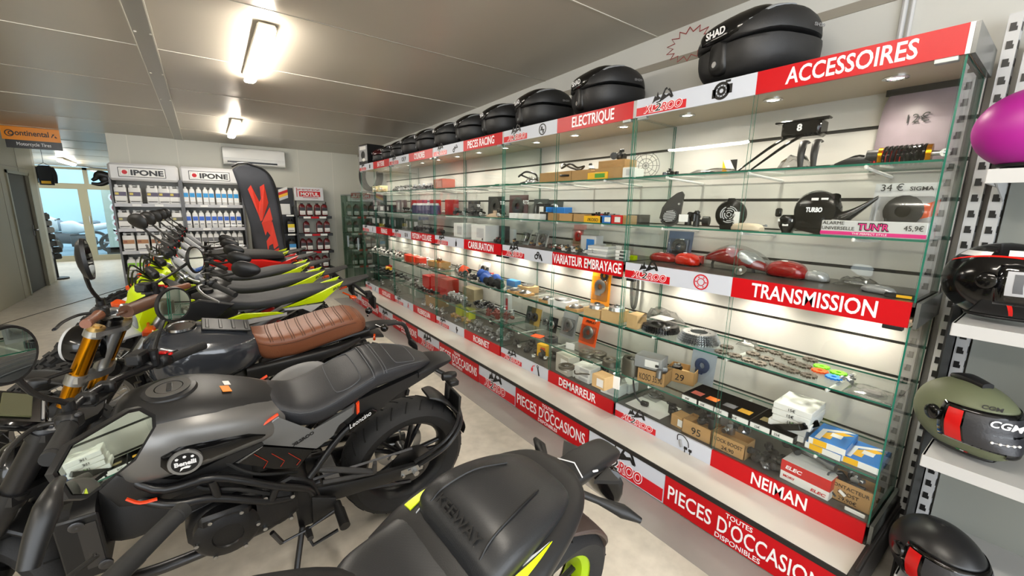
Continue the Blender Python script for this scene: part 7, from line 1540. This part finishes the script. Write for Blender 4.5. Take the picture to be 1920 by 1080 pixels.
# ---------------- scrambler with brown seat
def scrambler():
    t = bike('dark grey scrambler motorcycle with ribbed brown leather seat and gold forks', 2.72, 9, 0)
    TG = mat('gloss slate paint', '3b3e44', .14, .2, coat=.8)
    T = steerT(-.36, .95, 25, 22)
    wheel(t, 'rear_wheel', .72, .325, .33, .14, .225, 'wire', knob=True, disc=1, sprocket=True); wheel(t, 'front_wheel', -.72, .33, .335, .12, .24, 'wire', T, knob=True)
    front_end(t, T, (-.405, 1.0), (-.69, .33), GOLD, BLACK, mat('gold ring cap', 'c9a86a', .3, .8), .030, .10, mat('clamp alloy', 'b4b5b4', .35, .9))
    handlebar(t, T, (-.36, 0, 1.06), .40, .10, .04, BLACK, BROWN, mirror={0: 'oval', -1: ((-0.356, -0.380, 1.411), (.97, .02, .05)), 1: ((-0.065, 0.380, 1.182), (.78, -.60, .10))}, pad=(mat('brown bar pad', '5f3d2a', .55), .028, (.085, .02)))
    b = MB(); b.T = T; b.lathe((-.50, 0, .90), (-1, 0, .1), [(0, -.09), (.06, -.075), (.085, -.03), (.09, .03), (.086, .045), (.07, .055), (0, .062)], 28).build('headlight', BLKG, t)
    b = MB(); b.T = T; b.lathe((-.55, 0, .905), (-1, 0, .1), [(.08, .0), (.078, .012), (.05, .022), (0, .028)], 28).build('headlight_lens', LGREY, t)
    b = MB(); b.T = T; b.lathe((-.41, 0, 1.03), (.35, 0, 1), [(.0, -.04), (.05, -.035), (.055, .0), (.05, .004), (0, .004)], 24).build('instrument', BLKG, t)
    b = MB(); b.T = T; b.body([(-1.02, .72, .705, .02, 3, 3), (-.90, .76, .735, .06, 3, 3), (-.70, .775, .75, .065, 3, 3), (-.55, .73, .71, .05, 3, 3)], n=14).build('front_mudguard', BLKP, t)
    for s in (-1, 1): b = MB(); b.T = T; b.tube([(-.50, s * .12, .82), (-.56, s * .20, .81)], .008, 8).body([(-.61, .82, .795, .008, 3, 3, s * .225), (-.56, .83, .785, .022, 3, 3, s * .225), (-.52, .82, .80, .01, 3, 3, s * .215)], n=10).build('indicator', BLACK, t)
    tank = MB().body([(-.30, .89, .72, .07, 2.6, 3, 0, .4), (-.25, .93, .67, .13, 2.6, 3, 0, .4), (-.12, .945, .65, .175, 2.5, 3, 0, .42), (.02, .925, .66, .165, 2.5, 3, 0, .45), (.12, .895, .69, .125, 2.6, 3, 0, .45), (.175, .865, .72, .085, 2.6, 3, 0, .45)], n=36, smooth=5).build('fuel_tank', TG, t)
    MB().lathe((-.15, 0, .942), (-.05, 0, 1), [(0, .008), (.05, .008), (.052, .012), (.062, .012), (.064, 0)], 32).build('fuel_cap', mat('cap chrome', 'b9babb', .2, 1), tank)
    b = MB()
    for i in range(4): b.box((-.045 + .055 * i, 0, .944 - .0115 * i), (.018, .12, .012), ry=R(12), bev=.004)
    b.box((.035, 0, .9265), (.21, .15, .008), ry=R(12), bev=.003); b.build('ribbed_strip', BLKP, tank)
    MB().text('CABALLERO', (-.21, -.17, .705), (1, 0, .02), UP, .026, w=.19, bold=.05).build('brand_lettering', BLACK, tank, smooth=0)
    SS = [(.145, .885, .83, .06, 3, 3), (.165, .875, .745, .095, 3, 3, 0, .6), (.22, .865, .715, .120, 3.5, 3.5, 0, .6), (.34, .875, .72, .135, 3.5, 3.5, 0, .6), (.50, .91, .755, .135, 3.5, 3.5, 0, .6), (.64, .93, .785, .125, 3.2, 3.5, 0, .6), (.71, .91, .79, .10, 3, 3, 0, .6), (.745, .87, .80, .05, 3, 3)]
    seat = MB().body(SS, n=36, smooth=5).build('seat', BROWN, t)
    b = MB()
    for i in range(10):
        for dx in (-.006, .006): b.tube([on_body(SS, .215 + .052 * i + dx + .012 * abs(a_ - 90) / 70, a_, .0008) for a_ in range(22, 160, 8)], .0026, 5)
    for s in (5, 175): b.tube([on_body(SS, .165 + .055 * i, s, .001) for i in range(11)], .003, 5)
    b.build('seam', mat('brown seam', '5c3826', .6), seat)
    for sd in (-1, 1):
        MB().lathe((.34, sd * .145, .595), (0, sd, 0), [(0, .022), (.08, .020), (.10, .010), (.105, 0)], 36).build('number_panel', mat('number panel grey', 'a9aaac', .4), t).scale = (1, 1, 1)
        o = [c for c in t.children if c.name.startswith('number_panel')][-1]
        for v in o.data.vertices: v.co.x = .34 + (v.co.x - .34) * 1.5; v.co.z += (v.co.x - .34) * .15
        MB().prism([(-.12, -.02), (.10, .03), (.04, -.012), (-.11, -.045)] if sd < 0 else [(-.10, .03), (.12, -.02), (.11, -.045), (-.04, -.012)], (.34, sd * .168, .595), (1, 0, 0) if sd < 0 else (1, 0, 0), UP, .0015).build('black_flash', BLACK, o, smooth=0)
        MB().body([(.10, .71, .62, .03, 4, 4, sd * .10), (.30, .735, .66, .03, 4, 4, sd * .12), (.55, .755, .70, .03, 4, 4, sd * .11), (.70, .77, .74, .015, 4, 4, sd * .08)], n=14).build('side_cover', BLKP, t)
        MB().tube([(-.34, sd * .05, .82), (-.10, sd * .12, .64), (.12, sd * .12, .62), (.22, sd * .12, .42)], .016, 8, smooth=4).tube([(-.34, sd * .04, .70), (-.30, sd * .06, .4), (-.2, sd * .08, .28), (.2, sd * .10, .27)], .016, 8, smooth=4).tube([(.12, sd * .11, .70), (.45, sd * .10, .76), (.76, sd * .07, .80)], .012, 8, smooth=4).tube([(.22, sd * .11, .48), (.55, sd * .12, .74)], .010, 8).build('frame_tubes', FRAMEB, t)
        MB().cyl((.27, sd * .14, .33), (.27, sd * .26, .33), .016, 12).build('footpeg', BLACK, t)
        MB().cyl((.80, sd * .08, .83), (.82, sd * .13, .83), .006, 8).ell((.83, sd * .15, .835), (.024, .024, .024), 16, 10).build('indicator', BLKG, t)
    MB().body([(.70, .80, .77, .06, 3, 3), (.84, .815, .785, .045, 3, 3), (.97, .80, .78, .03, 3, 3)], n=14).tube([(.95, 0, .79), (1.02, 0, .76), (1.06, 0, .66), (1.09, 0, .60)], .014, 8, smooth=3).body([(1.06, .66, .60, .02, 3, 3), (1.09, .64, .57, .07, 3, 3), (1.10, .60, .56, .06, 3, 3)], n=12).build('tail_bracket', BLKP, t)
    MB().cyl((1.085, -.03, .60), (1.10, -.03, .595), .016, 12).build('rear_reflector', REDP, t); MB().cyl((.79, -.07, .745), (.80, -.075, .745), .022, 14).build('side_reflector', AMBER, t)
    MB().body([(.62, .72, .70, .07, 3, 3), (.74, .755, .735, .07, 3, 3), (.86, .74, .72, .06, 3, 3)], n=14).build('rear_mudguard', BLKP, t)
    swingarm(t, (.24, .34), (.72, .325), BLKP, .04); chain(t, (.16, .38), (.72, .325), .04, .10); engine(t, -.02, .40)
    MB().tube([(-.28, -.04, .55), (-.38, -.08, .45), (-.30, -.10, .26), (.0, .10, .22), (.3, .14, .40), (.7, .16, .55)], .022, 10, smooth=6).build('exhaust', DSTEEL, t)
    MB().tube([(.14, -.13, .28), (.10, -.25, .045)], .011, 8).box((.10, -.255, .045), (.05, .03, .008)).build('side_stand', FRAMEB, t)
    return t
scrambler()

# ---------------- enduro bikes in a row
def enduro(label, y, col, col2, simple=False):
    t = bike(label, y, 9, 0, 'enduro bikes in a row', .0)
    C1 = col; WH = mat('enduro white', 'd9dade', .3); CH = mat('enduro alloy', 'a9abae', .3, .9)
    T = steerT(-.15, 1.05, 26, -27)
    wheel(t, 'rear_wheel', .66, .33, .335, .12, .235, 'wire', knob=True, disc=1, sprocket=True, rimm=CH, spk=STEEL); wheel(t, 'front_wheel', -.74, .345, .35, .09, .27, 'wire', T, knob=True, rimm=CH, spk=STEEL)
    front_end(t, T, (-.22, 1.07), (-.70, .345), CH, BLACK, CH, .027, .10, DSTEEL)
    handlebar(t, T, (-.14, 0, 1.12), .40, .07, .035, CH, RUB, mirror={0: 'drop', -1: ((0.171, -0.380, 1.236), (.4, .9, .1)), 1: ((-0.347, 0.380, 1.379), (.75, .65, .1))}, pad=(mat('silver bar pad', '9a9da2', .4), .021), leverm=CH)
    b = MB(); b.T = T; b.body([(-.42, .99, .83, .05, 3, 3), (-.40, 1.07, .79, .085, 3, 3), (-.33, 1.12, .84, .10, 3, 3), (-.27, 1.12, .95, .09, 3, 3)], n=22).build('headlight_mask', C1, t)
    for s in (-1, 1): plate('mask_side', [(-.415, .80), (-.425, .92), (-.37, 1.06), (-.30, 1.13), (-.255, 1.05), (-.20, 1.0), (-.08, .955), (-.19, .915), (-.27, .90), (-.33, .80)], .085, .014, C1, t, s, None, T)
    b = MB(); b.T = T; b.body([(-.430, .93, .85, .045, 3, 3), (-.42, .95, .83, .055, 3, 3), (-.40, .96, .82, .06, 3, 3)], n=16).build('headlight_lens', mat('lamp glass', '9aa0a4', .1, .3), t)
    for s in (-1, 1): b = MB(); b.T = T; b.tube([(-.38, s * .08, .90), (-.40, s * .14, .90)], .008, 6).body([(-.45, .915, .885, .006, 3, 3, s * .19), (-.41, .92, .88, .04, 3, 3, s * .18), (-.38, .91, .89, .02, 3, 3, s * .16)], n=10).build('indicator', AMBER, t)
    b = MB(); b.T = T; b.body([(-.66, .775, .765, .03, 3, 4), (-.61, .80, .775, .055, 3, 4), (-.52, .825, .795, .065, 3, 4), (-.43, .83, .80, .065, 3, 4), (-.34, .80, .77, .05, 3, 4)], n=16).build('front_mudguard', WH, t)
    b = MB(); b.T = T
    for k in range(4): b.tube([(-.30, (-.03 + .02 * k), 1.12), (-.38, -.05 + .03 * k, 1.16 + .02 * k), (-.36, -.02 + .05 * k, 1.0), (-.24, -.02 + .02 * k, .85)], .005, 5, smooth=5)
    b.build('cables', BLACK, t)
    b = MB(); b.T = T; b.box((-.30, 0, 1.17), (.04, .10, .05), bev=.01).build('instrument', BLACK, t)
    MB().body([(-.12, .97, .80, .07, 3, 3), (-.05, .985, .78, .11, 3, 3), (.06, .975, .80, .10, 3, 3), (.12, .94, .82, .06, 3, 3)], n=20).cyl((-.03, 0, .98), (-.03, 0, 1.005), .03, 16).build('fuel_tank', BLKP, t)
    MB().body([(.0, .975, .93, .05, 3, 4), (.05, .955, .87, .085, 3, 4), (.20, .925, .855, .10, 3.2, 4), (.36, .935, .86, .105, 3.2, 4), (.52, .96, .895, .10, 3.2, 4), (.66, .965, .93, .075, 3, 4), (.70, .955, .94, .04, 3, 4)], n=26, smooth=4).build('seat', mat('charcoal seat vinyl', '26272a', .6, bump=.15, bscale=300), t)
    for s in (-1, 1):
        plate('shroud', [(-.22, .93), (-.08, .98), (.10, .93), (.02, .86), (-.10, .80), (-.20, .84)], .115, .02, BLKP, t, s)
        plate('lower_accent', [(-.14, .835), (-.08, .85), (.0, .80), (-.06, .785)], .135, .008, C1, t, s)
        plate('mid_panel', [(-.05, .80), (.14, .855), (.34, .84), (.38, .825), (.20, .82), (.06, .80)], .125, .012, C1, t, s)
        plate('silver_strip', [(-.10, .775), (.06, .80), (.40, .825), (.40, .805), (.10, .765)], .122, .012, LGREY, t, s)
        plate('rear_panel', [(.375, .855), (.50, .895), (.62, .935), (.80, 1.0), (.775, .965), (.66, .875), (.64, .862)], .105, .014, C1, t, s, lambda x, z: -.05 * max(0, x - .5) / .3)
        plate('rear_silver', [(.38, .85), (.64, .858), (.56, .80), (.55, .835), (.39, .838)], .106, .012, LGREY, t, s)
        b = MB().text('SXT', (.715 if s < 0 else .775, s * .098, .945), (.93, 0, .36) if s < 0 else (-.93, 0, -.36), UP, .016, w=.05, bold=.08, shear=.3); b.build('lettering', BLACK, t, smooth=0)
        MB().tube([(-.22, s * .05, .95), (-.05, s * .10, .75), (.2, s * .11, .62), (.22, s * .11, .40)], .016, 8, smooth=4).tube([(-.22, s * .03, .85), (-.22, s * .05, .42), (-.1, s * .08, .30), (.2, s * .09, .30)], .015, 8, smooth=4).tube([(.12, s * .09, .74), (.45, s * .08, .84), (.72, s * .05, .93)], .011, 8).build('frame_tubes', FRAMEB, t)
        MB().cyl((.24, s * .12, .36), (.24, s * .24, .36), .014, 10).build('footpeg', DSTEEL, t)
        MB().tube([(.80, s * .04, .90), (.85, s * .10, .885)], .006, 6).body([(.83, .90, .875, .02, 3, 3, s * .12), (.87, .895, .88, .03, 3, 3, s * .13)], n=10).build('rear_indicator', AMBER, t)
    MB().body([(.60, .955, .93, .06, 3, 4), (.72, .965, .94, .075, 3, 4), (.86, .985, .965, .065, 3, 4), (1.0, 1.015, 1.0, .035, 3, 4)], n=16).build('rear_mudguard', BLKP, t)
    MB().tube([(.88, 0, .96), (.98, 0, .86), (1.05, 0, .80)], .012, 8).bb(.99, 1.03, -.03, .03, .83, .87).bb(1.03, 1.05, -.07, .07, .74, .84, bev=.005).build('plate_holder', BLACK, t)
    swingarm(t, (.22, .37), (.66, .33), CH, .03); chain(t, (.15, .40), (.66, .33), .035, .10); engine(t, -.04, .42, s=.9)
    MB().tube([(.22, 0, .50), (.38, 0, .70)], .035, 12).build('rear_shock', REDP, t)
    MB().tube([(-.25, .02, .60), (-.32, .06, .48), (-.15, .11, .45), (.2, .12, .62)], .02, 10, smooth=5).cyl((.2, .13, .62), (.62, .14, .84), .045, 16).build('exhaust', CH, t)
    MB().tube([(.12, -.12, .32), (.08, -.25, .045)], .011, 8).build('side_stand', FRAMEB, t)
    return t
enduro('neon yellow and black enduro motorcycle right behind the brown-seated scrambler', 3.45, NEON, WHITE)
enduro('neon yellow enduro motorcycle, second of its row counted from the scrambler', 4.05, NEON, WHITE)
enduro('neon yellow enduro motorcycle, third of its row counted from the scrambler', 4.68, NEON, WHITE)
o = enduro('red and black enduro motorcycle standing in front of the feather flag', 5.32, mat('enduro red', 'd01c16', .35), WHITE)
for s in (-1, 1): plate('red_side_fairing', [(-.2, .97), (.0, 1.02), (.45, 1.0), (.62, .96), (.55, .84), (.1, .82), (-.15, .86)], .13, .03, MATS['enduro red'], o, s)
MB().body([(-.05, 1.05, .99, .08, 4, 4), (.1, 1.07, 1.0, .13, 4, 4), (.5, 1.05, .99, .13, 4, 4), (.66, 1.02, .98, .08, 4, 4)], n=16).build('padded_cover', BLKM, o)
enduro('black and neon enduro motorcycle, farthest of the row in front of the oil racks', 5.95, NEON, WHITE)

# ---------------- sport naked bike in the foreground, cut by the lower edge
def naked():
    t = bike('black motorcycle with carbon-look seat and neon stripes in the bottom foreground', .78, 9, 7)
    SEATM = mat('carbon look vinyl', '232426', .40); nt = SEATM.node_tree; bs = nt.nodes['Principled BSDF']
    tc = nt.nodes.new('ShaderNodeTexCoord'); ck = nt.nodes.new('ShaderNodeTexChecker'); ck.inputs['Scale'].default_value = 210; bp = nt.nodes.new('ShaderNodeBump'); bp.inputs['Strength'].default_value = .8; bp.inputs['Distance'].default_value = .002
    nt.links.new(tc.outputs['Object'], ck.inputs['Vector']); nt.links.new(ck.outputs['Fac'], bp.inputs['Height']); nt.links.new(bp.outputs[0], bs.inputs['Normal'])
    T = steerT(-.30, .90, 25, 18)
    wheel(t, 'rear_wheel', .72, .31, .312, .14, .215, 'cast', disc=1, sprocket=True, rimm=mat('neon rim edge', 'a8c810', .4)); wheel(t, 'front_wheel', -.62, .30, .30, .11, .215, 'cast', T)
    front_end(t, T, (-.32, .90), (-.60, .30), FRAMEB, DSTEEL, STEEL, .027, clampm=BLACK)
    handlebar(t, T, (-.345, 0, .945), .375, .16, .0, FRAMEB, RUB, mirror={('stalk', 1): [(-0.244, 0.200, 1.023), (-0.231, 0.220, 1.058), (-0.219, 0.240, 1.083), (-0.215, 0.280, 1.082), (-0.218, 0.370, 1.035)], 0: 'hex', -1: ((-.10, -.42, 1.10), (1, .3, 0)), 1: ((-0.158, 0.400, 1.044), (.66, -.70, .25))}, leverm=BLACK, gin=.52, btn=False)
    MB().body([(-.28, .86, .68, .09, 3, 3), (-.20, .93, .64, .16, 2.6, 3), (-.06, .935, .63, .18, 2.5, 3), (.08, .885, .66, .15, 2.5, 3), (.16, .845, .70, .11, 2.5, 3)], n=30, smooth=4).build('fuel_tank', BLKP, t)
    b = MB(); b.T = T; b.body([(-.50, .86, .66, .06, 3, 3), (-.44, .93, .64, .11, 3, 3), (-.36, .95, .70, .10, 3, 3)], n=18).build('headlight', BLKG, t)
    rs = MB().body([(.10, .845, .76, .07, 3, 3), (.16, .84, .73, .12, 3.2, 3, 0, .65), (.26, .825, .73, .150, 3.4, 3, 0, .65), (.345, .835, .75, .155, 3.4, 3, 0, .65), (.375, .835, .77, .15, 3.4, 3, 0, .65)], n=34, smooth=5).build('rider_seat', SEATM, t)
    ps = MB().body([(.335, .86, .79, .095, 3.4, 3, 0, .6), (.35, .885, .78, .135, 3.2, 3, 0, .6), (.40, .915, .79, .142, 3, 3, 0, .6), (.48, .92, .81, .135, 2.9, 3, 0, .6), (.57, .908, .825, .118, 2.8, 3, 0, .6), (.635, .888, .83, .090, 2.8, 3, 0, .6), (.66, .868, .835, .05, 3, 3, 0, .6)], n=36, smooth=5).build('pillion_seat', SEATM, t)
    MB().text('KEEWAY', (.352, -.0, .893), (0, -1, .0), (.77, 0, .62), .024, w=.15, bold=.02, h=.002, align='CENTER').build('brand_lettering', BLACK, ps, smooth=0)
    MB().tube([(.55, -.055, .914), (.46, -.075, .925), (.38, -.085, .908), (.35, -.09, .88)], .0025, 5, smooth=4).build('seam', BLACK, ps)
    MB().tube([(.55, .055, .914), (.46, .075, .925), (.38, .085, .908), (.35, .09, .88)], .0025, 5, smooth=4).build('seam', BLACK, ps)
    TF = [(.24, .80, .70, .172, 3, 3, 0, .6), (.32, .835, .72, .185, 3, 3, 0, .6), (.40, .855, .74, .186, 3, 3, 0, .6), (.50, .868, .77, .172, 3, 3, 0, .6), (.62, .875, .79, .140, 3, 3, 0, .6), (.69, .875, .81, .10, 3, 3, 0, .6), (.725, .865, .82, .05, 3, 3)]
    MB().body(TF, n=28, smooth=4).build('tail_fairing', BLKP, t)
    for s in (-1, 1):
        skin(TF, lambda u, v: (.325 + .19 * u, 90 + s * (-90 + (44 - 4 * u) + (15 * (1 - u) ** .8 + .8) * (v - .5))), 16, 3, .003).build('neon_stripe', NEON, t)
        skin(TF, lambda u, v: (.33 + .18 * u, 90 + s * (-90 + (60 - 18 * u) + 3.5 * (1 - abs(2 * u - 1)) * (v - .5) + .3 * v)), 12, 2, .003).build('white_stripe', LGREY, t)
        MB().tube([(.735, s * .05, .80), (.77, s * .10, .79), (.81, s * .155, .775), (.835, s * .20, .765)], [.011, .010, .019, .008], 10, smooth=4).build('rear_indicator', BLACK, t)
        plate('side_cover', [(.05, .72), (.28, .70), (.32, .62), (.15, .50), (.05, .58)], .12, .02, BLKP, t, s)
        MB().tube([(-.25, s * .05, .80), (-.05, s * .14, .62), (.20, s * .14, .48), (.24, s * .12, .36)], .018, 8, smooth=4).tube([(.2, s * .11, .55), (.6, s * .09, .78)], .014, 8).build('frame_tubes', FRAMEB, t)
        MB().cyl((.26, s * .15, .34), (.26, s * .27, .33), .017, 12).build('footpeg', BLACK, t)
    MB().box((.74, 0, .822), (.05, .075, .02), ry=R(8), bev=.005).build('plate_arm_mount', LGREY, t)
    MB().body([(.73, .835, .79, .045, 4, 4), (.80, .84, .795, .05, 4, 4), (.90, .835, .79, .048, 4, 4), (.955, .825, .79, .044, 4, 4), (.975, .815, .795, .03, 4, 4)], n=18).prism([(.80, .06), (.86, .105), (.88, .05)], (0, 0, .80), (1, 0, 0), (0, 1, 0), .012).prism([(.80, -.06), (.88, -.05), (.86, -.105)], (0, 0, .80), (1, 0, 0), (0, 1, 0), .012).build('plate_arm', BLKP, t)
    MB().tube([(.755, -.046, .835), (.775, 0, .842), (.755, .046, .835)], .002, 5).tube([(.80, -.05, .836), (.82, -.052, .83)], .003, 5).build('white_edge', LETW, t)
    MB().body([(.93, .76, .70, .02, 3, 3), (.97, .75, .62, .07, 3, 3), (.99, .70, .60, .065, 3, 3)], n=14).build('tail_lamp', BLKG, t); MB().ell((.985, 0, .64), (.012, .06, .03), 14, 8).build('lamp_lens', mat('dark red lens', '4a0c10', .1), t)
    MB().body([(.74, .655, .635, .06, 3, 4), (.84, .63, .60, .085, 3, 4), (.93, .54, .505, .085, 3, 4), (.985, .44, .40, .055, 3, 4), (1.01, .36, .34, .03, 3, 4), (1.04, .31, .295, .03, 3, 4)], n=16).build('rear_mudguard', mat('faded brown plastic', '4a3c36', .55), t)
    swingarm(t, (.26, .36), (.72, .31), BLKP, .04); chain(t, (.17, .39), (.72, .31), .04, .10); engine(t, 0, .40)
    MB().tube([(-.25, .06, .40), (-.25, .1, .2), (.1, .12, .17), (.4, .14, .25)], .02, 10, smooth=5).cyl((.4, .16, .26), (.72, .19, .42), .05, 16).build('exhaust', BLACK, t)
    MB().tube([(.20, -.15, .26), (.14, -.26, .045)], .012, 8).build('side_stand', FRAMEB, t)
    return t
naked()
